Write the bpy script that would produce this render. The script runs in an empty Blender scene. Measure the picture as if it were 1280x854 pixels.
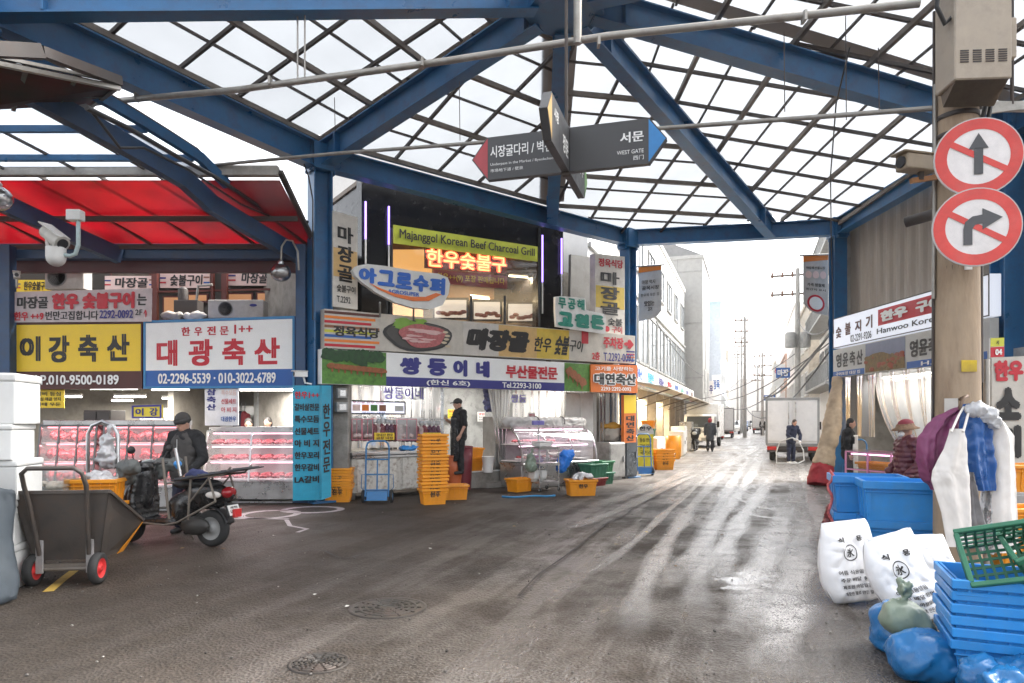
import bpy, bmesh, math, random
from mathutils import Vector as V, Matrix, noise
random.seed(11)
sc = bpy.context.scene
C = sc.collection
R = math.radians
# ---------------------------------------------------------------- camera, light, exposure
F, CX, HY, CH = 853.33, 640.0, 525.0, 1.6          # focal length in photo pixels, principal x, horizon y, eye height
cd = bpy.data.cameras.new('camera'); cam = bpy.data.objects.new('camera', cd); C.objects.link(cam)
cam.location = (0, 0, CH); cam.rotation_euler = (R(90), 0, 0)
cd.sensor_width = 36; cd.lens = 24; cd.shift_y = (HY - 427) / 1280.0
cd.clip_start = .05; cd.clip_end = 2000
sc.camera = cam
SUN_EL, SUN_AZ = 50.0, 62.0                         # azimuth from +Y towards +X
wd = bpy.data.worlds.new('World'); sc.world = wd; wd.use_nodes = True
nt = wd.node_tree; bg = nt.nodes['Background']
sky = nt.nodes.new('ShaderNodeTexSky'); sky.sky_type = 'NISHITA'; sky.sun_disc = False
sky.sun_elevation = R(SUN_EL); sky.sun_rotation = R(SUN_AZ); sky.air_density = 1.0; sky.dust_density = 4.0; sky.ozone_density = 1.0
hs = nt.nodes.new('ShaderNodeHueSaturation'); hs.inputs['Saturation'].default_value = .18
nt.links.new(sky.outputs[0], hs.inputs['Color'])
nt.links.new(hs.outputs[0], bg.inputs['Color']); bg.inputs['Strength'].default_value = .15
sl = bpy.data.lights.new('sun', 'SUN'); sl.energy = 1.5; sl.angle = R(14); sl.color = (1, .96, .9)
so = bpy.data.objects.new('sun', sl); C.objects.link(so)
so.rotation_euler = (R(90 - SUN_EL), 0, R(180 - SUN_AZ)); so.location = (0, 0, 60)
sc.view_settings.view_transform = 'Standard'; sc.view_settings.look = 'None'
sc.view_settings.gamma = 1; sc.view_settings.use_curve_mapping = False
sc.view_settings.exposure = 2.25
sc.cycles.max_bounces = 9; sc.cycles.transparent_max_bounces = 24; sc.cycles.diffuse_bounces = 4
sc.cycles.glossy_bounces = 4; sc.cycles.transmission_bounces = 6
sc.cycles.use_denoising = True; sc.cycles.sample_clamp_indirect = 6; sc.cycles.caustics_reflective = False; sc.cycles.caustics_refractive = False

# ---------------------------------------------------------------- helpers
Z = V((0, 0, 1))
def W(px, py, d): return V(((px - CX) / F * d, d, CH - (py - HY) / F * d))
def G(px, py):
    d = CH * F / (py - HY); return V(((px - CX) / F * d, d, 0))
class Plane:
    "a vertical plane through two ground points; off moves it towards the camera"
    def __init__(s, a, b):
        s.a = V((a[0], a[1], 0)); d = V((b[0], b[1], 0)) - s.a; s.d = d.normalized(); s.n = V((s.d.y, -s.d.x, 0))
        if (s.n.dot(s.a)) > 0: s.n = -s.n
    def at(s, px, py, off=0):
        r = V(((px - CX) / F, 1, -(py - HY) / F)); o = V((0, 0, CH)); p = s.a + s.n * off
        t = (p - o).dot(s.n) / r.dot(s.n); return o + r * t
    def ang(s): return math.atan2(s.d.y, s.d.x)
class MB:
    def __init__(s): s.v = []; s.f = []; s.m = []; s.s = []
    def add(s, vs, fs, mi=0, sm=False):
        k = len(s.v); s.v += [tuple(v) for v in vs]
        for f in fs: s.f.append(tuple(i + k for i in f)); s.m.append(mi); s.s.append(sm)
        return s
    def box(s, c, size, rot=0, mi=0):
        x, y, z = [q / 2 for q in size]
        M = rot if isinstance(rot, Matrix) else Matrix.Rotation(rot, 3, 'Z')
        vs = [V(c) + M @ V((i * x, j * y, k * z)) for i in (-1, 1) for j in (-1, 1) for k in (-1, 1)]
        return s.add(vs, [(0, 1, 3, 2), (4, 6, 7, 5), (0, 4, 5, 1), (2, 3, 7, 6), (0, 2, 6, 4), (1, 5, 7, 3)], mi)
    def bar(s, p, q, w, h=None, mi=0, up=Z):
        p, q = V(p), V(q); h = h or w; d = q - p; L = d.length
        if L < 1e-5: return s
        d.normalize(); sd = d.cross(up)
        if sd.length < 1e-4: sd = d.cross(V((0, 1, 0)))
        sd.normalize(); u = sd.cross(d)
        return s.box((p + q) / 2, (L, w, h), Matrix((d, sd, u)).transposed(), mi)
    def ibeam(s, p, q, h, w, t=.025, mi=0, up=Z):
        p, q = V(p), V(q); d = (q - p).normalized(); sd = d.cross(up).normalized(); u = sd.cross(d)
        s.bar(p + u * (h / 2 - t / 2), q + u * (h / 2 - t / 2), w, t, mi, up)
        s.bar(p - u * (h / 2 - t / 2), q - u * (h / 2 - t / 2), w, t, mi, up)
        s.bar(p, q, t, h - 2 * t + .004, mi, up); return s
    def tube(s, pts, r, n=8, mi=0, cap=True):
        pts = [V(p) for p in pts]; m = len(pts); rs = r if isinstance(r, (list, tuple)) else [r] * m
        vs = []; pu = None
        for i, p in enumerate(pts):
            d = (pts[min(i + 1, m - 1)] - pts[max(i - 1, 0)]).normalized()
            if pu is None:
                pu = d.cross(Z) if abs(d.z) < .95 else d.cross(V((0, 1, 0)))
            u = (pu - d * pu.dot(d)).normalized(); pu = u; w = d.cross(u)
            vs += [p + (u * math.cos(2 * math.pi * k / n) + w * math.sin(2 * math.pi * k / n)) * rs[i] for k in range(n)]
        fs = [(i * n + k, i * n + (k + 1) % n, (i + 1) * n + (k + 1) % n, (i + 1) * n + k) for i in range(m - 1) for k in range(n)]
        s.add(vs, fs, mi, True)
        if cap:
            s.add(vs[:n], [tuple(range(n))[::-1]], mi); s.add(vs[-n:], [tuple(range(n))], mi)
        return s
    def lathe(s, prof, c=(0, 0, 0), n=20, mi=0, M=None, cap=True, sm=True):
        c = V(c); M = M or Matrix.Identity(3)
        vs = [c + M @ V((r * math.cos(2 * math.pi * k / n), r * math.sin(2 * math.pi * k / n), z)) for r, z in prof for k in range(n)]
        fs = [(i * n + k, i * n + (k + 1) % n, (i + 1) * n + (k + 1) % n, (i + 1) * n + k) for i in range(len(prof) - 1) for k in range(n)]
        s.add(vs, fs, mi, sm)
        if cap: s.add(vs[:n], [tuple(range(n))[::-1]], mi); s.add(vs[-n:], [tuple(range(n))], mi)
        return s
    def prism(s, poly, ex, mi=0, side=None):
        poly = [V(p) for p in poly]; n = len(poly); ex = V(ex); vs = poly + [p + ex for p in poly]
        s.add(vs, [tuple(range(n))[::-1], tuple(range(n, 2 * n))], mi)
        return s.add(vs, [(i, (i + 1) % n, n + (i + 1) % n, n + i) for i in range(n)], mi if side is None else side)
    def ell(s, c, r, n=14, m=9, mi=0, M=None):
        prof = [(math.sin(math.pi * i / m), -math.cos(math.pi * i / m)) for i in range(m + 1)]
        M = (M or Matrix.Identity(3)) @ Matrix.Diagonal(V(r)); prof[0] = (.01, -1); prof[-1] = (.01, 1)
        return s.lathe(prof, c, n, mi, M)
    def sheet(s, fn, nu, nv, mi=0, sm=True, th=0):
        "a curved sheet fn(u,v) over the unit square; th > 0 gives it a back face"
        g = [[V(fn(i / nu, j / nv)) for j in range(nv + 1)] for i in range(nu + 1)]
        vs = [p for r in g for p in r]; w = nv + 1
        fs = [(i * w + j, (i + 1) * w + j, (i + 1) * w + j + 1, i * w + j + 1) for i in range(nu) for j in range(nv)]
        return s.add(vs, fs, mi, sm)
    def build(s, name, mats, parent=None, bev=0, w=False, seg=1, solid=0):
        me = bpy.data.meshes.new(name); v = s.v
        if w and parent is not None:
            o = V((0, 0, 0)); q = parent
            while q is not None: o += q.location; q = q.parent
            v = [(a - o.x, b - o.y, c - o.z) for a, b, c in v]
        me.from_pydata(v, [], s.f)
        for p, m, sm in zip(me.polygons, s.m, s.s): p.material_index = m; p.use_smooth = sm
        for m in (mats if isinstance(mats, (list, tuple)) else [mats]): me.materials.append(m)
        if bev or solid:
            bm = bmesh.new(); bm.from_mesh(me)
            if solid:
                bmesh.ops.recalc_face_normals(bm, faces=bm.faces); bmesh.ops.solidify(bm, geom=bm.faces[:], thickness=solid)
            if bev:
                es = [e for e in bm.edges if len(e.link_faces) == 2 and e.calc_face_angle(0) > .6]
                bmesh.ops.bevel(bm, geom=es, offset=bev, segments=seg, affect='EDGES', profile=.6, clamp_overlap=True)
            bm.to_mesh(me); bm.free()
        me.update(); ob = bpy.data.objects.new(name, me); C.objects.link(ob)
        if parent is not None: ob.parent = parent
        return ob
def boxes(name, m, parent, lst, bev=0):
    'each box a part of its own'
    for c, sz, *r in lst:
        q = MB(); q.box(c, sz, r[0] if r else 0); o = q.build(name, m, parent, w=True, bev=bev)
    return o
def tag(o, label=None, cat=None, group=None, kind=None):
    if label: o['label'] = label
    if cat: o['category'] = cat
    if group: o['group'] = group
    if kind: o['kind'] = kind
    return o
def thing(name, label, cat, loc=(0, 0, 0), rz=0, group=None):
    o = bpy.data.objects.new(name, None); C.objects.link(o); o.location = loc; o.rotation_euler = (0, 0, rz); o.empty_display_size = .1
    return tag(o, label, cat, group)
KIDS = {}
def dup(root, loc, rz=0, label=None, group=None, rot=None):
    if not KIDS:
        pass
    r = root.copy(); C.objects.link(r); r.location = loc; r.rotation_euler = rot or (0, 0, rz)
    if label: r['label'] = label
    if group: r['group'] = group
    for ch in list(root.children):
        c = ch.copy(); C.objects.link(c); c.parent = r
        for g in list(ch.children):
            d = g.copy(); C.objects.link(d); d.parent = c
    return r
def remesh(mb, name, mats, parent, vox=.02, smooth=4, w=False, fac=.5):
    "fuses overlapping closed shapes into one continuous skin"
    o = mb.build(name, mats, parent, w=w)
    md = o.modifiers.new('r', 'REMESH'); md.mode = 'VOXEL'; md.voxel_size = vox; md.use_smooth_shade = True
    ms = o.modifiers.new('s', 'SMOOTH'); ms.iterations = smooth; ms.factor = fac
    C.objects.unlink(o); TSC.collection.objects.link(o); 
    with bpy.context.temp_override(scene=TSC, view_layer=TSC.view_layers[0]):
        dg = bpy.context.evaluated_depsgraph_get(); dg.update(); me = bpy.data.meshes.new_from_object(o.evaluated_get(dg))
    o.modifiers.clear(); o.data = me; TSC.collection.objects.unlink(o); C.objects.link(o)
    me.materials.clear()
    for m in (mats if isinstance(mats, (list, tuple)) else [mats]): me.materials.append(m)
    for p in me.polygons: p.use_smooth = True
    return o

# ---------------------------------------------------------------- materials
MT = {}
def mat(name, col, rough=.6, metal=0, var=.18, vs=4, dirt=0, dcol=(.05, .04, .03), ds=2.5, bump=0, bs=60, emit=0, ecol=None, spec=.5, coat=0, rnd=.08, stretch=None):
    if name in MT: return MT[name]
    m = bpy.data.materials.new(name); m.use_nodes = True; MT[name] = m
    t = m.node_tree; N = t.nodes; L = t.links; b = N['Principled BSDF']
    b.inputs['Metallic'].default_value = metal; b.inputs['Specular IOR Level'].default_value = spec
    if coat: b.inputs['Coat Weight'].default_value = coat; b.inputs['Coat Roughness'].default_value = .15
    tc = N.new('ShaderNodeTexCoord'); src = tc.outputs['Object']
    if stretch:
        mp = N.new('ShaderNodeMapping'); mp.inputs['Scale'].default_value = stretch; L.new(src, mp.inputs[0]); src = mp.outputs[0]
    n1 = N.new('ShaderNodeTexNoise'); n1.inputs['Scale'].default_value = vs; n1.inputs['Detail'].default_value = 6; n1.inputs['Roughness'].default_value = .65
    L.new(src, n1.inputs[0])
    mr = N.new('ShaderNodeMapRange'); mr.inputs[1].default_value = .25; mr.inputs[2].default_value = .75; mr.inputs[3].default_value = 1 - var; mr.inputs[4].default_value = 1 + var
    L.new(n1.outputs[0], mr.inputs[0]); val = mr.outputs[0]
    if rnd:
        oi = N.new('ShaderNodeObjectInfo'); m2 = N.new('ShaderNodeMapRange'); m2.inputs[3].default_value = 1 - rnd; m2.inputs[4].default_value = 1 + rnd
        L.new(oi.outputs['Random'], m2.inputs[0]); mm = N.new('ShaderNodeMath'); mm.operation = 'MULTIPLY'; L.new(val, mm.inputs[0]); L.new(m2.outputs[0], mm.inputs[1]); val = mm.outputs[0]
    sc_ = N.new('ShaderNodeVectorMath'); sc_.operation = 'SCALE'; sc_.inputs[0].default_value = col[:3]; L.new(val, sc_.inputs['Scale']); out = sc_.outputs[0]
    rv = None
    if dirt:
        n2 = N.new('ShaderNodeTexNoise'); n2.inputs['Scale'].default_value = ds; n2.inputs['Detail'].default_value = 8; n2.inputs['Roughness'].default_value = .7
        L.new(src, n2.inputs[0]); m3 = N.new('ShaderNodeMapRange'); m3.inputs[1].default_value = .48; m3.inputs[2].default_value = .72; m3.inputs[4].default_value = dirt
        L.new(n2.outputs[0], m3.inputs[0]); mx = N.new('ShaderNodeMix'); mx.data_type = 'RGBA'; L.new(m3.outputs[0], mx.inputs[0]); L.new(out, mx.inputs[6]); mx.inputs[7].default_value = (*dcol, 1); out = mx.outputs[2]
    L.new(out, b.inputs['Base Color'])
    m4 = N.new('ShaderNodeMapRange'); m4.inputs[1].default_value = .3; m4.inputs[2].default_value = .7; m4.inputs[3].default_value = max(.03, rough - .1); m4.inputs[4].default_value = min(1, rough + .12)
    L.new(n1.outputs[0], m4.inputs[0]); L.new(m4.outputs[0], b.inputs['Roughness'])
    if bump:
        n3 = N.new('ShaderNodeTexNoise'); n3.inputs['Scale'].default_value = bs; n3.inputs['Detail'].default_value = 4; L.new(src, n3.inputs[0])
        bp = N.new('ShaderNodeBump'); bp.inputs['Strength'].default_value = bump; bp.inputs['Distance'].default_value = .02; L.new(n3.outputs[0], bp.inputs['Height']); L.new(bp.outputs[0], b.inputs['Normal'])
    if emit:
        b.inputs['Emission Color'].default_value = (*(ecol or col)[:3], 1); b.inputs['Emission Strength'].default_value = emit
    return m
def sheetmat(name, col, clear=.4, trans=.5, rough=.3, dirt=.3, gloss=.08, ds=1.2, stretch=None, diff=0):
    "thin plastic: part clear, part translucent, a little gloss"
    if name in MT: return MT[name]
    m = bpy.data.materials.new(name); m.use_nodes = True; MT[name] = m; t = m.node_tree; N = t.nodes; L = t.links
    N.remove(N['Principled BSDF']); out = N['Material Output']
    tc = N.new('ShaderNodeTexCoord'); src = tc.outputs['Object']
    if stretch:
        mp = N.new('ShaderNodeMapping'); mp.inputs['Scale'].default_value = stretch; L.new(src, mp.inputs[0]); src = mp.outputs[0]
    n = N.new('ShaderNodeTexNoise'); n.inputs['Scale'].default_value = ds; n.inputs['Detail'].default_value = 7; L.new(src, n.inputs[0])
    mr = N.new('ShaderNodeMapRange'); mr.inputs[1].default_value = .4; mr.inputs[2].default_value = .75; mr.inputs[3].default_value = 1; mr.inputs[4].default_value = 1 - dirt; L.new(n.outputs[0], mr.inputs[0])
    s = N.new('ShaderNodeVectorMath'); s.operation = 'SCALE'; s.inputs[0].default_value = col; L.new(mr.outputs[0], s.inputs['Scale'])
    tr = N.new('ShaderNodeBsdfTransparent'); L.new(s.outputs[0], tr.inputs[0])
    tl = N.new('ShaderNodeBsdfTranslucent'); L.new(s.outputs[0], tl.inputs[0])
    df = N.new('ShaderNodeBsdfDiffuse'); L.new(s.outputs[0], df.inputs[0])
    m0 = N.new('ShaderNodeMixShader'); m0.inputs[0].default_value = diff; L.new(tl.outputs[0], m0.inputs[1]); L.new(df.outputs[0], m0.inputs[2])
    m1 = N.new('ShaderNodeMixShader'); m1.inputs[0].default_value = clear; L.new(m0.outputs[0], m1.inputs[1]); L.new(tr.outputs[0], m1.inputs[2])
    gl = N.new('ShaderNodeBsdfGlossy'); gl.inputs['Roughness'].default_value = rough
    lw = N.new('ShaderNodeLayerWeight'); lw.inputs[0].default_value = .35
    ml = N.new('ShaderNodeMath'); ml.operation = 'MULTIPLY_ADD'; L.new(lw.outputs['Fresnel'], ml.inputs[0]); ml.inputs[1].default_value = gloss * 3; ml.inputs[2].default_value = gloss * .5; ml.use_clamp = True
    m2 = N.new('ShaderNodeMixShader'); L.new(ml.outputs[0], m2.inputs[0]); L.new(m1.outputs[0], m2.inputs[1]); L.new(gl.outputs[0], m2.inputs[2])
    L.new(m2.outputs[0], out.inputs[0]); return m
def glow(name, col, s):
    if name in MT: return MT[name]
    m = bpy.data.materials.new(name); m.use_nodes = True; MT[name] = m; b = m.node_tree.nodes['Principled BSDF']
    b.inputs['Base Color'].default_value = (*[c * .6 for c in col], 1); b.inputs['Emission Color'].default_value = (*col, 1); b.inputs['Emission Strength'].default_value = s
    return m
BLUE = mat('blue_steel_paint', (.018, .125, .29), .35, var=.22, vs=1.5, dirt=.4, dcol=(.05, .035, .025), ds=3.5, bump=.08)
DBLUE = mat('dark_blue_steel_paint', (.02, .06, .14), .45, dirt=.4)
STEEL = mat('weathered_grey_brown_steel', (.17, .145, .12), .55, .2, var=.3, vs=6, dirt=.5, dcol=(.08, .045, .025), bump=.1)
DARK = mat('dark_rusty_steel', (.06, .05, .045), .6, .1, dirt=.4, dcol=(.08, .035, .015))
PIPE = mat('galvanised_conduit', (.33, .31, .28), .45, .5, dirt=.5, dcol=(.12, .09, .06))
INOX = mat('brushed_stainless', (.5, .5, .5), .3, .9, dirt=.25, dcol=(.2, .18, .15))
BLACK = mat('black_plastic', (.015, .015, .016), .45)
RUBBER = mat('black_rubber', (.02, .02, .02), .8, dirt=.4, dcol=(.09, .08, .07))
WHITE = mat('white_paint', (.74, .73, .7), .45, var=.06, dirt=.3, dcol=(.35, .3, .24))
FOAM = mat('white_styrofoam', (.66, .66, .64), .8, var=.08, bump=.15, bs=120, dirt=.15, dcol=(.5, .47, .42))
GREYP = mat('grey_paint', (.3, .3, .29), .5, dirt=.35)
ORANGE = mat('orange_yellow_crate_plastic', (.78, .3, .015), .4, var=.1, dirt=.3, dcol=(.35, .12, .03))
CBLUE = mat('blue_crate_plastic', (.025, .24, .62), .35, var=.12, dirt=.35, dcol=(.1, .25, .42), ds=5)
HBLUE = mat('blue_enamel', (.03, .17, .38), .35, dirt=.3, dcol=(.06, .05, .05))
GREEN = mat('green_crate_plastic', (.03, .16, .09), .45, dirt=.35)
RED = mat('red_plastic', (.55, .03, .03), .4)
GLASS = sheetmat('clear_glass', (.93, .96, .96), .94, 0, .05, .04, .12)
TUBE = glow('fluorescent_tube', (1, .97, .92), 4)
PINKT = glow('pink_meat_lamp', (1, .3, .36), .6)
SKIN = mat('skin', (.5, .28, .2), .5, var=.08)
# ---------------------------------------------------------------- lettering and boards
_TX = {}
TSC = bpy.data.scenes.new('lettering_scratch'); _tc = bpy.data.curves.new('t', 'FONT'); _to = bpy.data.objects.new('t', _tc); TSC.collection.objects.link(_to); _tc.resolution_u = 3
def glyphs(s):
    if s not in _TX:
        _tc.body = s; me = _to.to_mesh()
        vs = [(v.co.x, v.co.y) for v in me.vertices]; fs = [tuple(p.vertices) for p in me.polygons]
        _to.to_mesh_clear()
        x0, x1 = min(v[0] for v in vs), max(v[0] for v in vs); y0, y1 = min(v[1] for v in vs), max(v[1] for v in vs)
        _TX[s] = (vs, fs, x0, x1, y0, y1)
    return _TX[s]
def write(mb, s, fn, r, mi=0, bold=.03, slant=0):
    "fit a line of text into the rectangle r = (u0, v0, u1, v1) of a board; bold strokes are shifted copies of the glyphs"
    vs, fs, x0, x1, y0, y1 = glyphs(s); u0, v0, u1, v1 = r; b = bold * .9
    ring_ = [(0, 0)] if bold < .012 else [(b, b * .6), (-b, -b * .6), (b, -b * .6), (-b, b * .6)]
    if bold > .06: ring_ += [(b * 1.3, 0), (-b * 1.3, 0), (0, 0), (0, b), (0, -b)]
    x0 -= b; x1 += b; y0 -= b; y1 += b; w, h = max(x1 - x0, 1e-3), max(y1 - y0, 1e-3)
    e = (V(fn(u0 + .01, v0)) - V(fn(u0, v0))).cross(V(fn(u0, v0 + .01)) - V(fn(u0, v0))).normalized() * -.0006
    for k, (dx, dy) in enumerate(ring_):
        P = []
        for x, y in vs:
            X = (x + dx - x0) / w; Y = (y1 - y - dy) / h
            P.append(V(fn(u0 + (u1 - u0) * X + slant * (1 - Y) * (v1 - v0), v0 + (v1 - v0) * Y)) + e * k)
        mb.add(P, fs, mi)
def column(mb, s, fn, r, mi=0, bold=.03):
    u0, v0, u1, v1 = r; n = len(s); h = (v1 - v0) / n
    for i, ch in enumerate(s):
        if ch != ' ': write(mb, ch, fn, (u0, v0 + h * (i + .06), u1, v0 + h * (i + .94)), mi, bold)
def bil(q, off=V((0, 0, 0))):
    a, b, c, d = [V(p) + off for p in q]
    return lambda u, v: (a * (1 - u) + b * u) * (1 - v) + (d * (1 - u) + c * u) * v
INK = {'k': (.015, .013, .012), 'r': (.5, .015, .03), 'n': (.03, .03, .2), 'w': (.8, .8, .78), 'b': (.02, .1, .35), 'g': (.04, .3, .22), 'y': (.8, .55, .03), 'o': (.75, .2, .02), 'm': (.1, .03, .02), 'p': (.75, .55, .5), 't': (.03, .3, .42), 'l': (.55, .55, .05), 'e': (.45, .45, .43), 'c': (.06, .2, .04), 'd': (.25, .1, .05)}
def ink(k):
    if not isinstance(k, str): return k
    return mat('sign_ink_' + k, INK[k], .5, var=.05, rnd=0) if k in INK else MT[k]
def board(name, label, q, n, items, base='w', th=.08, frame=None, fw=.03, lit=None, cat='sign', group=None, fcol=None, parent=None, extra=None, lett='lettering'):
    """a sign board: q = corners TL TR BR BL, n = outward normal; items = (text, rect, ink, bold), ('#', rect, ink) for a flat panel,
    ('|text', ...) for a column of characters, ('/text', ...) for slanted"""
    q = [V(p) for p in q]; n = V(n).normalized(); c = (q[2] + q[3]) / 2
    if parent is None: t = thing(name, label, cat, c, 0, group)
    else: t = parent
    mb = MB(); mb.prism(q, n * -th)
    b = ink(base) if lit is None else lit
    mb.build('panel', b, t, w=True, bev=.004)
    f = bil(q)
    if frame:
        fm = MB(); e = n * .012
        P = [f(u, v) for u, v in ((0, 0), (1, 0), (1, 1), (0, 1))]; wd_ = (q[1] - q[0]).length; ht = (q[3] - q[0]).length; a, b2 = fw / wd_, fw / ht
        I = [f(u, v) for u, v in ((a, b2), (1 - a, b2), (1 - a, 1 - b2), (a, 1 - b2))]
        for i in range(4):
            j = (i + 1) % 4; fm.prism([P[i], P[j], I[j], I[i]], e)
        fm.build('border', ink(frame) if isinstance(frame, str) else frame, t, w=True)
    keys = []; lm = MB(); pm = MB(); pk = []
    for it in items:
        tx, r, k = it[0], it[1], it[2]; bo = it[3] if len(it) > 3 else .03
        if tx == '#':
            if k not in pk: pk.append(k)
            fo = bil(q, n * .004); u0, v0, u1, v1 = r
            pm.prism([fo(u0, v0), fo(u1, v0), fo(u1, v1), fo(u0, v1)], n * -.003, pk.index(k)); continue
        if k not in keys: keys.append(k)
        fo = bil(q, n * (.009 + .007 * keys.index(k)))
        if tx[0] == '|': column(lm, tx[1:], fo, r, keys.index(k), bo)
        elif tx[0] == '/' and len(tx) > 1: write(lm, tx[1:], fo, r, keys.index(k), bo, .02)
        else: write(lm, tx, fo, r, keys.index(k), bo)
    if pm.v: pm.build('printed_field', [ink(k) for k in pk], t, w=True)
    if lm.v: lm.build(lett, [ink(k) for k in keys], t, w=True)
    return t
# ================================================================ SETTING: ground
SD = V((.332, .943, 0)); SN = V((.943, -.332, 0))              # street direction, street right
def ground_material():
    m = bpy.data.materials.new('wet_asphalt'); m.use_nodes = True; t = m.node_tree; N = t.nodes; L = t.links; b = N['Principled BSDF']
    tc = N.new('ShaderNodeTexCoord'); P = tc.outputs['Object']
    def noi(scale, det=6, rough=.6, src=P):
        n = N.new('ShaderNodeTexNoise'); n.inputs['Scale'].default_value = scale; n.inputs['Detail'].default_value = det; n.inputs['Roughness'].default_value = rough; L.new(src, n.inputs[0]); return n.outputs[0]
    def rng(s, a, b_, c=0, d=1):
        n = N.new('ShaderNodeMapRange'); n.inputs[1].default_value = a; n.inputs[2].default_value = b_; n.inputs[3].default_value = c; n.inputs[4].default_value = d; n.interpolation_type = 'SMOOTHSTEP'; L.new(s, n.inputs[0]); return n.outputs[0]
    def mth(op, a, b_=None):
        n = N.new('ShaderNodeMath'); n.operation = op; n.use_clamp = op in ('MULTIPLY', 'ADD')
        for i, q in enumerate((a, b_)):
            if q is None: continue
            if isinstance(q, (int, float)): n.inputs[i].default_value = q
            else: L.new(q, n.inputs[i])
        return n.outputs[0]
    def mix(f, a, b_):
        n = N.new('ShaderNodeMix'); n.data_type = 'RGBA'; L.new(f, n.inputs[0])
        for i, q in ((6, a), (7, b_)):
            if isinstance(q, tuple): n.inputs[i].default_value = (*q, 1)
            else: L.new(q, n.inputs[i])
        return n.outputs[2]
    mp = N.new('ShaderNodeMapping'); mp.vector_type = 'TEXTURE'; mp.inputs['Location'].default_value = (5.5, 17, 0); mp.inputs['Rotation'].default_value = (0, 0, -math.atan2(.332, .943)); L.new(P, mp.inputs[0])
    sx = N.new('ShaderNodeSeparateXYZ'); L.new(mp.outputs[0], sx.inputs[0])          # street frame: x across, y along
    stn = N.new('ShaderNodeMapping'); stn.inputs['Scale'].default_value = (1.5, .16, 1); L.new(mp.outputs[0], stn.inputs[0])
    streak = noi(1.4, 6, .65, stn.outputs[0])
    vo = N.new('ShaderNodeTexVoronoi'); vo.inputs['Scale'].default_value = 42; vo.inputs['Randomness'].default_value = 1; L.new(P, vo.inputs[0]); agg = vo.outputs['Distance']
    fine = noi(75, 4, .8); patch = noi(.3, 6, .62); mid = noi(4.5, 8, .72)
    c = mix(rng(fine, .3, .72), (.006, .0045, .0035), (.056, .047, .04))
    c = mix(rng(agg, .1, .55, .0, .5), c, (.08, .063, .049))
    c = mix(rng(mid, .38, .7, 0, .6), c, (.028, .022, .018))
    c = mix(rng(patch, .42, .68, 0, .5), c, (.09, .069, .053))
    c = mix(mth('MULTIPLY', rng(streak, .5, .64, 0, .55), rng(sx.outputs[0], -5, -1)), c, (.12, .103, .09))
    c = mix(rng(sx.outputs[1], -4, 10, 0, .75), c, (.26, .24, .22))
    right = rng(sx.outputs[0], -4.2, -.2)                                             # the wetter, right hand side
    speckle = mth('MULTIPLY', rng(noi(48, 5, .85), .5, .62), rng(noi(.9, 7, .75), .38, .6)); c = mix(mth('MULTIPLY', mth('MULTIPLY', speckle, right), .6), c, (.3, .275, .25)); L.new(c, b.inputs['Base Color'])  # pale speckle paints the bright sparkle of the wet side into the colour
    wet = mth('MULTIPLY', mth('ADD', mth('MULTIPLY', rng(noi(.75, 7, .7), .36, .6), .75), mth('MULTIPLY', rng(streak, .45, .6), .5)), mth('ADD', mth('MULTIPLY', right, .8), .2))
    dv = N.new('ShaderNodeVectorMath'); dv.operation = 'DISTANCE'; L.new(P, dv.inputs[0]); dv.inputs[1].default_value = G(930, 727)
    pud = rng(mth('ADD', mth('MULTIPLY', dv.outputs['Value'], .8), rng(noi(3.2, 5, .6), .3, .7, -.0, .38)), .32, .55, 1, 0)
    rgh = N.new('ShaderNodeMapRange'); L.new(wet, rgh.inputs[0]); rgh.inputs[3].default_value = .7; rgh.inputs[4].default_value = .2
    spm = N.new('ShaderNodeMapRange'); L.new(wet, spm.inputs[0]); spm.inputs[3].default_value = .12; spm.inputs[4].default_value = .65; L.new(spm.outputs[0], b.inputs['Specular IOR Level'])
    L.new(mth('MULTIPLY', rgh.outputs[0], mth('SUBTRACT', 1, mth('MULTIPLY', pud, .92))), b.inputs['Roughness'])
    hgt = mth('ADD', mth('MULTIPLY', agg, .8), mth('MULTIPLY', fine, .35))
    bp = N.new('ShaderNodeBump'); bp.inputs['Distance'].default_value = .03; L.new(hgt, bp.inputs['Height'])
    L.new(mth('MULTIPLY', mth('SUBTRACT', 1, pud), mth('SUBTRACT', .9, mth('MULTIPLY', wet, .3))), bp.inputs['Strength'])
    bp2 = N.new('ShaderNodeBump'); bp2.inputs['Distance'].default_value = .04; bp2.inputs['Strength'].default_value = .35; L.new(noi(1.6, 6, .6), bp2.inputs['Height']); L.new(bp.outputs[0], bp2.inputs['Normal']); L.new(bp2.outputs[0], b.inputs['Normal']); return m
mb = MB(); mb.add([(-400, -200, 0), (400, -200, 0), (400, 900, 0), (-400, 900, 0)], [(0, 1, 2, 3)])
tag(mb.build('road', ground_material()), kind='structure')
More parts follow.
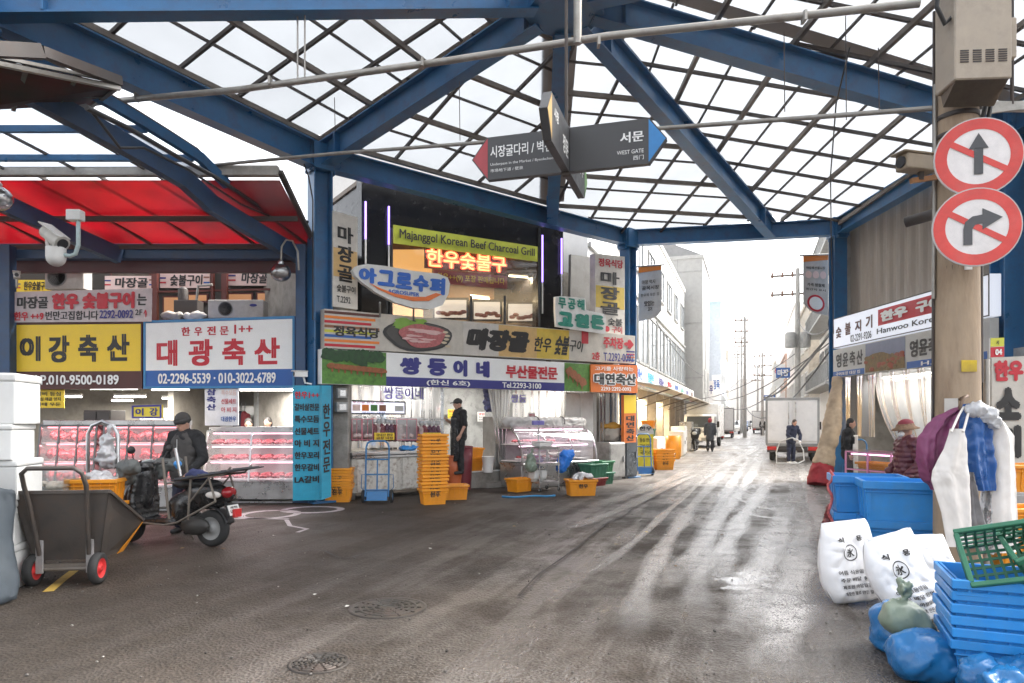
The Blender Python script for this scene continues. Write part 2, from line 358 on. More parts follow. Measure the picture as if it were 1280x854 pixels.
def track_material():
    m = bpy.data.materials.new('wet_track_glare'); m.use_nodes = True; t = m.node_tree; N = t.nodes; L = t.links; b = N['Principled BSDF']; out = N['Material Output']
    b.inputs['Base Color'].default_value = (.5, .47, .44, 1); b.inputs['Roughness'].default_value = .2  # pale base colour paints the sky glare onto the wet polished tracks
    tc = N.new('ShaderNodeTexCoord'); n = N.new('ShaderNodeTexNoise'); n.inputs['Scale'].default_value = 2.6; n.inputs['Detail'].default_value = 9; n.inputs['Roughness'].default_value = .8; L.new(tc.outputs['Object'], n.inputs[0])
    mr = N.new('ShaderNodeMapRange'); mr.inputs[1].default_value = .3; mr.inputs[2].default_value = .5; mr.inputs[4].default_value = .95; L.new(n.outputs[0], mr.inputs[0])
    n2 = N.new('ShaderNodeTexNoise'); n2.inputs['Scale'].default_value = 90; n2.inputs['Detail'].default_value = 3; L.new(tc.outputs['Object'], n2.inputs[0]); m2 = N.new('ShaderNodeMapRange'); m2.inputs[1].default_value = .35; m2.inputs[2].default_value = .55; L.new(n2.outputs[0], m2.inputs[0])
    uv = N.new('ShaderNodeUVMap'); sp = N.new('ShaderNodeSeparateXYZ'); L.new(uv.outputs[0], sp.inputs[0])
    pp = N.new('ShaderNodeMath'); pp.operation = 'PINGPONG'; pp.inputs[1].default_value = .5; L.new(sp.outputs[0], pp.inputs[0]); e1 = N.new('ShaderNodeMapRange'); e1.inputs[2].default_value = .3; L.new(pp.outputs[0], e1.inputs[0])
    p2 = N.new('ShaderNodeMath'); p2.operation = 'PINGPONG'; p2.inputs[1].default_value = .5; L.new(sp.outputs[1], p2.inputs[0]); e2 = N.new('ShaderNodeMapRange'); e2.inputs[2].default_value = .25; L.new(p2.outputs[0], e2.inputs[0])
    f = mr.outputs[0]
    for q in (m2.outputs[0], e1.outputs[0], e2.outputs[0]): mm = N.new('ShaderNodeMath'); mm.operation = 'MULTIPLY'; L.new(f, mm.inputs[0]); L.new(q, mm.inputs[1]); f = mm.outputs[0]
    bp = N.new('ShaderNodeBump'); bp.inputs['Strength'].default_value = .4; bp.inputs['Distance'].default_value = .01; L.new(n2.outputs[0], bp.inputs['Height']); L.new(bp.outputs[0], b.inputs['Normal'])
    tr = N.new('ShaderNodeBsdfTransparent'); ms = N.new('ShaderNodeMixShader'); L.new(f, ms.inputs[0]); L.new(tr.outputs[0], ms.inputs[1]); L.new(b.outputs[0], ms.inputs[2]); L.new(ms.outputs[0], out.inputs[0]); return m
def tracks(paths, name='tyre_tracks', mt=None, z0=.004):
    vs, fs, uvs = [], [], []; rr = random.Random(8)
    for li, (pp, w) in enumerate(paths):
        P = [G(*p) for p in pp]; P = [P[0]] + P + [P[-1]]; C_ = []
        for i in range(1, len(P) - 2):
            for k in range(8):
                u = k / 8; a, b, c, d = P[i - 1], P[i], P[i + 1], P[i + 2]; C_.append(.5 * ((2 * b) + (c - a) * u + (2 * a - 5 * b + 4 * c - d) * u * u + (3 * b - a - 3 * c + d) * u ** 3))
        C_.append(P[-1]); n = len(C_)
        for i, p in enumerate(C_):
            d = (C_[min(i + 1, n - 1)] - C_[max(i - 1, 0)]).normalized(); s = V((d.y, -d.x, 0)) * w / 2 * (1 + .25 * math.sin(i * .9 + li)); z = z0 + .0012 * li
            vs += [(p.x - s.x, p.y - s.y, z), (p.x + s.x, p.y + s.y, z)]
        k0 = len(vs) - 2 * n
        for i in range(n - 1): fs.append((k0 + 2 * i, k0 + 2 * i + 1, k0 + 2 * i + 3, k0 + 2 * i + 2)); uvs += [(0, i / (n - 1)), (1, i / (n - 1)), (1, (i + 1) / (n - 1)), (0, (i + 1) / (n - 1))]
    me = bpy.data.meshes.new('tyre_tracks'); me.from_pydata(vs, [], fs); u = me.uv_layers.new(name='UVMap'); u.data.foreach_set('uv', [c for q in uvs for c in q]); me.materials.append(mt or track_material()); o = bpy.data.objects.new(name, me); C.objects.link(o); o['kind'] = 'stuff'; return o
tracks([([(945, 560), (915, 605), (893, 650), (876, 705), (868, 770)], .3), ([(935, 560), (890, 605), (850, 655), (810, 720), (790, 800)], .3), ([(960, 560), (935, 600), (905, 640), (868, 690), (820, 740)], .34), ([(925, 565), (880, 600), (840, 635), (790, 680), (720, 730)], .16), ([(980, 570), (960, 605), (930, 645), (905, 690), (900, 740)], .36),
        ([(900, 610), (940, 632), (1000, 642), (1038, 650)], .12), ([(905, 602), (950, 620), (1010, 630), (1040, 634)], .1), ([(915, 640), (960, 648), (1000, 652), (1035, 662)], .16), ([(890, 575), (850, 595), (800, 615), (740, 635)], .45), ([(880, 590), (835, 610), (770, 640), (700, 665)], .3), ([(960, 550), (930, 570), (900, 585), (870, 592)], .6), ([(985, 620), (975, 660), (950, 720), (930, 800)], .5), ([(1010, 640), (1000, 690), (985, 760), (960, 850)], .45), ([(1000, 570), (1005, 600), (1020, 640), (1030, 690)], .3)])
tracks([([(648, 748), (672, 722), (700, 702), (724, 684), (760, 655), (782, 645), (800, 632), (862, 600)], .025), ([(700, 640), (730, 637), (760, 640), (790, 636), (830, 640), (900, 636), (970, 640)], .02), ([(300, 700), (330, 691), (360, 694), (400, 690), (430, 700), (470, 690)], .02)], 'road_seam', mat('tar_seam', (.008, .007, .007), .6), .0225)
C.objects['road_seam']['kind'] = 'structure'

# ================================================================ the market canopy
HUB = V((.8, 10.5, 8.1)); QV = V((-6.53, 8.27, 6.7)); LV = V((-3.74, 13.3, 6.7)); RV = V((3.23, 19, 6.65)); CV = V((8.64, 18.1, 6.7)); DV = V((8.62, 11.9, 6.7)); EV = V((8.9, 5, 6.7)); FV = V((3, .2, 6.7)); SV = V((-4.2, 2.2, 6.7))
MV = LV.lerp(RV, .681); NV = RV.lerp(CV, .697)
ROOF = sheetmat('milky_roof_sheet', (.182, .192, .203), .06, .5, .4, .13, .02, .9, (1, 1, .5))
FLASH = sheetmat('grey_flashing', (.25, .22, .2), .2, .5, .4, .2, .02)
can = thing('market_canopy', 'large blue steel canopy with milky roof sheets spanning the market crossing', 'canopy', (0, 0, 0))
m = MB(); m.lathe([(.62, -.28), (.62, .25), (.2, .3)], HUB + V((0, 0, .0)), 8, 0, sm=False); m.build('hub', BLUE, can, bev=.01)
ring = [QV, LV, RV, CV, DV, EV, FV, SV]
for i, p in enumerate(ring):
    q = ring[(i + 1) % len(ring)]; m = MB(); m.ibeam(p, q, .42 if i else .5, .26); m.build('perimeter_beam', BLUE, can)
for p in ring:
    m = MB(); g = V((p.x, p.y, 0)); a = math.atan2((HUB - p).y, (HUB - p).x)
    if p in (LV, RV): a = math.atan2(RV.y - LV.y, RV.x - LV.x)
    if p in (CV, DV): a = R(90)
    m.ibeam(g, p + V((0, 0, -.2)), .38 if p != RV and p != CV else .32, .34, .03, 0, V((math.cos(a), math.sin(a), 0)))
    m.box(p - V((0, 0, .02)), (.42, .42, .5), a); m.box(g + V((0, 0, .02)), (.5, .5, .04), a)
    m.build('post', BLUE, can, bev=.004); m = MB(); Ma = Matrix.Rotation(a, 3, 'Z')
    for sx_ in (-1, 1):
        m.box(p + Ma @ V((sx_ * .23, 0, -.05)), (.02, .3, .56), a)
        for zz_ in (-.25, -.1, .05, .18):
            for yy_ in (-.1, .1): m.lathe([(.02, 0), (.02, .02), (.008, .022)], p + Ma @ V((sx_ * .24, yy_, zz_ - .05)), 6, 0, Ma @ Matrix.Rotation(R(90) * sx_, 3, 'Y'))
    m.build('gusset_plates', BLUE, can)
for p in (QV, LV, MV, NV, DV, EV, FV, SV):
    d = (p - HUB).normalized(); m = MB(); m.ibeam(HUB + d * .5, p - d * .1, .46, .26)
    for s in (.12, .9): m.box(HUB.lerp(p, s), (.03, .3, .42), math.atan2(d.y, d.x))
    m.build('rafter', BLUE, can)
UP = .4
def sector(pts, e):
    "purlins along e, cross bars square to them, one roof sheet; pts runs along the eaves"
    e = V((e.x, e.y, 0)).normalized(); g = V((-e.y, e.x, 0)); ups = V((0, 0, UP)); h = HUB + ups; ps = [p + ups for p in pts]
    if (h - ps[0]).dot(g) < 0: g = -g
    poly = [h] + ps; n = len(poly)
    def zz(x, y):
        a, b = ps[0], ps[-1]; d = (b.y - h.y) * (a.x - h.x) + (h.x - b.x) * (a.y - h.y)
        l1 = ((b.y - h.y) * (x - h.x) + (h.x - b.x) * (y - h.y)) / d; l2 = ((h.y - a.y) * (x - h.x) + (a.x - h.x) * (y - h.y)) / d
        return h.z + l1 * (a.z - h.z) + l2 * (b.z - h.z)
    def clip(o, d):
        ts = []
        for i in range(n):
            a, b = poly[i], poly[(i + 1) % n]; ex, ey = b.x - a.x, b.y - a.y; den = d.x * ey - d.y * ex
            if abs(den) < 1e-6: continue
            t = ((a.x - o.x) * ey - (a.y - o.y) * ex) / den; s = ((a.x - o.x) * d.y - (a.y - o.y) * d.x) / den
            if -1e-6 <= s <= 1 + 1e-6: ts.append(t)
        return (min(ts), max(ts)) if len(ts) > 1 else None
    def poly_bar(m, o, d, w, hh, dz, mi):
        c = clip(o, d)
        if not c or c[1] - c[0] < .35: return False
        T = [c[0], c[1]]; P = []
        k = len(T) - 1
        for t in T:
            x, y = o.x + d.x * t, o.y + d.y * t; P.append(V((x, y, zz(x, y) + dz)))
        for i in range(k): m.bar(P[i], P[i + 1], w, hh, mi)
        return True
    lo = min((p - h).dot(g) for p in ps); k = 0; t = lo + .08
    while t < -.35:
        m = MB(); ok = poly_bar(m, h + g * t, e, .07, .09, -.1, 0); poly_bar(m, h + g * (t + .66), e, .035, .04, 0, 1)
        if ok: m.build('purlin', [STEEL, DARK], can)
        t += 1.33
    a = min((p - h).dot(e) for p in ps + [h]); b = max((p - h).dot(e) for p in ps + [h]); t = a + .55
    while t < b - .2:
        m = MB()
        if poly_bar(m, h + e * t, g, .05, .06, -.05, 0): m.build('cross_bar', DARK, can)
        t += 1.08
    m = MB(); z = V((0, 0, .06))
    for i in range(len(ps) - 1):
        A, B = [V((p.x, p.y, zz(p.x, p.y))) for p in (ps[i], ps[i + 1])]; out = ((A + B) / 2 - h); out.z = 0; out = out.normalized() * .25 - V((0, 0, .06))
        m.add([A + z, B + z, h + z], [(0, 1, 2)]); m.add([A + z, B + z, B + z + out, A + z + out], [(0, 1, 2, 3)])
    m.build('roof_sheet', ROOF, can)
sector([QV, LV], LV - QV); sector([LV, MV], RV - LV); sector([MV, RV, NV], NV - MV); sector([NV, CV, DV], DV - CV); sector([DV, EV], EV - DV)  # unseen bays behind the camera left without sheets so sky light comes in
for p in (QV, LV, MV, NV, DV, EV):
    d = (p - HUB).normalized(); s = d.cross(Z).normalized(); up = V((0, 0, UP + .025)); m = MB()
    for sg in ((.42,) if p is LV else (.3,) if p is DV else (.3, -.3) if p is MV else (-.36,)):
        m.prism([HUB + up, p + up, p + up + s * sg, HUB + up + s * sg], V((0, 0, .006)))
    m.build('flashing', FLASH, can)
# conduits, thin wires hung from the canopy
m = MB(); pa = [W(95, 131, 10.4), W(300, 112, 9.6), W(560, 76, 8.8), W(760, 45, 8.3), W(1000, 20, 7.6), W(1150, 4, 7.25)]
m.tube(pa, .045, 8)
for s in (.1, .3, .5, .7, .9): m.box(pa[0].lerp(pa[-1], s), (.03, .11, .11))
for px, d in ((372, 9.4), (381, 9.4), (722, 8.35)): 
    p = W(px, 100 if px < 600 else 55, d); m.tube([p, V((p.x, p.y, 8.0))], .012 if px < 600 else .05, 6)
tag(m.build('conduit', PIPE), 'long thick grey conduit crossing under the canopy roof up to the grey utility box', 'pipe')
m = MB(); m.tube([W(262, 207, 11.5), W(420, 192, 11), W(580, 180, 10.6)], .03, 8); m.tube([W(832, 160, 9.2), W(1000, 148, 8.2), W(1172, 135, 7.4)], .03, 8); m.tube([W(580, 180, 10.6), W(832, 160, 9.2)], .03, 8)
tag(m.build('conduit', PIPE), 'thin grey conduit crossing behind the hanging direction sign', 'pipe')
for i, (px, y0, y1, d) in enumerate([(574, 102, 176, 10.4), (980, 40, 140, 8.2), (1057, 20, 150, 7.9), (1098, 60, 138, 7.7), (418, 122, 165, 11)]):
    m = MB(); m.tube([W(px, y0, d), W(px + 1, y1, d)], .006, 5)
    tag(m.build('hanger_wire', DARK), 'thin vertical hanger wire carrying the thin grey conduit', 'wire', 'hanger wires on the thin conduit')
m = MB(); m.tube([W(1062, 60, 9), W(1045, 130, 10), W(1038, 220, 12), W(1039, 300, 15), W(1042, 420, 17.6)], .012, 5)
tag(m.build('cable', BLACK), 'black cable hanging down from the canopy at the street corner', 'cable')

# ================================================================ arcade roof on the left
REDS = sheetmat('red_awning_sheet', (.12, .001, .003), .08, .4, .4, .7, .03, 1.3)
WHS = sheetmat('white_arcade_sheet', (.26, .285, .32), .1, .5, .4, .25, .03, .5)
arc = thing('arcade_roof', 'low arched side roof with red and white translucent sheets above the left butcher shops', 'roof', (-6, 12, 5))
LD = V((-.48, -.88, 0)); A0 = V((-4.2, 13.5, 0))
def az(s):
    if s < 2.2: return 5.0 + .62 * s / 2.2
    return 5.78 + .55 * math.sin(math.pi * min(1, (s - 2.2) / 4.6) * .62)
def AP(u, s, dz=0): p = A0 + LD * s + V((-u, 0, az(s) + dz)); return p
for k in range(2):
    m = MB(); m.sheet(lambda u, v: AP(-.3 - 1.0 * v + 10.5 * u, .05 + 2.12 * v, .06) if k == 0 else AP(.1 + 9.8 * u, 2.25 + 4.3 * v, .06), 12, 8)
    m.build('roof_sheet', REDS if k == 0 else WHS, arc, w=True)
for u0 in (.0, 3.55, 7.1):
    m = MB(); ss = [i * .5 for i in range(0, 14)]
    for i in range(len(ss) - 1):
        dz = -.16 - .12 * math.sin(math.pi * ss[i] / 6.5); dz2 = -.16 - .12 * math.sin(math.pi * ss[i + 1] / 6.5)
        m.bar(AP(u0, ss[i], dz), AP(u0, ss[i + 1] + .03, dz2), .16, .3)
    m.build('arch_rib', DBLUE, arc, w=True)
m = MB(); ss = [2.1 + i * .5 for i in range(10)]
for i in range(9): m.bar(AP(-.35, ss[i], .02), AP(-.35, ss[i + 1] + .02, .02), .1, .16, 0); m.bar(AP(-.28, ss[i], .16), AP(-.28, ss[i + 1] + .02, .16), .05, .05, 1)
m.build('end_rib', [BLUE, STEEL], arc, w=True)
for s in (.08, 1.1): m = MB(); m.bar(AP(-.3 - .45 * s, s, -.02), AP(10, s, -.02), .06, .09); m.build('purlin', DARK, arc, w=True)
m = MB(); m.bar(AP(-1.3, 2.2, .03), AP(10, 2.2, .03), .14, .16); m.build('gutter', mat('pale_gutter', (.5, .47, .42), .5, dirt=.5), arc, w=True)
for s in (2.7, 3.5, 4.4, 5.3): m = MB(); m.bar(AP(-.3, s, -.03), AP(10, s, -.03), .07, .1); m.build('purlin', BLUE, arc, w=True)
m = MB()
for k in range(0, 10): m.bar(AP(k * 1.02 - .2, .05, .02), AP(k * 1.02 - .2, 2.2, .02), .05, .05)
for k in range(1, 9):
    for i in range(8): m.bar(AP(k * 1.18 - .3, 2.3 + .5 * i, .02), AP(k * 1.18 - .3, 2.82 + .5 * i, .02), .04, .04)
m.bar(AP(-.35, .05, .02), AP(-1.33, 2.2, .02), .08, .08); m.build('glazing_bars', DARK, arc, w=True)
m = MB(); m.bar(V((-3.95, 13.62, 4.95)), V((-14, 13.62, 4.95)), .2, .3); m.bar(V((-3.95, 13.8, 4.72)), V((-14, 13.8, 4.72)), .1, .3, 1)
m.build('eaves_beam', [DBLUE, mat('maroon_trim', (.09, .02, .02), .5)], arc, w=True)
aw = thing('red_awning', 'dark red corrugated awning jutting in below the roof at the upper left', 'awning', W(60, 100, 8.5))
q = [W(-60, 66, 7.6), W(150, 109, 9), W(118, 131, 10.2), W(-60, 140, 9.0)]
m = MB(); m.prism(q, (0, 0, .03)); m.build('roof_sheet', REDS, aw, w=True)
m = MB(); m.bar(q[0] - V((0, 0, .02)), q[1] - V((0, 0, .02)), .06, .05); m.bar(q[0] + V((0, 0, .06)), q[1] + V((0, 0, .06)), .04, .04); m.build('gutter', PIPE, aw, w=True)
m = MB()
for s in (.1, .4, .7, .98): m.bar(q[0].lerp(q[1], s) + V((0, 0, .0)), q[3].lerp(q[2], s), .05, .07)
m.bar(q[0].lerp(q[3], .5), q[1].lerp(q[2], .5), .05, .06); q2 = [W(-40, 60, 7.4), W(52, 65, 8), W(150, 102, 9)]
m.bar(q2[0], q2[1], .1, .16); m.bar(q2[1], q2[2], .1, .12)
m.build('frame', DARK, aw, w=True)

# ================================================================ left butcher row (building)
FL = Plane((-9, 13.7), (-3.9, 13.7))
WALLD = mat('grimy_dark_wall', (.05, .042, .036), .8, dirt=.4); CREAM = mat('cream_tile_wall', (.36, .33, .28), .5, dirt=.4); CONC = mat('concrete', (.3, .28, .25), .85, var=.25, dirt=.5, bump=.2)
TILE = mat('pale_tile', (.36, .37, .37), .3, dirt=.4); BRN = mat('brown_red_frame', (.11, .025, .018), .5); DRED = mat('maroon_board', (.07, .015, .012), .5)
lb = thing('shop_building', 'two storey building of butcher shops under the red arcade roof', 'building', (-8, 15.5, 0))
m = MB(); m.box((-9.0, 17.9, 1.35), (12, .2, 2.7)); m.build('back_wall', CREAM, lb, w=True)
boxes('side_wall', CONC, lb, [((-3.55, 15.9, 2.6), (.15, 4.0, 5.2)), ((-15, 15.9, 2.6), (.15, 4, 5.2))])
m = MB(); m.box((-7.3, 16.2, 1.25), (.12, 3.2, 2.5)); m.build('partition', CREAM, lb, w=True)
m = MB(); m.box((-9.3, 15.85, 2.82), (11.4, 4.1, .16)); m.build('ceiling_slab', CREAM, lb, w=True)
m = MB(); m.box((-9.3, 15.6, 4.1), (11.4, .15, 2.6)); m.build('upper_wall', WALLD, lb, w=True, bev=0)
m = MB(); m.box((-9.3, 13.98, 2.88), (11.4, .3, .1)); m.box((-9.3, 14.8, 2.93), (11.4, 1.6, .06)); m.build('ledge', CONC, lb, w=True)
AMB = glow('amber_lit_window', (1, .5, .12), .2); AMB2 = glow('dim_amber_window', (.75, .36, .16), .08)
PU = Plane((-9, 15.5), (-3.9, 15.5))
def pq(P, x0, y0, x1, y1, off=0): return [P.at(x0, y0, off), P.at(x1, y0, off), P.at(x1, y1, off), P.at(x0, y1, off)]
for (x0, y0, x1, y1, mt) in ((222, 314, 263, 342, AMB), (285, 308, 352, 338, AMB), (236, 369, 258, 376, AMB2), (286, 368, 314, 382, AMB2), (322, 367, 338, 382, AMB2), (338, 363, 354, 381, AMB2), (200, 314, 222, 345, mat('dark_glass', (.08, .06, .04), .1, spec=.8)), (205, 372, 234, 398, AMB2), (140, 310, 186, 345, MT.get('dark_glass'))):
    fr = MB(); Q = pq(PU, x0 - 2, y0 - 2, x1 + 2, y1 + 2, .03); fr.prism(Q, (0, .06, 0)); w_ = fr.build('window', BRN, lb, w=True)
    pn = MB(); pn.prism(pq(PU, x0, y0, x1, y1, .036), (0, .004, 0)); pn.build('pane', mt or MT['dark_glass'], w_, w=True)
m = MB()
for px in (194, 266, 281, 371): m.bar(PU.at(px, 296, .3), PU.at(px, 402, .3), .12 if px != 266 else .05, .1)
m.bar(PU.at(196, 365, .28), PU.at(372, 361, .28), .05, .04); m.build('post', BRN, lb, w=True)
m = MB(); Q = pq(PU, 352, 308, 371, 400, .02); m.prism(Q, (0, .03, 0)); m.build('shutter', mat('ochre_blind', (.16, .11, .03), .7), lb, w=True)
for x0, y0, x1, y1, tx in ((131, 345, 194, 362, '마장골'), (200, 341, 262, 360, '숯불구이'), (284, 338, 372, 357, '마장골 한우'), (20, 350, 68, 365, '한우숯불구이')):
    n_ = board('window_banner', {'131': 'dim beige restaurant banner behind the left air conditioner', '200': 'beige charcoal grill banner left of the black window gap', '284': 'striped beige restaurant banner in the lit window by the globe lamp', '20': 'yellowish banner fragment behind the small camera at far left'}[str(x0)], pq(PU, x0, y0, x1, y1, .5 if x0 < 100 else .12), V((0, -1, 0)), [('#', (.0, .3, .12, .4), 'n'), ('#', (.0, .6, .12, .7), 'r'), ('/' + tx, (.2, .12, .85, .88), 'k', .04), ('#', (.88, .25, 1, .35), 'd'), ('#', (.88, .6, 1, .7), 'b')], base='p' if x0 > 100 else 'y', th=.02)
# interior lamps of the left shops
def strip_lamp(p, q, label, mt=TUBE, e=22, col=(1, .95, .88), grp='fluorescent strips in the left shops', size=None):
    p, q = V(p), V(q); t = thing('strip_light', label, 'light', (p + q) / 2, 0, grp)
    m = MB(); m.bar(p + V((0, 0, .05)), q + V((0, 0, .05)), .1, .04); m.build('housing', WHITE, t, w=True)
    m = MB(); m.tube([p, q], .018, 8); m.build('tube', mt, t, w=True)
    if e:
        l = bpy.data.lights.new('lamp', 'AREA'); l.energy = e; l.color = col; l.shape = 'RECTANGLE'; l.size = (q - p).length; l.size_y = .1
        o = bpy.data.objects.new('lamp', l); C.objects.link(o); o.parent = t; o.location = (0, 0, -.04); d = q - p; o.rotation_euler = (0, 0, math.atan2(d.y, d.x))
    return t
for x0, x1, y, d, lab in ((113, 172, 486, 13.95, 'long fluorescent strip under the yellow shop sign'), (190, 236, 487, 13.95, 'fluorescent strip under the left end of the blue framed sign'), (300, 366, 487.5, 13.95, 'warm fluorescent strip over the far right meat case')):
    strip_lamp(W(x0, y, d), W(x1, y, d), lab, e=20)
for x0, x1, y, d in ((143, 182, 496, 15.6), (140, 166, 501, 16.6), (82, 102, 496, 15.4), (203, 232, 498, 16.4)):
    strip_lamp(W(x0, y, d), W(x1, y, d), 'ceiling fluorescent strip deep inside the left butcher shop', e=14)

# ================================================================ centre restaurant building
FC = Plane((-3.74, 13.35), (3.23, 19.05)); FU = Plane((-3.3, 15.0), (1.365, 18.2))
cb = thing('shop_building', 'black fronted restaurant floor over open offal shops at the centre corner', 'building', (0, 18, 0))
nb = -FC.n
def fp(s, off, z): p = FC.a + FC.d * s - FC.n * off; return V((p.x, p.y, z))
TOT = 9.0; ANG = FC.ang()
m = MB(); m.box(fp(4.45, 3.3, 1.4), (9.2, .2, 2.8), ANG); m.build('back_wall', TILE, cb, w=True)
boxes('side_wall', CONC, cb, [(fp(-.0, 1.9, 2.6), (.2, 3.0, 5.2), ANG), (fp(8.95, 1.9, 2.6), (.2, 3.0, 5.2), ANG)])
m = MB(); m.box(fp(4.45, 1.75, 2.85), (9.1, 3.3, .25), ANG); m.build('ceiling_slab', mat('grey_plaster', (.4, .39, .37), .8, dirt=.3), cb, w=True)
m = MB(); m.box(fp(4.9, 1.7, .06), (1.6, 3.3, .12), ANG); m.build('door_step', CONC, cb, w=True)
BGL = mat('black_glass_cladding', (.004, .004, .005), .2, spec=.25)
def up_(s, off, z): p = FU.a + FU.d * s - FU.n * off; return V((p.x, p.y, z))
UA = FU.ang()
s0 = (FU.at(452, 300) - FU.a); sL = V((s0.x, s0.y, 0)).dot(FU.d); s1_ = FU.at(704, 300) - FU.a; sR = V((s1_.x, s1_.y, 0)).dot(FU.d)
wl = V(((FU.at(489, 300) - FU.a).x, (FU.at(489, 300) - FU.a).y, 0)).dot(FU.d); wr = V(((FU.at(674, 300) - FU.a).x, (FU.at(674, 300) - FU.a).y, 0)).dot(FU.d)
m = MB(); zt = 6.95; zb = 3.6
m.box(up_((sL + wl) / 2, .15, (zt + zb) / 2), (wl - sL, .3, zt - zb), UA); m.box(up_((wr + sR) / 2, .15, (zt + zb) / 2), (sR - wr, .3, zt - zb), UA)
m.box(up_((wl + wr) / 2, .15, (5.75 + zt) / 2), (wr - wl, .3, zt - 5.75), UA); m.box(up_((wl + wr) / 2, .15, 3.72), (wr - wl, .3, .26), UA)
m.build('black_front', BGL, cb, w=True)
m = MB(); m.box(up_((sL + sR) / 2, 3.2, 5.25), (sR - sL, .1, 3.3), UA); m.build('dining_wall', mat('warm_brown_wall', (.22, .12, .06), .6), cb, w=True)
m = MB(); m.box(up_((sL + sR) / 2, 1.7, 6.9), (sR - sL - .02, 3.1, .1), UA); m.box(up_((sL + sR) / 2, 1.7, 3.62), (sR - sL - .02, 3.1, .1), UA); m.build('dining_ceiling', mat('brown_ceiling', (.12, .08, .05), .5), cb, w=True)
boxes('side_wall', BGL, cb, [(up_(sL + .1, 1.7, 5.24), (.1, 3.0, 3.3), UA), (up_(sR - .1, 1.7, 5.24), (.1, 3.0, 3.3), UA)])
wn = thing('fridge_row', 'row of lit black framed meat fridges behind the upper restaurant window', 'fridge', up_((wl + wr) / 2, .6, 3.86))
for i, (x0, x1) in enumerate(((541, 586), (590, 628), (633, 672))):
    q = pq(FU, x0, 372 + i * 2.5, x1, 400 + i * 2, -.45); m = MB()
    q2 = pq(FU, x0 + 3, 375 + i * 2.5, x1 - 3, 397 + i * 2, -.4); m.prism(q, FU.n * -.5); c = m.build('cabinet', BLACK, wn, w=True)
    m = MB(); m.prism(q2, FU.n * -.03); m.build('lit_shelf', glow('fridge_light', (.9, .75, .6), .16), c, w=True)
    m = MB()
    for k in range(7):
        p = bil(q2)(.1 + .13 * k, .65 + .2 * random.random()) + FU.n * .03; m.ell(p, (.09, .04, .05), 8, 6)
    m.build('meat', mat('dim_meat', (.4, .12, .08), .5), c, w=True)
fr = MB(); Q = lambda x0, y0, x1, y1, o: pq(FU, x0, y0, x1, y1, o)
for px in (489, 589, 631, 674): fr.bar(FU.at(px, 370 if px in (589, 631) else 285, .03), FU.at(px, 408, .03), .06)
wdw = fr.build('window', BLACK, cb, w=True); m = MB(); m.add(Q(489, 285, 674, 408, .0), [(0, 1, 2, 3)]); m.build('pane', GLASS, wdw, w=True)
for k, (px, py, d) in enumerate(((600, 372, 18.6), (648, 345, 19.2), (565, 350, 18.2), (520, 345, 17.6))):
    strip_lamp(W(px - 12, py, d), W(px + 12, py + 2, d), 'warm ceiling strip inside the upper restaurant window', e=45, col=(1, .75, .45), grp='warm strips in the upper restaurant', mt=glow('warm_tube', (1, .8, .5), 2.5))
m = MB(); m.prism(pq(FU, 492, 312, 540, 345, -1.2), FU.n * -.03); m.build('wall_panel', glow('amber_menu_panel', (1, .5, .15), .2), cb, w=True)
# beam of grey boxes beside the restaurant, left drum and grey side wall at its right
m = MB(); m.prism([FC.at(714, 318, -.9), FC.at(742, 322, -.9), FC.at(742, 420, -.9), FC.at(712, 420, -.9)], FC.n * -.1); m.build('grey_cladding', mat('grey_cladding', (.28, .27, .25), .7, dirt=.3), cb, w=True)
m = MB(); m.box(fp(8.0, 1.3, 4.3), (1.6, .2, 2.9), ANG); m.build('upper_side_wall', CONC, cb, w=True)
m = MB(); m.box(fp(4.5, 3.0, 3.3), (8.6, .1, .8), ANG); m.build('header_wall', CONC, cb, w=True)
PUR = glow('violet_led', (.35, .22, 1), .8)
for i, (px, y0, y1) in enumerate(((457, 252, 330), (486, 258, 338), (678, 294, 392), (702, 298, 372))):
    m = MB(); m.tube([FU.at(px, y0, .06), FU.at(px, y0 + (y1 - y0) * .6, .06)], .022, 8); m.tube([FU.at(px, y0 + (y1 - y0) * .6, .06), FU.at(px, y1, .06)], .018, 8, 1)
    tag(m.build('led_tube', [PUR, WHITE]), ['violet light tube at the far left edge of the black restaurant front', 'violet light tube just left of the lime green banner', 'violet light tube just right of the restaurant window', 'violet light tube at the right edge of the black restaurant front'][i], 'light tube', 'violet light tubes on the restaurant front')

# ================================================================ right hand shop building
RX = 8.36; FR = Plane((RX, 18.1), (RX, 5))
CORR = mat('beige_corrugated_sheet', (.3, .255, .21), .6, .1, dirt=.4, dcol=(.15, .1, .07), stretch=(1, 1, .2))
rb = thing('shop_building', 'beige corrugated shop building on the right behind the concrete pole', 'building', (10, 14, 0))
m = MB(); n_ = 66
ys = [18.0 - i * .11 for i in range(n_)]
for i in range(n_ - 1):
    dx = .03 if i % 4 in (0, 1) else 0; dx2 = .03 if (i + 1) % 4 in (0, 1) else 0
    m.add([(8.95 - dx, ys[i], 2.5), (8.95 - dx2, ys[i + 1], 2.5), (8.95 - dx2, ys[i + 1], 6.9), (8.95 - dx, ys[i], 6.9)], [(0, 1, 2, 3)])
m.build('corrugated_wall', CORR, rb, w=True)
boxes('side_wall', CONC, rb, [((10.4, 18.05, 3.4), (3.2, .15, 6.8)), ((10.4, 10.8, 3.4), (3.2, .15, 6.8)), ((11.2, 14.4, 3.4), (.15, 7.2, 6.8))])
m = MB(); m.box((9.9, 14.4, 2.75), (2.6, 7, .15)); m.build('ceiling_slab', TILE, rb, w=True)
m = MB(); m.box((10.0, 14.4, .03), (2.8, 7, .06)); m.build('shop_floor', CONC, rb, w=True)
m = MB(); m.box((9.8, 11.3, 5.0), (2, .1, 3.9)); m.build('blue_panel', DBLUE, rb, w=True)
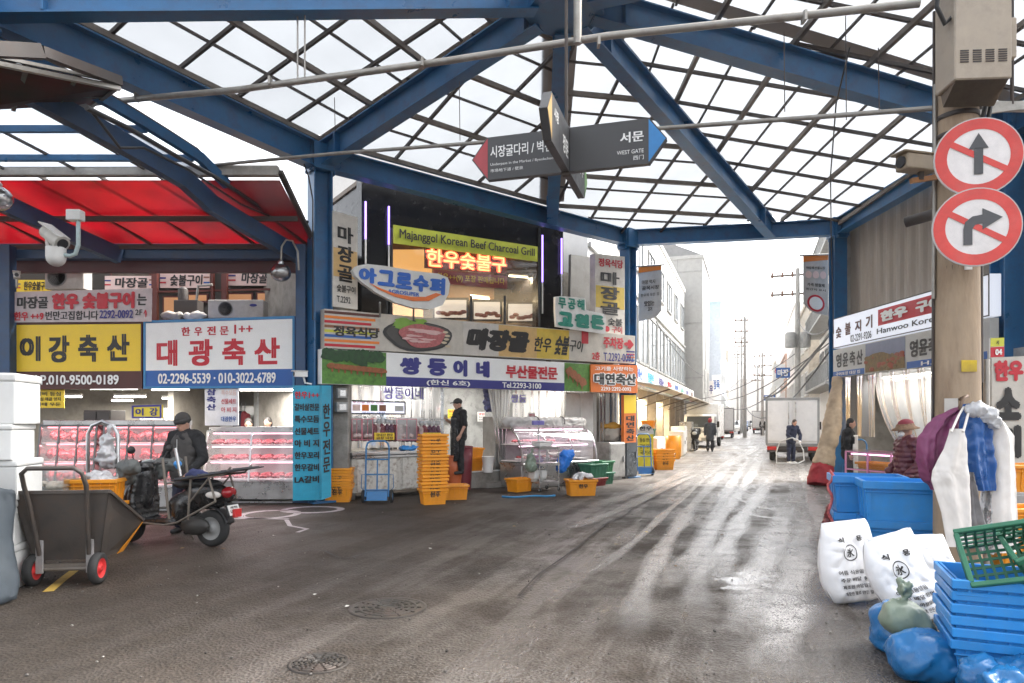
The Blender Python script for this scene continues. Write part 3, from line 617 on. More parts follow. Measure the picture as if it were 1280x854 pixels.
m = MB(); m.box((8.9, 12.6, 4.6), (.1, 1.1, 4.4)); m.build('brick_panel', mat('grey_brick', (.22, .2, .17), .8, dirt=.4, bump=.4, bs=15), rb, w=True)
m = MB(); m.tube([W(1132, 278, 13.0), W(1142, 275, 12.9), W(1168, 268, 12.4), W(1205, 262, 11.8)], .1, 10); tag(m.build('duct', DARK), 'thick dark rusty duct on the beige corrugated wall', 'pipe')
strip_lamp(V((8.9, 13.4, 2.6)), V((8.9, 16.4, 2.6)), 'fluorescent strip inside the right hand shop', e=22, grp='fluorescent strips in the right shop')
# ================================================================ SIGNS
def fl(P, pts, off): return [P.at(x, y, off) for x, y in pts]
def pr(q, x0, y0, x1, y1):
    "pixel rectangle -> board rectangle for pixel corner list q"
    (ax, ay), (bx, by), (cx_, cy), (dx, dy) = q
    def uv(x, y):
        u = (x - ax) / (bx - ax); t = ay + (by - ay) * u; b = dy + (cy - dy) * u; return u, (y - t) / (b - t)
    a = uv(x0, y0); b = uv(x1, y1); return (a[0], a[1], b[0], b[1])
FN = V((0, -1, 0))
q = [(9, 404), (178, 402.5), (178, 486), (9, 486.5)]
board('shop_sign', 'yellow butcher shop sign with four black characters over a maroon phone strip', fl(FL, q, .3), FN,
      [('#', (.012, .03, .988, .735), 'y'), ('이', pr(q, 25, 420, 51, 452), 'k', .055), ('강', pr(q, 61, 419, 87, 454), 'k', .055), ('축', pr(q, 98, 418, 123, 453), 'k', .055), ('산', pr(q, 134, 417, 162, 452), 'k', .055), ('H.P.010-9500-0189', pr(q, 38, 469, 149, 481), 'w', .03)], base=DRED, frame=DRED, fw=.025, th=.22)
q = [(179.5, 401), (368.5, 395), (368.5, 485), (179.5, 486)]
board('shop_sign', 'white butcher shop sign with four large red characters in a blue frame', fl(FL, q, .3), FN,
      [('#', (.015, .04, .985, .735), 'w'), ('한', pr(q, 227, 409, 238, 420), 'r', .04), ('우', pr(q, 243, 409, 253, 420), 'r', .04), ('전', pr(q, 259, 408, 270, 419), 'r', .04), ('문', pr(q, 275, 408, 286, 419), 'r', .04), ('1++', pr(q, 293, 406, 316, 417), 'r', .03),
       ('대', pr(q, 196, 425, 222, 458), 'r', .05), ('광', pr(q, 236, 424, 266, 458), 'r', .05), ('축', pr(q, 278, 423, 307, 457), 'r', .05), ('산', pr(q, 318, 422, 350, 456), 'r', .05), ('02-2296-5539 · 010-3022-6789', pr(q, 198, 467, 345, 479), 'w', .03)], base='b', frame=mat('sign_frame_blue', (.03, .19, .4), .4), fw=.045, th=.22)
q = [(-70, 405), (2, 404), (2, 486), (-70, 486)]
board('shop_sign', 'sliver of a yellow shop sign at the far left edge of the picture', fl(FL, q, .3), FN, [('#', (.02, .03, .98, .98), 'y')], base=DRED, frame=DRED, fw=.03, th=.2)
q = [(17, 365), (190, 360.5), (189, 402), (16, 403)]
board('cloth_banner', 'white banner with red and black characters above the yellow sign', fl(FL, q, .36), FN,
      [('마장골', pr(q, 22, 371, 61, 386), 'k', .05), ('한우 숯불구이', pr(q, 66, 367, 169, 386), 'r', .07), ('는', pr(q, 172, 367, 184, 382), 'k', .05), ('한우 ++9', pr(q, 19, 390, 56, 401), 'r', .045), ('번만고집합니다', pr(q, 58, 389, 124, 400), 'k', .03), ('2292-0092', pr(q, 126, 388, 168, 398), 'n', .03), ('2F', pr(q, 170, 387, 179, 394), 'k', .02), ('↑', pr(q, 181, 387, 185, 398), 'r', .05)], base=mat('pinkish_banner_cloth', (.62, .55, .55), .7, dirt=.2), th=.015, cat='banner')
CYAN = mat('cyan_sign_board', (.02, .3, .45), .45, dirt=.2)
q = [(366, 482), (401, 482), (401, 625), (366, 626)]; lines = ['한우1++', '갈비살전문', '특수모듬', '선물세트', '아 비 지', '한우꼬리', '한우갈비', 'LA갈비']
PB = Plane((-9, 12.85), (-3, 12.85))
board('menu_sign', 'wide face of the cyan menu board listing eight lines of black characters', fl(PB, q, 0), FN,
      [(s, (.07, .05 + .105 * i, .95, .05 + .105 * i + .066), 'r' if i == 0 else 'k', .045) for i, s in enumerate(lines)], base=CYAN, th=.1)
q = [(402, 482), (414, 482), (414, 621), (402, 625)]
board('menu_sign', 'narrow cyan board with one upright column of black characters beside the blue post', fl(FC, q, .75), FC.n, [('|한우전문', (.12, .15, .88, .78), 'k', .045)], base=CYAN, th=.1)
# centre: main restaurant sign
SGN = mat('grey_beige_sign', (.5, .46, .4), .5, dirt=.15); MT['SG_warm'] = mat('SG_warm', (.62, .4, .16), .5, rnd=0); MT['SG_gold'] = mat('SG_gold', (.62, .44, .06), .5, rnd=0); MT['SG_lt'] = mat('SG_lt', (.56, .52, .47), .5, rnd=0)
q = [(405.5, 386), (794, 420), (794, 455), (405.5, 435)]
st = [('#', (0, .04 + .12 * i, .13 - .01 * (i % 3), .04 + .12 * i + .07), k) for i, k in enumerate(['m', 'o', 'r', 'd', 'l', 'b', 'o', 'r'])]
bs = board('restaurant_sign', 'long beige restaurant sign with brush lettering and a platter of raw beef', fl(FC, q, .35), FC.n,
      st + [('#', (.36, .02, .47, .98), 'SG_lt'), ('#', (.47, .02, .6, .98), 'SG_warm'), ('#', (.6, .02, .72, .98), 'SG_gold'), ('#', (.84, .6, .845, .95), 'SG_lt')] + [('#', (.96, .55 + .1 * i, .997, .6 + .1 * i), k) for i, k in enumerate('nrob')] +
      [('정육식당', (.02, .4, .13, .68), 'k', .05), ('/마장골', (.365, .16, .565, .84), 'k', .09), ('/한우', (.585, .3, .648, .78), 'k', .04), ('/숯불', (.66, .2, .712, .85), 'k', .06), ('/구이', (.717, .3, .77, .7), 'k', .03), ('■', (.768, -.08, .795, .42), 'r', .05), ('주차장', (.857, .1, .945, .52), 'r', .06), ('→', (.948, .14, .99, .5), 'r', .12), ('2층', (.81, .66, .843, .94), 'r', .04), ('T.2292-0092', (.857, .66, .99, .95), 'n', .02)], base=SGN, th=.18)
f = bil(fl(FC, q, .362)); m = MB()
def disc(m, f, cu, cv, ru, rv, mi, n=24, dz=0, wob=0, rot=0):
    pts = []
    for k in range(n):
        a = 2 * math.pi * k / n; r = 1 + wob * math.sin(3 * a + cu * 40) + wob * .7 * math.sin(5 * a + cv * 9)
        x, y = ru * math.cos(a) * r, rv * math.sin(a) * r; x, y = x * math.cos(rot) - y * math.sin(rot) * ru / rv, y * math.cos(rot) + x * math.sin(rot) * rv / ru
        pts.append(f(cu + x, cv + y) + FC.n * dz)
    m.prism(pts, FC.n * .003, mi)
disc(m, f, .233, .53, .093, .43, 0, 28, 0, .04, .1)
disc(m, f, .235, .52, .086, .38, 1, 28, .004, .04, .1)
for k in range(16): disc(m, f, .178 + .07 * random.random(), .12 + .24 * random.random(), .016, .07, 2, 10, .008 + .001 * k, .2)
disc(m, f, .243, .52, .062, .33, 3, 28, .03, .07, .1)
for k in range(16): disc(m, f, .2 + .085 * random.random(), .34 + .36 * random.random(), .022, .03, 4, 12, .034 + .0007 * k, .25, .3)
for k in range(5): disc(m, f, .3 + .012 * random.random(), .38 + .1 * k, .008, .035, 5, 10, .036)
m.build('platter_picture', [mat('slate_dark', (.03, .03, .03), .5), mat('slate_mid', (.07, .065, .06), .5), mat('lettuce', (.2, .38, .05), .5), mat('raw_beef', (.42, .12, .12), .5, vs=20, var=.4), mat('beef_fat', (.65, .42, .4), .5), mat('mushroom', (.6, .5, .35), .5)], bs, w=True)
# offal shop sign with cattle photographs
GRASS = mat('printed_grass', (.1, .24, .04), .6, var=.5, vs=12); PTREE = mat('printed_trees', (.02, .06, .02), .6, var=.6, vs=9); COW = mat('printed_cattle', (.26, .085, .03), .6, var=.4, vs=14)
q = [(401.5, 436), (738, 455), (738, 490), (401.5, 480)]
os_ = board('shop_sign', 'white offal shop sign with blue characters between two photographs of brown cattle', fl(FC, q, .36), FC.n,
      [('#', (.002, .01, .19, .99), 'printed_grass'), ('#', (.873, .01, .998, .99), 'printed_grass'), ('#', (.19, .72, .873, 1.0), 'n'), ('쌍', (.233, .1, .302, .64), 'n', .07), ('둥', (.325, .1, .39, .64), 'n', .07), ('이', (.415, .1, .465, .64), 'n', .07), ('네', (.5, .1, .55, .64), 'n', .07), ('부산물전문', (.615, .17, .84, .63), 'r', .06), ('(한신 6호)', (.32, .765, .475, .96), 'w', .03), ('Tel.2293-3100', (.6, .765, .765, .95), 'w', .03)], base='w', th=.16)
f = bil(fl(FC, q, .372)); m = MB()
for k in range(12): disc(m, f, .015 + .014 * k, .12 + .1 * random.random(), .016, .17, 0, 12, .001 * k, .15)
disc(m, f, .11, .22, .03, .24, 0, 14, .014, .2)
for k in range(9): disc(m, f, .03 + .018 * k, .47 + .012 * k, .017, .08, 1, 12, .016 + .001 * k, .1); disc(m, f, .03 + .018 * k, .6 + .012 * k, .003, .06, 1, 6, .016)
for k in range(4): disc(m, f, .895 + .022 * k, .3 + .12 * k, .017, .16, 1, 12, .016 + .001 * k, .12); disc(m, f, .89 + .022 * k, .48 + .12 * k, .003, .12, 1, 6, .016)
m.build('cattle_picture', [PTREE, COW], os_, w=True)
q = [(738.5, 455.5), (797, 456.5), (797, 491.5), (738.5, 490)]; OR = mat('orange_sign', (.68, .16, .02), .45)
board('shop_sign', 'square orange butcher sign with bold black characters outlined in white', fl(FC, q, .4), FC.n, [('대연축산', (.05, .28, .97, .76), 'w', .13), ('대연축산', (.06, .3, .96, .74), 'k', .055), ('고기를 사랑하는', (.08, .07, .9, .22), 'w', .02), ('2293·2292-0092', (.2, .8, .85, .94), 'w', .02)], base=OR, th=.16)
q = [(780, 494), (795, 494), (795, 553), (780, 554)]
board('upright_sign', 'narrow orange upright sign under the square orange sign', fl(FC, q, .35), FC.n, [('#', (0, 0, 1, .38), 'y'), ('|대연축산', (.15, .42, .85, .97), 'k', .05)], base=OR, th=.1)
WARM = mat('upright_sign_beige', (.6, .56, .5), .5, dirt=.2)
q = [(416, 263), (447, 272), (447, 387), (416, 383)]
board('upright_sign', 'tall beige and amber upright sign at the left corner of the black restaurant', fl(FC, q, .25), FC.n, [('#', (.02, .38, .98, .68), 'SG_warm'), ('|마장골', (.18, .12, .82, .74), 'k', .05), ('숯불구이', (.15, .76, .9, .84), 'k', .03), ('T.2292', (.15, .88, .7, .95), 'k', .02)], base=WARM, th=.25)
q = [(744, 317), (781, 321), (781, 419), (744, 415)]
board('upright_sign', 'tall beige and amber upright sign beside the right blue post', fl(FC, q, .22), FC.n, [('#', (.02, .4, .98, .68), 'SG_gold'), ('정육식당', (.1, .05, .93, .16), 'r', .05), ('|마장골', (.16, .2, .8, .78), 'k', .05), ('숯불', (.4, .8, .9, .9), 'k', .04), ('● 구이', (.3, .9, .9, .99), 'r', .03)], base=WARM, th=.2)
LIME = mat('lime_banner', (.42, .47, .03), .5, dirt=.1)
q = [(492, 281), (672, 308.5), (672, 327), (492, 304)]
board('banner_sign', 'lime green banner with black English lettering over the restaurant window', fl(FU, q, .12), FU.n, [('Majanggol Korean Beef Charcoal Grill', (.035, .16, .975, .84), 'k', .02)], base=LIME, th=.03)
NEON = glow('red_neon', (1, .08, .03), 1.0); MT['neon_w'] = glow('neon_w', (1, .45, .15), .8)
q = [(531, 308), (634, 320), (634, 343), (531, 335)]
board('neon_sign', 'glowing red neon characters inside the restaurant window', fl(FU, q, -.2), FU.n, [('한우숯불구', (.01, .05, .99, .95), 'red_neon', .075), ('한우숯불구', (.02, .08, .98, .92), 'neon_w', .0)], base=mat('smoked_plate', (.05, .012, .01), .3), th=.03)
q = [(542, 337), (634, 345), (634, 361), (542, 354)]
board('neon_sign', 'dark red strip of small yellow characters below the neon', fl(FU, q, -.2), FU.n, [('한우++(9) 포장 판매됩니다', (.04, .2, .96, .8), 'y', .02)], base=mat('dark_red_strip', (.25, .02, .02), .4), th=.03)
# oval logo sign: blue characters above an orange swoosh
q = [(446, 330), (560, 341), (558, 388), (446, 372)]; P4 = fl(FC, q, .75); f = bil(P4); n_ = FC.n
ag = thing('logo_sign', 'white leaf shaped sign with blue characters and an orange swoosh', 'sign', f(.5, 1))
ol = []
top = [(-.04, .2), (.0, .06), (.1, -.03), (.3, -.02), (.6, .04), (.88, .05), (1.0, .13), (1.03, .28)]; bot = [(1.02, .55), (.95, .88), (.8, 1.04), (.6, 1.06), (.4, .98), (.2, .78), (.06, .54), (-.02, .36)]
m = MB(); m.prism([f(u, v) for u, v in top + bot], n_ * -.1); m.build('panel', WHITE, ag, w=True, bev=.02, seg=2)
m = MB(); f2 = lambda u, v: f(u, v) + n_ * .012
for i, ch in enumerate('아그로수퍼'): write(m, ch, f2, (.02 + .192 * i, .08 + .02 * i, .02 + .192 * i + .178, .54 + .02 * i), 0, .07)
write(m, 'AGROSUPER', f2, (.32, .63, .67, .74), 0, .03); m.build('lettering', mat('logo_blue', (.015, .12, .5), .4), ag, w=True)
m = MB(); a = [(.12, .52), (.22, .68), (.4, .83), (.6, .88), (.78, .82), (.93, .6)]; b = [(.86, .58), (.74, .72), (.58, .77), (.4, .74), (.25, .65)]
m.prism([f2(u, v) for u, v in a + b], n_ * .006); m.build('swoosh', mat('logo_orange', (.75, .16, .02), .4), ag, w=True)
m = MB()
for px, y0, y1 in ((475, 378, 398), (517, 385, 402)): m.tube([FC.at(px, y0, .68), FC.at(px, y1, .3)], .02, 6)
m.build('bracket', GREYP, ag, w=True)
# cut out letter sign
q = [(694, 369), (757, 379), (757, 417), (694, 409)]; f = bil(fl(FC, q, .5))
ct = thing('letter_sign', 'cut out sign of teal characters with thick white outlines', 'sign', f(.5, 1)); m = MB()
m.prism([f(u, v) for u, v in ((.0, .05), (.1, 0), (.58, -.06), (.6, .32), (.97, .36), (1.0, .42), (1.0, 1.0), (.9, 1.02), (.02, .98), (0, .5))], FC.n * -.06); m.build('panel', WHITE, ct, w=True, bev=.02)
m = MB(); f2 = lambda u, v: f(u, v) + FC.n * .015
for i, ch in enumerate('무공해'): write(m, ch, f2, (.05 + .18 * i, .04 - .02 * i, .2 + .18 * i, .4 - .02 * i), 0, .06)
for i, ch in enumerate('고원돈'): write(m, ch, f2, (.05 + .315 * i, .48 - .02 * i, .33 + .315 * i, .94 - .02 * i), 0, .09)
m.build('lettering', mat('teal_letters', (.02, .28, .2), .4), ct, w=True)
# right hand shop signs
LITW = glow('backlit_white_panel', (.86, .9, 1), .12)
q = [(1041.5, 399), (1237, 342), (1237, 395), (1041.5, 436)]; P4 = fl(FR, q, .1); n_ = V((-1, 0, 0))
board('lightbox_sign', 'backlit white grill sign with dark characters and a red box', P4, n_,
      [('#', (.375, .12, .97, .6), 'r'), ('숯', pr(q, 1047, 409, 1057, 421), 'm', .05), ('불', pr(q, 1063, 402, 1073, 416), 'm', .06), ('지', pr(q, 1080, 398, 1090, 411), 'm', .05), ('기', pr(q, 1097, 391, 1107, 406), 'm', .05), ('02-2291-9206', pr(q, 1073, 417, 1106, 419), 'k', .02), ('한우', (.4, .2, .58, .52), 'w', .07), ('구이 전문', (.63, .2, .95, .52), 'w', .07), ('Hanwoo Korean BBQ', (.37, .68, .93, .88), 'k', .02)], base='w', th=.2, lit=LITW, frame=DARK, fw=.02)
HILL = mat('printed_autumn_hill', (.16, .1, .035), .6, var=.6, vs=14); HSKY = mat('printed_sky', (.2, .22, .3), .6)
q = [(1041.5, 438), (1237, 397), (1237, 449), (1041.5, 472)]; P4 = fl(FR, q, .1)
rs_ = board('shop_sign', 'grey butcher sign with a printed autumn hill and blue bottom strip', P4, n_,
      [('#', (.0, .8, .27, 1), 'b'), ('#', (.57, .8, .99, 1), 'b'), ('#', (.28, .03, .56, .97), 'printed_sky'), ('영', (.03, .16, .08, .68), 'k', .05), ('윤', (.09, .16, .14, .68), 'k', .05), ('축', (.15, .16, .2, .68), 'k', .05), ('산', (.21, .16, .26, .68), 'k', .05), ('구이포장 대상 집', (.03, .84, .24, .96), 'w', .02), ('영윤축산 전문', (.59, .18, .93, .7), 'k', .06), ('H.P 010', (.66, .84, .9, .96), 'w', .02)], base='e', th=.16)
f = bil(P4); m = MB()
pts = [f(.28, .97)] + [f(.28 + .28 * i / 14, .52 - .14 * math.sin(i * .32) - .02 * random.random()) + n_ * .006 for i in range(15)] + [f(.56, .97)]
m.prism([p + n_ * .008 for p in pts], n_ * .002)
for k in range(30): u = .285 + .265 * random.random(); v = .5 + .42 * random.random(); c = f(u, v) + n_ * .012; m.ell(c, (.004, .07 + .06 * random.random(), .05), 8, 5, 1 if random.random() < .5 else 0)
m.build('hill_picture', [HILL, mat('printed_red_trees', (.25, .05, .02), .6)], rs_, w=True)
PN = Plane((5, 9.6), (9, 9.6)); q = [(1240, 447), (1310, 444), (1310, 655), (1240, 650)]
board('standing_sign', 'tall dirty white sign with red and black brush characters at the right edge', fl(PN, q, 0), FN, [('한우', (.03, .02, .55, .15), 'r', .07), ('|소머리', (.05, .17, .5, .86), 'k', .08), ('-57', (.42, .66, .55, .7), 'k', .03)], base=mat('dirty_white_board', (.55, .52, .46), .6, dirt=.4, dcol=(.3, .26, .2)), th=.06)
q = [(1238, 423), (1255, 422), (1255, 446), (1238, 447)]; PN2 = Plane((5, 9.7), (9, 9.7))
board('number_plate', 'small lime and red number plate reading 04 beside the pole', fl(PN2, q, 0), FN, [('#', (0, 0, 1, .45), 'l'), ('#', (0, .47, 1, 1), 'r'), ('서', (.4, .12, .6, .36), 'k', .03), ('04', (.3, .58, .8, .9), 'w', .05)], base='w', th=.03)
# street banners on brackets
for lab, P_, q, its, grp in (('beige street banner with a red top hanging left of the street opening', Plane((3, 19.6), (6, 19.6)), [(798, 334), (826.5, 332), (826.5, 398), (798, 402)], [('#', (0, 0, 1, .08), 'o'), ('마장 먹자', (.15, .25, .75, .33), 'k', .02), ('골목시장', (.15, .36, .9, .44), 'k', .03), ('한우의 모든 것', (.1, .5, .9, .56), 'k', .02), ('맛있는', (.25, .64, .7, .74), 'k', .04), ('고기', (.4, .76, .6, .84), 'k', .05)], 0),
                             ('beige street banner with pink circles hanging right of the street opening', Plane((6, 18.6), (12, 18.6)), [(1004, 320), (1035, 319), (1035, 395), (1004, 389)], [('#', (0, 0, 1, .08), 'o'), ('마장축산물시장', (.12, .19, .88, .24), 'k', .02), ('●●●', (.08, .27, .92, .4), 'p', .02), ('가격 정찰제', (.15, .48, .85, .54), 'k', .03), ('원산지 표시', (.1, .57, .9, .61), 'k', .02), ('●', (.15, .68, .85, .97), 'r', .0), ('●', (.23, .715, .77, .935), 'w', .0), ('맛집', (.32, .76, .68, .88), 'k', .04)], 0)):
    P4 = fl(P_, q, 0); f = bil(P4); t = thing('street_banner', lab, 'banner', f(.5, 1)); cl = mat('banner_cloth', (.5, .47, .44), .8, dirt=.15)
    m = MB()
    sh = [(0, 0), (1, 0)] + ([(1, .86), (.85, .93), (.6, .98), (0, 1.0)] if P_.a.y > 19 else [(1, 1.0), (.6, 1.0), (.25, .96), (0, .86)])
    m.prism([f(u, v) for u, v in sh], V((0, .012, 0))); m.build('cloth', cl, t, w=True)
    m = MB(); m2 = MB(); ks = []
    for tx, r, k, *bo in its:
        if k not in ks: ks.append(k)
        if tx == '#': m.prism([f(r[0], r[1]) + FN * .006, f(r[2], r[1]) + FN * .006, f(r[2], r[3]) + FN * .006, f(r[0], r[3] + .03) + FN * .006], FN * .002, ks.index(k))
        else: write(m, tx, lambda u, v: f(u, v) + FN * (.01 + .004 * ks.index(k)), r, ks.index(k), bo[0])
    m.build('lettering', [ink(k) for k in ks], t, w=True)
    m = MB(); m.tube([f(-.15, -.01), f(1.15, -.01)], .025, 6); m.build('bracket', GREYP, t, w=True)
# hanging direction sign, four arrow arms on one post
ds = thing('direction_sign', 'dark hanging direction sign with four arrow arms and coloured tips', 'sign', (.66, 8.3, 4.6), math.atan2(-.28, .96))
GPH = mat('graphite_sign', (.045, .045, .047), .45, var=.1); m = MB(); m.box((0, 0, .27), (.09, .09, .6)); m.tube([(.0, 0, .5), (.0, 0, 3.5)], .022, 8); m.build('post', DARK, ds)
arms = [(0, 1.0, (.02, .2, .5), [('서문', (.64, .26, .93, .5), .03), ('WEST GATE', (.6, .66, .93, .75), .01), ('西门', (.8, .8, .93, .9), .01)], 'arm with a blue arrow tip', 1.0),
        (180, 1.0, (.4, .04, .05), [('시장굴다리 / 벽천', (.03, .22, .9, .5), .02), ('Underpass in the Market / Byeokcheon', (.03, .62, .95, .7), .005), ('市场地下道 / 壁泉', (.03, .76, .5, .84), .005)], 'arm with a red arrow tip', 1.0),
        (-90, 1.0, (.5, .33, .12), [('시장', (.1, .2, .35, .45), .03), ('정문', (.6, .4, .95, .8), .03)], 'arm with a tan arrow tip', 1.0), (90, 1.0, (.2, .42, .12), [('입구', (.5, .3, .9, .6), .03)], 'arm with a green arrow tip', 1.0)]
for an, ln, colr, its, lab, _ in arms:
    Mz = Matrix.Rotation(R(an), 3, 'Z'); tp = lambda x, y, z: Mz @ V((x, y, z))
    m = MB(); z0, z1, e = 0, .53, .045
    m.prism([tp(.05, -e, z0), tp(ln, -e, z0), tp(ln + .2, -e, .27), tp(ln, -e, z1), tp(.05, -e, z1)], Mz @ V((0, 2 * e, 0))); a_ = m.build('arrow_arm', GPH, ds, bev=.006); a_['label'] = 'dark ' + lab
    cm = mat('arrow_tip_%d' % (an % 360), colr, .4)
    m = MB(); m2 = MB()
    for sg in (-1, 1):
        yy = sg * (e + .003); m.prism([tp(ln - .01, yy, z0 + .015), tp(ln + .185, yy, .27), tp(ln - .01, yy, z1 - .015)], Mz @ V((0, sg * .002, 0)))
        for s, r, bo in its:
            if an in (180, -90, 90): ff = (lambda u, v, sg=sg: tp(ln - .02 - .9 * u, yy + sg * .003, z1 - .53 * v)) if sg == (1 if an in (180,) else -1 if an == -90 else 1) else (lambda u, v, sg=sg: tp(.08 + .9 * u, yy + sg * .003, z1 - .53 * v))
            else: ff = (lambda u, v, sg=sg: tp(.05 + .95 * u, yy + sg * .003, z1 - .53 * v)) if sg == -1 else (lambda u, v, sg=sg: tp(1.0 - .95 * u, yy + sg * .003, z1 - .53 * v))
            if an == -90: ff = (lambda u, v, sg=sg: tp(.08 + .9 * (u if sg < 0 else 1 - u), yy + sg * .003, z1 - .53 * v))
            write(m2, s, ff, r, 0, bo)
    m.build('arrow_tip', cm, a_); m2.build('lettering', ink('w'), a_)
# ================================================================ BUILDERS
def cap(m, p, q, r1, r2, mi=0, n=12):
    p, q = V(p), V(q); m.tube([p, q], [r1, r2], n, mi); m.ell(p, (r1,) * 3, n, 8, mi); m.ell(q, (r2,) * 3, n, 8, mi)
def crumple(o, amp, sc_, seed=0):
    me = o.data; n = len(me.vertices); off = V((seed * 3.1, seed, 0)); P = [v.co.copy() for v in me.vertices]; Nn = [v.normal.copy() for v in me.vertices]; out = []
    for p, q in zip(P, Nn):
        c = p * sc_ + off; p = p + q * (noise.noise(c) * amp + noise.noise(c * 2.7) * amp * .5); out += [p.x, p.y, p.z]
    me.vertices.foreach_set('co', out); me.update()
def crease(o, amp, sc_, seed=0):
    "sharp folds: ridged noise pushed along the normals"
    me = o.data; off = V((seed * 2.3, seed, seed * .7)); P = [v.co.copy() for v in me.vertices]; Nn = [v.normal.copy() for v in me.vertices]; out = []
    for p, q in zip(P, Nn):
        c = p * sc_ + off; c = c + noise.noise_vector(c * .6) * .8; r = (.35 - abs(noise.noise(c))) * amp + (.3 - abs(noise.noise(c * 2.3 + off))) * amp * .5; p = p + q * r; out += [p.x, p.y, p.z]
    me.vertices.foreach_set('co', out); me.update()
def tub(m, L, Wd, H, taper, t, mi=0, z0=0):
    "open tapered box with wall thickness"
    def ring(k, z, ins=0): a, b = L / 2 - taper * (1 - k) - ins, Wd / 2 - taper * (1 - k) - ins; return [(-a, -b, z), (a, -b, z), (a, b, z), (-a, b, z)]
    vs = ring(0, z0) + ring(1, z0 + H) + ring(1, z0 + H, t) + ring(0, z0 + t, t)
    fs = [(3, 2, 1, 0), (12, 13, 14, 15)] + [(a * 4 + i, a * 4 + (i + 1) % 4, a * 4 + 4 + (i + 1) % 4, a * 4 + 4 + i) for a in range(3) for i in range(4)]
    m.add(vs, fs, mi)
def crate(name, label, cat, loc, rz, L, Wd, H, m_, group=None, ribs=5, rim=.045, taper=.03, mark=None, lip2=True):
    t = thing(name, label, cat, loc, rz, group); m = MB(); tub(m, L - .03, Wd - .03, H, taper, .012)
    for s in (-1, 1):
        for i in range(ribs):
            x = (L - 2 * taper - .1) * (i / (ribs - 1) - .5); yb, yt = s * (Wd / 2 - taper - .013), s * (Wd / 2 - .014)
            m.bar((x, yb, .03), (x, yt, H - rim), .012, .018, 0, V((1, 0, 0)))
        for i in range(3):
            y = (Wd - 2 * taper - .1) * (i / 2 - .5); m.bar((s * (L / 2 - taper - .013), y, .03), (s * (L / 2 - .014), y, H - rim), .012, .018, 0, V((0, 1, 0)))
    m.build('tub', m_, t)
    m = MB()
    for s in (-1, 1):
        m.box((0, s * Wd / 2, H - rim / 2), (L + .02, .022, rim)); m.box((s * L / 2, 0, H - rim / 2), (.022, Wd - .022, rim))
        if lip2: m.box((0, s * (Wd / 2 - .012), H - rim - .035), (L - .02, .018, .014))
    m.build('rim', m_, t, bev=.005)
    if mark:
        m = MB(); write(m, mark, lambda u, v: V((-.1 + .2 * u, -(Wd / 2 - taper * .45) - .006, H * .45 + .1 - .09 * v)), (0, 0, 1, 1), 0, .05); m.build('lettering', ink('k'), t)
    return t
def wheel(parent, c, r, w, ax, rimm=GREYP, name='wheel', loc=None):
    "tyre with a rim as its sub-part; ax = axle direction"
    ax = V(ax).normalized(); u = ax.cross(Z).normalized(); M = Matrix((u, ax.cross(u), ax)).transposed()
    m = MB(); m.lathe([(r * .62, -w / 2 * .8), (r * .85, -w / 2), (r * .97, -w / 2 * .6), (r, 0), (r * .97, w / 2 * .6), (r * .85, w / 2), (r * .62, w / 2 * .8)], c, 24, 0, M, cap=False)
    o = m.build(name, RUBBER, parent)
    m = MB(); m.lathe([(.012, -w * .42), (r * .2, -w * .42), (r * .25, -w * .2), (r * .5, -w * .15), (r * .62, -w * .4), (r * .66, -w * .4), (r * .66, w * .4), (r * .62, w * .4), (r * .5, w * .15), (r * .25, w * .2), (r * .2, w * .42), (.012, w * .42)], c, 20, 0, M, cap=True); m.build('rim', rimm, o)
    return o
def hand_truck(label, loc, rz, m_=HBLUE, h=1.25, w=.42, group=None, lean=.0):
    t = thing('hand_truck', label, 'hand truck', loc, rz, group); t.rotation_euler = (lean, 0, rz); m = MB(); r = .018
    x = w / 2; m.tube([(-x, 0, .12), (-x, 0, h - .12), (-x + .03, 0, h - .04), (-x + .09, 0, h), (x - .09, 0, h), (x - .03, 0, h - .04), (x, 0, h - .12), (x, 0, .12)], r, 8)
    for z in (.25, .55, .84): m.tube([(-x, 0, z), (x, 0, z)], r * .8, 8)
    m.tube([(0, 0, .25), (0, 0, .84)], r * .8, 8)
    for s in (-1, 1): m.tube([(s * x, 0, .55), (s * (x + .08), .04, .55), (s * (x + .09), .06, .3), (s * x, .06, .2)], .008, 6)
    m.build('frame', m_, t)
    m = MB(); m.box((0, -.1, .05), (w * .95, .22, .012)); m.box((0, 0, .14), (w * .9, .016, .18)); m.build('toe_plate', m_, t, bev=.003)
    for s in (-1, 1): wheel(t, (s * (x + .05), .07, .13), .13, .06, (1, 0, 0), m_)
    return t
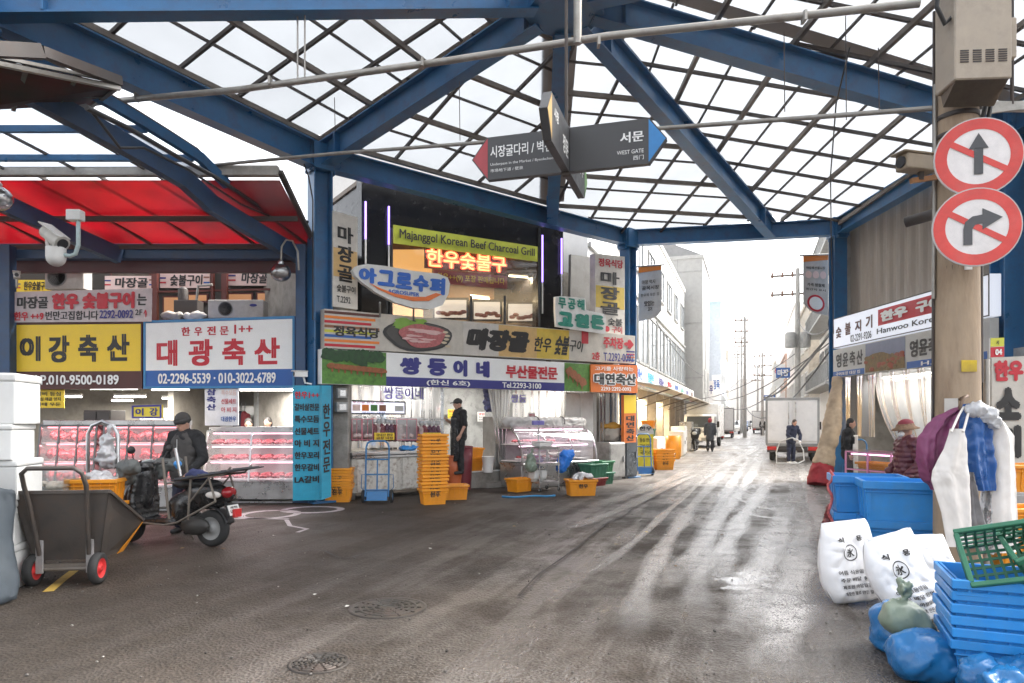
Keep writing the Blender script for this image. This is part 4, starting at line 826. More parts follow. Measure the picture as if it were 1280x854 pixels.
def person(label, loc, rz, coat, trousers, h=1.7, arms=None, legs=None, lean=0, headdown=0, headturn=0, hat=None, hair=(.02, .017, .015), shoes=BLACK, bare=False, gloves=None, bulk=1.0, group=None, coatlen=.72, fine=.011, vest=None):
    """a figure facing -Y; arms = two (elbow, hand) in metres for a 1.7 m body, legs = two (knee, foot)"""
    t = thing('person', label, 'person', loc, rz, group); k = h / 1.7; t.scale = (k, k, k)
    bend = lambda p: V((p[0], p[1] - max(0, p[2] - .95) * lean, p[2] - max(0, p[2] - .95) * lean * abs(lean) * .45))
    arms = arms or (((-.25, .03, 1.12), (-.25, -.04, .87)), ((.25, .03, 1.12), (.25, -.04, .87)))
    legs = legs or (((-.1, -.02, .5), (-.11, 0, .07)), ((.1, -.02, .5), (.11, 0, .07)))
    sh = [bend((-.185, .01, 1.4)), bend((.185, .01, 1.4))]; hip = [(-.09, 0, .9), (.09, 0, .9)]
    nk = bend((0, .01, 1.45)); hd = nk + V((0, -.03 - .07 * headdown, .155 - .03 * headdown))
    Mh = Matrix.Rotation(headturn, 3, 'Z') @ Matrix.Rotation(headdown * .6, 3, 'X'); hp = lambda x, y, z: hd + Mh @ V((x, y, z))
    m = MB()
    cap(m, (0, 0, .95), bend((0, .01, 1.15)), .13, .12); cap(m, bend((0, .01, 1.15)), bend((0, .01, 1.36)), .13, .12); cap(m, sh[0], sh[1], .065, .065); cap(m, nk - V((0, 0, .05)), nk + V((0, -.02, .1)), .055, .052)
    m.ell(hd, (.074, .093, .115), 16, 12, 0, Mh); m.ell(hp(0, -.045, -.06), (.05, .05, .055), 12, 8, 0, Mh); cap(m, hp(0, -.088, .015), hp(0, -.105, -.022), .011, .016, 0, 8)
    for s in (-1, 1): m.ell(hp(s * .076, .005, -.005), (.012, .022, .032), 8, 6, 0, Mh); m.ell(hp(s * .028, -.083, .028), (.02, .012, .008), 8, 6, 0, Mh)
    for i in range(2):
        kn, ft = legs[i]; cap(m, hip[i], kn, .085, .055); cap(m, kn, ft, .055, .036)
        el, ha = bend(arms[i][0]) if lean else V(arms[i][0]), V(arms[i][1]); cap(m, sh[i], el, .05, .04); cap(m, el, ha, .04, .027)
        d = (ha - el).normalized(); sd = V((1 if i == 0 else -1, 0, 0)); sd = (sd - d * sd.dot(d)).normalized(); nn = d.cross(sd)
        pc = ha + d * .05; m.box(pc, (.085, .075, .028), Matrix((d, nn, sd)).transposed())
        for f in range(4):
            b = ha + d * .09 + nn * (.028 - .019 * f); L = (.062, .07, .066, .05)[f]; m.tube([b - d * .02, b + d * L * .5 + sd * .006, b + d * L + sd * .03], [.0095, .009, .0075], 7)
        m.tube([ha + d * .02 - nn * 0 + V((0, -.02, 0)), ha + d * .06 + V((0, -.055, 0)), ha + d * .09 + V((0, -.06, 0))], [.013, .011, .009], 7)
    remesh(m, 'body', SKIN, t, fine, 2, fac=.4)
    # clothes
    B = bulk; m = MB(); zc = coatlen
    if coat:
        cap(m, (0, 0, zc + .14), bend((0, .01, 1.15)), .165 * B, .16 * B, 0, 16); cap(m, bend((0, .01, 1.15)), bend((0, .01, 1.34)), .16 * B, .145 * B, 0, 16); m.ell((-.06, 0, zc + .13), (.13 * B, .15 * B, .13)); m.ell((.06, 0, zc + .13), (.13 * B, .15 * B, .13)); cap(m, sh[0], sh[1], .085 * B, .085 * B); cap(m, nk - V((0, 0, .06)), nk + V((0, -.01, .03)), .085, .072)
        for s in (0, 1): m.ell(bend((.07 - .14 * s, -.0, 1.22)), (.12 * B, .13 * B, .17))
        for i in range(2):
            el, ha = bend(arms[i][0]) if lean else V(arms[i][0]), V(arms[i][1]); cap(m, sh[i], el, .078 * B, .064 * B)
            if not bare: cap(m, el, el.lerp(ha, .93), .064 * B, .046 * B)
        o = remesh(m, 'jacket', coat, t, .014, 3); crease(o, .035, 6, h * 7)
    if vest:
        m = MB(); cap(m, (0, 0, zc + .16), bend((0, .01, 1.15)), .178 * B, .172 * B, 0, 16); cap(m, bend((0, .01, 1.15)), bend((0, .01, 1.32)), .172 * B, .155 * B, 0, 16); m.ell((-.06, 0, zc + .15), (.14 * B, .16 * B, .12)); m.ell((.06, 0, zc + .15), (.14 * B, .16 * B, .12))
        for s in (-1, 1): m.ell(bend((.1 * s, -.0, 1.3)), (.07 * B, .135 * B, .12)); m.ell(bend((.08 * s, -.0, 1.2)), (.125 * B, .145 * B, .15))
        o = remesh(m, 'vest', vest, t, .016, 3); crease(o, .02, 7, 2); m = MB(); m.tube([bend((0, -.165 * B, z)) for z in (zc + .2, 1.0, 1.2, 1.36)], .006, 5); m.build('zip', INOX, t)
    m = MB(); m.ell((0, 0, .9), (.165, .13, .13))
    for i in range(2):
        kn, ft = V(legs[i][0]), V(legs[i][1]); cap(m, hip[i], kn, .108, .08); cap(m, kn, kn.lerp(ft, .88), .08, .066)
    o = remesh(m, 'trousers', trousers, t, .014, 3); crease(o, .03, 7, h * 3)
    for i in range(2):
        ft = V(legs[i][1]); m = MB(); cap(m, ft + V((0, .02, -.025)), ft + V((0, -.14, -.035)), .046, .038); cap(m, ft + V((0, .01, .0)), ft + V((0, .01, .1)), .05, .052); o = remesh(m, 'shoe', shoes, t, .014, 2)
    for s in (-1, 1):
        m = MB(); m.ell(hp(s * .03, -.089, .012), (.011, .006, .006), 8, 6); m.build('eye', BLACK, t)
    m = MB(); m.ell(hp(0, -.096, -.052), (.022, .005, .005), 8, 6); m.build('mouth', mat('lips', (.3, .09, .08), .5), t)
    hm = mat('hair_%d' % int(hair[0] * 1000), hair, .6, bump=.4, bs=90); m = MB()
    if hat == 'beanie':
        m.ell(hp(0, .01, .06), (.1, .115, .105), 18, 10, 0, Mh); m.lathe([(.098, -.03), (.108, -.03), (.11, .02), (.1, .025)], hp(0, .0, .045), 20, 0, Mh @ Matrix.Diagonal(V((1, 1.1, 1)))); m.build('knit_hat', mat('grey_brown_knit', (.055, .05, .047), .95, bump=.6, bs=110), t)
    elif hat == 'cap':
        m.ell(hp(0, .01, .05), (.092, .108, .085), 18, 10, 0, Mh); m.prism([hp(-.07, -.08, .05), hp(-.05, -.17, .035), hp(.05, -.17, .035), hp(.07, -.08, .05)], Mh @ V((0, 0, .012))); m.build('cap', BLACK, t)
    elif hat == 'bucket':
        m.ell(hp(0, .01, .07), (.1, .115, .09), 18, 10, 0, Mh); m.build('hat_crown', mat('wine_red_hat', (.2, .02, .035), .8), t)
        m = MB(); m.lathe([(.1, .06), (.112, .02), (.165, -.02), (.16, -.026), (.105, .01)], hp(0, 0, .03), 24, 0, Mh @ Matrix.Diagonal(V((1, 1.2, 1)))); m.build('hat_brim', mat('leopard_brim', (.2, .12, .07), .8, var=.9, vs=55), t)
        m = MB(); m.ell(hp(0, -.07, -.045), (.058, .045, .05), 14, 8, 0, Mh); m.build('face_mask', mat('white_mask', (.75, .73, .7), .8), t)
    elif hat == 'hood':
        m.ell(hp(0, .015, .0), (.105, .115, .14), 18, 10, 0, Mh); m.build('hood', mat('dull_red_hood', (.3, .03, .04), .8), t)
    else:
        m.ell(hp(0, .022, .035), (.086, .092, .1), 18, 10, 0, Mh); m.ell(hp(0, .05, -.03), (.08, .06, .08), 14, 8, 0, Mh); m.build('hair', hm, t)
    if gloves:
        for i in range(2):
            ha = V(arms[i][1]); d = (ha - V(arms[i][0])).normalized(); m = MB(); cap(m, ha - d * .06, ha + d * .02, .045, .042); cap(m, ha + d * .02, ha + d * .11, .045, .03); remesh(m, 'glove', gloves, t, .012, 2)
    return t
def apron(t, m_, x=0, top=1.32, bot=.45, w=.2, dist=.17):
    "a bib apron hung on the front of a person"
    m = MB(); f = lambda u, v: ((u - .5) * 2 * (w * (1.0 if v > .25 else .6)), -dist - .02 * math.cos((u - .5) * 3) + .06 * abs(u - .5) ** 2 * 4 + .012 * math.sin(u * 17 + v * 4), top + (bot - top) * v)
    m.sheet(f, 14, 14); return m.build('apron', m_, t, solid=.006)
def cloth(m_): return m_
NAVY = mat('navy_cloth', (.018, .022, .045), .85, bump=.3, bs=40); CHAR = mat('charcoal_cloth', (.03, .03, .033), .9, bump=.3, bs=40); BLKC = mat('black_cloth', (.012, .012, .013), .85)
# ================================================================ LEFT SHOPS: counters and meat
MEAT = mat('fresh_meat', (.3, .022, .03), .3, var=.6, vs=22, dirt=.85, dcol=(.62, .4, .36), ds=19)
def tray_proto():
    t = thing('meat_tray', 'x', 'meat tray', (0, 0, 0)); m = MB(); tub(m, .2, .3, .03, .012, .004); m.build('tray', mat('white_tray', (.75, .72, .7), .4), t)
    m = MB(); rr = random.Random(3)
    for k in range(7): m.ell((rr.uniform(-.05, .05), -.1 + .033 * k, .035 + .01 * rr.random()), (.075 + .02 * rr.random(), .03, .03 + .015 * rr.random()), 9, 6, 0, Matrix.Rotation(rr.uniform(-.4, .4), 3, 'Z') @ Matrix.Rotation(.5, 3, 'X'))
    m.build('meat', MEAT, t); return t
def scraps(label, loc, r, n, m_, seed, group=None):
    "soft torn pieces heaped together"
    rr = random.Random(seed); t = thing('meat_heap' if m_ is MEAT else 'plastic_heap', label, 'meat' if m_ is MEAT else 'plastic bags', loc, 0, group); m = MB()
    for k in range(n): a = rr.random() * 6.3; d = r * rr.random() ** .7; m.ell((d * math.cos(a), d * math.sin(a) * .7, .05 + .09 * (1 - d / r) + .03 * rr.random()), (.05 + .05 * rr.random(), .05 + .04 * rr.random(), .03 + .03 * rr.random()), 9, 6, 0, Matrix.Rotation(rr.random() * 3, 3, 'Z') @ Matrix.Rotation(rr.random() - .5, 3, 'X'))
    o = remesh(m, 'heap', m_, t, .012, 1); crumple(o, .015, 22, seed); return t
TRAY0 = tray_proto(); TRUSED = [False]
def tray(p, rz, label, group):
    if not TRUSED[0]: TRUSED[0] = True; TRAY0.location = p; TRAY0.rotation_euler = (0, 0, rz); TRAY0['label'] = label; TRAY0['group'] = group; return TRAY0
    return dup(TRAY0, p, rz, label, group)
def meat_case(label, loc, rz, w, h, tubecol, base=.42, bars=2, lampc=(1, .35, .45), e=3, tl=None, levels=None, cols=None, heaps=False):
    t = thing('meat_display_case', label, 'display case', loc, rz); d = .8
    m = MB(); m.box((0, d / 2, base / 2 + .04), (w, d, base - .08)); m.box((0, d / 2, base), (w + .03, d + .03, .03)); m.box((0, d / 2 + .03, .02), (w - .1, d - .1, .04)); m.build('base', INOX, t, bev=.006)
    m = MB(); m.box((0, d / 2 + .14, h), (w + .02, d - .25, .09)); m.build('top', INOX, t, bev=.008)
    m = MB(); m.box((0, d - .03, (base + h) / 2), (w, .04, h - base)); m.build('back_panel', WHITE, t)
    for s in (-1, 1): 
        m = MB(); m.prism([(s * (w / 2 - .005), 0, base), (s * (w / 2 - .005), d, base), (s * (w / 2 - .005), d, h), (s * (w / 2 - .005), .2, h)], (.004, 0, 0)); m.build('side_glass', GLASS, t)
    m = MB(); m.add([(-w / 2, .01, base + .015), (w / 2, .01, base + .015), (w / 2, .2, h - .04), (-w / 2, .2, h - .04)], [(0, 1, 2, 3)]); m.build('front_glass', GLASS, t)
    m = MB()
    for i in range(bars + 2): x = -w / 2 + w * i / (bars + 1); m.bar((x, 0, base), (x, .195, h - .03), .03, .03)
    m.bar((-w / 2, .19, h - .05), (w / 2, .19, h - .05), .03, .03); m.build('frame', mat('dark_case_frame', (.12, .12, .12), .4, .5) if heaps else INOX, t)
    levels = levels or [base + .03, base + (h - base) * .38, base + (h - base) * .68]
    for i, z in enumerate(levels):
        y0 = .06 + .19 * (z - base) / (h - base); sh = MB(); sh.box((0, (y0 + .74) / 2, z), (w - .04, .74 - y0, .02)); sh.build('shelf', WHITE, t)
    for i, z in enumerate(levels[1:] + [h - .06]):
        m = MB(); y0 = .12 + .19 * (z - base) / (h - base); m.tube([(-w / 2 + .06, y0, z - .025), (w / 2 - .06, y0, z - .025)], .013, 8); m.build('lamp_tube', tubecol, t)
        l = bpy.data.lights.new('case_lamp', 'AREA'); l.energy = e * .45; l.color = lampc; l.shape = 'RECTANGLE'; l.size = w - .1; l.size_y = .06; o = bpy.data.objects.new('case_lamp', l); C.objects.link(o); o.parent = t; o.location = (0, y0 + .02, z - .045); o.rotation_euler = (R(-18), 0, 0)
    Mz = Matrix.Rotation(rz, 3, 'Z'); n = max(3, int(w / .24))
    for i, z in enumerate(levels):
        y0 = .26 + .19 * (z - base) / (h - base)
        if heaps:
            for k in range(3):
                p = V(loc) + Mz @ V((-w / 2 + w * (k + .5) / 3, y0 + .08, z + .005)); hp_ = scraps('raw red cuts heaped on a shelf of the ' + tl, p, .19, 13 + 3 * k, MEAT, 10 * i + k + int(w * 50), 'heaps of cuts in the ' + tl); hp_.scale = (1, 1, 1.25)
            continue
        for k in range(n):
            p = V(loc) + Mz @ V((-w / 2 + w * (k + .5) / n, y0 + .02, z + .03)); tr = tray(p, rz + .05 * math.sin(k * 3), 'white tray of red meat inside the ' + tl, 'meat trays in the ' + tl); tr.rotation_euler = (R(14), 0, tr.rotation_euler.z)
    return t
ca = G(100, 634); meat_case('red lit glass meat case at the far left behind the steel cart', (-7.85, 11.95, 0), R(8), .92, 1.55, PINKT, tl="far left meat case", e=4, heaps=True, lampc=(1, .3, .32))
meat_case('red lit slanted glass meat case behind the parked scooter', (-6.55, 11.9, 0), R(4), 1.25, 1.55, PINKT, tl="meat case behind the scooter", e=4, heaps=True, lampc=(1, .3, .32))
meat_case('wide pink lit meat case under the blue framed sign', (-5.04, 13.05, 0), 0, 1.72, 1.42, glow('pale_pink_lamp', (1, .5, .64), .8), lampc=(1, .6, .68), tl="wide pink meat case", e=4, bars=1)
q = [(165, 507), (202, 506), (202, 523), (165, 523)]; PA = Plane((-8, 12.4), (-3, 12.4))
board('counter_sign', 'small yellow two character sign in a violet frame on the meat case top', fl(PA, q, 0), FN, [('이', (.12, .22, .4, .8), 'n', .04), ('강', (.6, .2, .88, .82), 'n', .04)], base=mat('lit_yellow', (.8, .62, .05), .5), frame=mat('violet_frame', (.05, .04, .25), .5), fw=.03, th=.06)
PBk = Plane((-8, 13.5), (-3, 13.5)); q = [(42, 487), (80, 487), (80, 510), (42, 510)]
board('menu_sign', 'yellow price list hanging beside the foam boxes', fl(PBk, q, 0), FN, [('갈비 등심', (.1, .12, .9, .35), 'k', .02), ('안심 채끝 양지', (.1, .42, .9, .62), 'k', .02), ('사태 우둔', (.1, .7, .9, .9), 'k', .02)], base='y', th=.02)
q = [(256, 484), (298, 484), (298, 532), (256, 532)]
board('menu_sign', 'white price list with a blue upright column of characters over the wide meat case', fl(Plane((-8, 13.45), (-3, 13.45)), q, 0), FN, [('|삼축산', (.06, .03, .34, .62), 'n', .05), ('특수모듬', (.5, .08, .95, .22), 'p', .03), ('선물세트', (.5, .3, .95, .44), 'r', .02), ('아 비 지', (.5, .52, .95, .66), 'r', .02), ('대광한우', (.5, .76, .95, .9), 'b', .03)], base=mat('lit_white_list', (.8, .78, .8), .5), th=.02)
# interior clutter
def cabinet(label, loc, size, m_, rz=0, doors=2, name='cabinet', handle=True):
    t = thing(name, label, 'cabinet', loc, rz); w, d, h = size; m = MB(); m.box((0, 0, h / 2 + .03), (w, d, h - .06)); m.box((0, .02, .03), (w - .08, d - .08, .06)); m.build('body', m_, t, bev=.008)
    for i in range(doors):
        x = -w / 2 + w * (i + .5) / doors; mm = MB(); mm.box((x, -d / 2 - .012, h / 2 + .03), (w / doors - .02, .022, h - .12)); dd = mm.build('door', m_, t, bev=.006)
        if handle: hh = MB(); hh.box((x + (w / doors * .36) * (1 if i % 2 == 0 else -1), -d / 2 - .04, h * .55), (.02, .03, .16)); hh.build('handle', INOX, dd)
    return t
cabinet('dark cabinet standing between the two red lit meat cases', (-7.72, 12.95, 0), (.5, .5, 1.78), DARK)
cabinet('tall steel refrigerator at the back of the yellow signed shop', (-8.6, 17.2, 0), (1.2, .7, 1.9), INOX)
cabinet('tall steel refrigerator behind the small yellow counter sign', (-7.0 + .35, 17.2, 0), (1.1, .7, 1.95), INOX, 0, 2)
t = thing('wall_shelf', 'brown shelf board on the cream wall behind the wide meat case', 'shelf', (-5.0, 17.5, 2.05)); m = MB(); m.box((0, 0, 0), (1.2, .3, .12)); m.build('board', mat('brown_wood', (.2, .09, .03), .6), t); m = MB(); m.bar((-.5, .1, -.3), (-.5, -.1, -.06), .03); m.bar((.5, .1, -.3), (.5, -.1, -.06), .03); m.build('bracket', STEEL, t)
for i, (px, z, mt, lb_) in enumerate(((300, 1.25, NAVY, 'dark blue coat on a hook beside the white price list'), (305, 1.3, mat('wine_cloth', (.2, .02, .03), .8), 'wine red coat on a hook beside the white price list'))):
    p = W(px, 520, 16.3); p.z = 1.0; t = thing('hanging_coat', lb_, 'coat', p); m = MB(); cap(m, (0, 0, .1), (0, 0, .75), .13, .07); cap(m, (-.1, 0, .7), (-.13, 0, .2), .06, .05); cap(m, (.1, 0, .7), (.13, 0, .2), .06, .05); remesh(m, 'coat_cloth', mt, t, .02, 3); m = MB(); m.tube([(0, 0, .75), (0, .1, 1.0)], .01, 6); m.build('hook', INOX, t)
person('person in a grey shirt bending behind the wide pink meat case', W(311, 0, 14.3).xy.to_3d(), R(15), GREYP and mat('grey_shirt', (.3, .3, .3), .9), NAVY, 1.62, headdown=.6, fine=.016)
person('person in a dark top standing in the middle behind the wide pink meat case', W(336, 0, 14.4).xy.to_3d(), R(-10), BLKC, NAVY, 1.64, headdown=.4, fine=.016)
person('person in a blue top standing beside the cyan menu board', W(361, 0, 14.7).xy.to_3d(), R(-50), mat('dull_blue_cloth', (.05, .09, .25), .9), NAVY, 1.74, fine=.016)
# foam boxes, tarpaulin
def foam_box(label, loc, rz, L, Wd, H):
    t = thing('foam_box', label, 'foam box', loc, rz, 'white foam boxes at the far left'); m = MB(); m.box((0, 0, H * .42), (L, Wd, H * .84)); m.build('box', FOAM, t, bev=.015, seg=2); m = MB(); m.box((0, 0, H * .92), (L + .02, Wd + .02, H * .16)); m.build('lid', FOAM, t, bev=.02, seg=2)
    m = MB(); m.box((L * .22, 0, H * .5), (.03, Wd + .026, H + .006)); m.build('strap', mat('pink_strap', (.6, .35, .33), .6), t); return t
zz = 0
for i, (H, lab) in enumerate(((.42, 'white foam box at the bottom of the stack behind the tarpaulin'), (.42, 'second foam box from the bottom of the stack behind the tarpaulin'), (.38, 'white foam box just below the strapped top foam box'), (.34, 'white foam box near the top, half hidden by the tarpaulin'), (.48, 'topmost white foam box with a pink strap at the left edge'))):
    foam_box(lab, (-5.08 - .03 * (i % 2), 6.55 + .03 * (i % 3), zz), R(12 + 3 * (i % 2)), .74, .52, H); zz += H
t = thing('tarpaulin', 'slack blue grey tarpaulin draped over goods at the left edge', 'tarpaulin', (-4.74, 5.85, 0)); m = MB()
def tf(u, v):
    x = -1.5 + 1.55 * u; z = 1.5 * (1 - v) ** .9 * (1 - .32 * u ** 2) + .02
    y = .25 - .45 * v + .05 * math.sin(u * 11 + v * 3) * v + .03 * math.sin(u * 23 + 5 * v) - .08 * u; x += .28 * v * u
    return (x, y, z)
m.sheet(tf, 40, 24); m.sheet(lambda u, v: (tf(1, v)[0] - .02 + .05 * u + .02 * math.sin(v * 9), tf(1, v)[1] + .4 * u, tf(1, v)[2] * (1 - .1 * u)), 12, 24); o = m.build('sheet', mat('blue_grey_tarpaulin', (.05, .062, .074), .6, var=.3, vs=3, bump=.2, bs=14), t, solid=.008); crease(o, .02, 4, 3)
# steel hopper cart
ct = thing('hopper_cart', 'rusty dark steel hopper cart with two rubber wheels and a bent pipe handle', 'cart', ((-4.57 - 4.08) / 2, 6.62, 0), R(8)); CS = mat('dark_cart_steel', (.1, .086, .076), .5, .5, var=.3, dirt=.5, dcol=(.12, .07, .045), ds=4, bump=.08)
m = MB(); T = .012
pts = {'rbl': (-.3, .02, .24), 'rbr': (.3, .02, .24), 'rtl': (-.43, -.1, .9), 'rtr': (.43, -.1, .9), 'fbl': (-.3, .52, .22), 'fbr': (.3, .52, .22), 'ftl': (-.43, .72, .5), 'ftr': (.43, .72, .5)}
g = lambda *k: [V(pts[a]) for a in k]
m.prism(g('rbl', 'rbr', 'rtr', 'rtl'), (0, T, 0)); m.prism(g('rbl', 'fbl', 'fbr', 'rbr'), (0, 0, T)); m.prism(g('fbl', 'fbr', 'ftr', 'ftl'), (0, -T, 0)); m.prism(g('rbl', 'rtl', 'ftl', 'fbl'), (T, 0, 0)); m.prism(g('rbr', 'rtr', 'ftr', 'fbr'), (-T, 0, 0)); m.build('hopper', CS, ct)
m = MB(); e = V((0, 0, .012))
for a, b in (('rtl', 'rtr'), ('rtr', 'ftr'), ('rtl', 'ftl'), ('ftl', 'ftr')): m.bar(V(pts[a]) + e, V(pts[b]) + e, .035, .03)
m.build('rim', CS, ct)
m = MB(); o_ = V((.012, 0, 0)); P = [V(pts['fbr']) + V((.006, -.14, .0)), V(pts['fbr']) + V((.006, 0, 0)), V(pts['ftr']) + o_ * .6, V(pts['fbr']).lerp(V(pts['ftr']), .1)]
m.prism([P[0], P[1], V(pts['ftr']) + V((.006, -.02, -.0))], (.006, 0, 0)); m.build('corner_plate', ORANGE, ct)
m = MB(); m.tube([(-.22, -.03, .3), (-.25, -.14, .78), (-.27, -.2, .98), (-.26, -.26, 1.1), (-.2, -.28, 1.15), (.2, -.28, 1.15), (.26, -.26, 1.1), (.27, -.2, .98), (.25, -.14, .78), (.22, -.03, .3)], .021, 10); m.build('handle', CS, ct)
m = MB(); 
for s in (-1, 1): m.box((s * .225, -.02, .28), (.065, .03, .32))
m.build('axle_bracket', mat('pale_worn_plate', (.32, .3, .29), .6, dirt=.5), ct, bev=.004)
m = MB(); m.tube([(-.3, .0, .155), (.3, 0, .155)], .018, 8); m.box((0, .03, .19), (.5, .06, .03)); m.build('axle', STEEL, ct)
for s in (-1, 1): wheel(ct, (s * .29, 0, .155), .155, .085, (1, 0, 0), RED)
# crates of meat standing behind the cart
PBAG = sheetmat('white_plastic_bag', (.85, .85, .86), .12, .5, .25, .1, .25, 6, None, .6)
b0 = W(122, 600, 8.4); b0.z = 0
for k in range(3):
    cr = crate('plastic_crate', ['orange crate at the bottom of the pile behind the cart', 'middle orange crate of the pile behind the cart', 'top orange crate behind the cart filled with white bags'][k], 'crate', (b0.x, b0.y, .295 * k), R(8), .56, .38, .29, ORANGE, 'orange crates piled behind the cart')
scraps('white plastic wrapped meat heaped in the orange crate behind the cart', (b0.x, b0.y, .78), .24, 26, PBAG, 4)
b1 = W(68, 600, 8.2); b1.z = 0
t = thing('clear_tub', 'clear plastic tub of pale offal on a grey stand behind the cart handle', 'tub', (b1.x, b1.y, 0)); m = MB(); m.box((0, 0, .36), (.5, .4, .72)); m.build('stand', GREYP, t, bev=.01); m = MB(); tub(m, .44, .34, .26, .03, .006, 0, .73); m.build('tub', GLASS, t); m = MB(); rr = random.Random(5)
for k in range(14): m.ell((rr.uniform(-.14, .14), rr.uniform(-.1, .1), .79 + .05 * rr.random()), (.06, .05, .035), 9, 6)
o = remesh(m, 'offal', mat('pale_offal', (.6, .5, .42), .5), t, .014, 1)
m = MB(); pb = W(110, 640, 9.6); m.tube([V((pb.x, pb.y, 0)), V((pb.x, pb.y, 1.4)), V((pb.x + .06, pb.y, 1.52)), V((pb.x + .2, pb.y, 1.58)), V((pb.x + .36, pb.y, 1.52)), V((pb.x + .42, pb.y, 1.4)), V((pb.x + .42, pb.y, 0))], .028, 8)
tag(m.build('steel_hoop', INOX), 'tall bent steel hoop rail standing between the left meat cases', 'rail')
t = thing('plastic_bag', 'white plastic bag hanging on the bent steel hoop rail', 'bag', V((pb.x + .3, pb.y - .05, 1.0))); m = MB(); cap(m, (0, 0, .05), (0, 0, .3), .13, .1); cap(m, (0, 0, .3), (.03, .03, .52), .06, .02); o = remesh(m, 'bag', PBAG, t, .018, 2); crumple(o, .05, 11, 3)
# ================================================================ scooter
sct = thing('scooter', 'black delivery scooter with a folded metal carrier and a white number plate', 'scooter', (-3.78, 8.62, 0), R(165)); SB = mat('black_gloss_body', (.012, .012, .013), .25, spec=.6, dirt=.25, dcol=(.1, .09, .08), ds=6)
wheel(sct, (0, 0, .235), .235, .11, (0, 1, 0), GREYP); wheel(sct, (1.27, 0, .225), .225, .1, (0, 1, 0), GREYP)
m = MB()   # tail and under-seat body
for x0, x1, z0, z1, r0, r1 in ((-.22, .25, .66, .6, .07, .15), (.25, .55, .55, .5, .16, .15), (-.05, .35, .68, .66, .1, .14)): m.ell(((x0 + x1) / 2, 0, (z0 + z1) / 2), ((x1 - x0) / 2 + .1, (r0 + r1) / 2, .16), 18, 10, 0, Matrix.Rotation(.12, 3, 'Y'))
m.ell((.42, 0, .45), (.2, .16, .22), 16, 10); m.box((.72, 0, .3), (.55, .34, .07)); cap(m, (.5, .12, .33), (.95, .12, .3), .05, .05); cap(m, (.5, -.12, .33), (.95, -.12, .3), .05, .05)
cap(m, (1.06, 0, .55), (1.03, 0, .9), .12, .1)
for k in range(9):
    z = .34 + .07 * k; cap(m, (1.06 - .03 * abs(k - 4) / 4, -.2 + .012 * abs(k - 3), z), (1.06 - .03 * abs(k - 4) / 4, .2 - .012 * abs(k - 3), z), .06, .06)
m.ell((1.2, 0, .62), (.1, .16, .2), 14, 8, 0, Matrix.Rotation(-.3, 3, 'Y')); remesh(m, 'body_shell', SB, sct, .014, 14)
m = MB(); m.sheet(lambda u, v: (1.27 + .27 * math.cos(.2 + 2.2 * u), (v - .5) * .15, .225 + .27 * math.sin(.2 + 2.2 * u)), 14, 4); m.build('front_fender', SB, sct, solid=.012)
m = MB(); m.sheet(lambda u, v: (-.0 + .275 * math.cos(1.6 + 1.3 * u), (v - .5) * .16, .24 + .275 * math.sin(1.6 + 1.3 * u)), 14, 4); m.build('rear_fender', BLACK, sct, solid=.012)
m = MB(); m.ell((.18, 0, .8), (.32, .14, .06), 18, 8); m.ell((.4, 0, .78), (.18, .13, .06), 16, 8); remesh(m, 'seat', mat('seat_vinyl', (.02, .02, .022), .5), sct, .014, 4)
m = MB(); m.tube([(1.25, .07, .24), (1.12, .07, .62)], .025, 8); m.tube([(1.25, -.07, .24), (1.12, -.07, .62)], .025, 8); m.build('fork', GREYP, sct)
m = MB(); m.tube([(1.08, 0, .85), (1.0, 0, 1.0)], .035, 8); m.tube([(.88, -.34, 1.03), (.98, -.14, 1.03), (1.0, 0, 1.0), (.98, .14, 1.03), (.88, .34, 1.03)], .016, 8); m.ell((1.04, 0, .99), (.11, .15, .09), 14, 8); m.build('handlebar', SB, sct)
m = MB(); m.ell((.99, 0, 1.06), (.05, .1, .025), 12, 6, 0, Matrix.Rotation(.6, 3, 'Y')); m.build('dashboard', mat('gauge_glass', (.4, .42, .42), .15), sct)
for s in (-1, 1):
    m = MB(); cap(m, (.86, s * .37, 1.02), (1.06, s * .27, .98), .085, .11); m.ell((1.04, s * .28, .93), (.1, .11, .15), 12, 8); o = remesh(m, 'hand_cover', mat('grey_vinyl_cover', (.09, .095, .09), .6, bump=.2), sct, .018, 3); crumple(o, .03, 9, s)
    m = MB(); m.tube([(.98, s * .22, 1.04), (.95, s * .3, 1.18)], .008, 6); m.ell((.94, s * .32, 1.22), (.02, .065, .05), 12, 8); m.build('mirror', BLACK, sct)
m = MB(); m.ell((1.28, 0, .74), (.05, .1, .08), 12, 8); m.build('headlight', mat('lamp_glass', (.6, .62, .62), .1), sct)
m = MB(); m.ell((-.24, 0, .69), (.07, .12, .075), 14, 8); m.build('tail_light', mat('red_lens', (.3, .01, .015), .15), sct)
for s in (-1, 1): m = MB(); m.ell((-.12, s * .14, .67), (.1, .03, .045), 12, 8, 0, Matrix.Rotation(s * .25, 3, 'Z')); m.build('indicator_light', mat('clear_lens', (.65, .6, .55), .15), sct)
m = MB(); m.box((-.3, 0, .47), (.02, .22, .15), Matrix.Rotation(.35, 3, 'Y')); m.bar((-.2, 0, .58), (-.3, 0, .5), .1, .03); m.build('plate_holder', BLACK, sct)
m = MB(); Mp = Matrix.Rotation(.35, 3, 'Y'); m.box(V((-.3, 0, .47)) + Mp @ V((-.016, 0, 0)), (.008, .2, .13), Mp); pl = m.build('number_plate', WHITE, sct)
m = MB(); pf = lambda u, v: V((-.3, 0, .47)) + Mp @ V((-.022, (.5 - u) * .18, (.5 - v) * .11)); write(m, '서울 성동', pf, (.12, .06, .88, .36), 0, .02); write(m, '나 9221', pf, (.06, .44, .94, .95), 0, .04); m.build('lettering', ink('k'), pl)
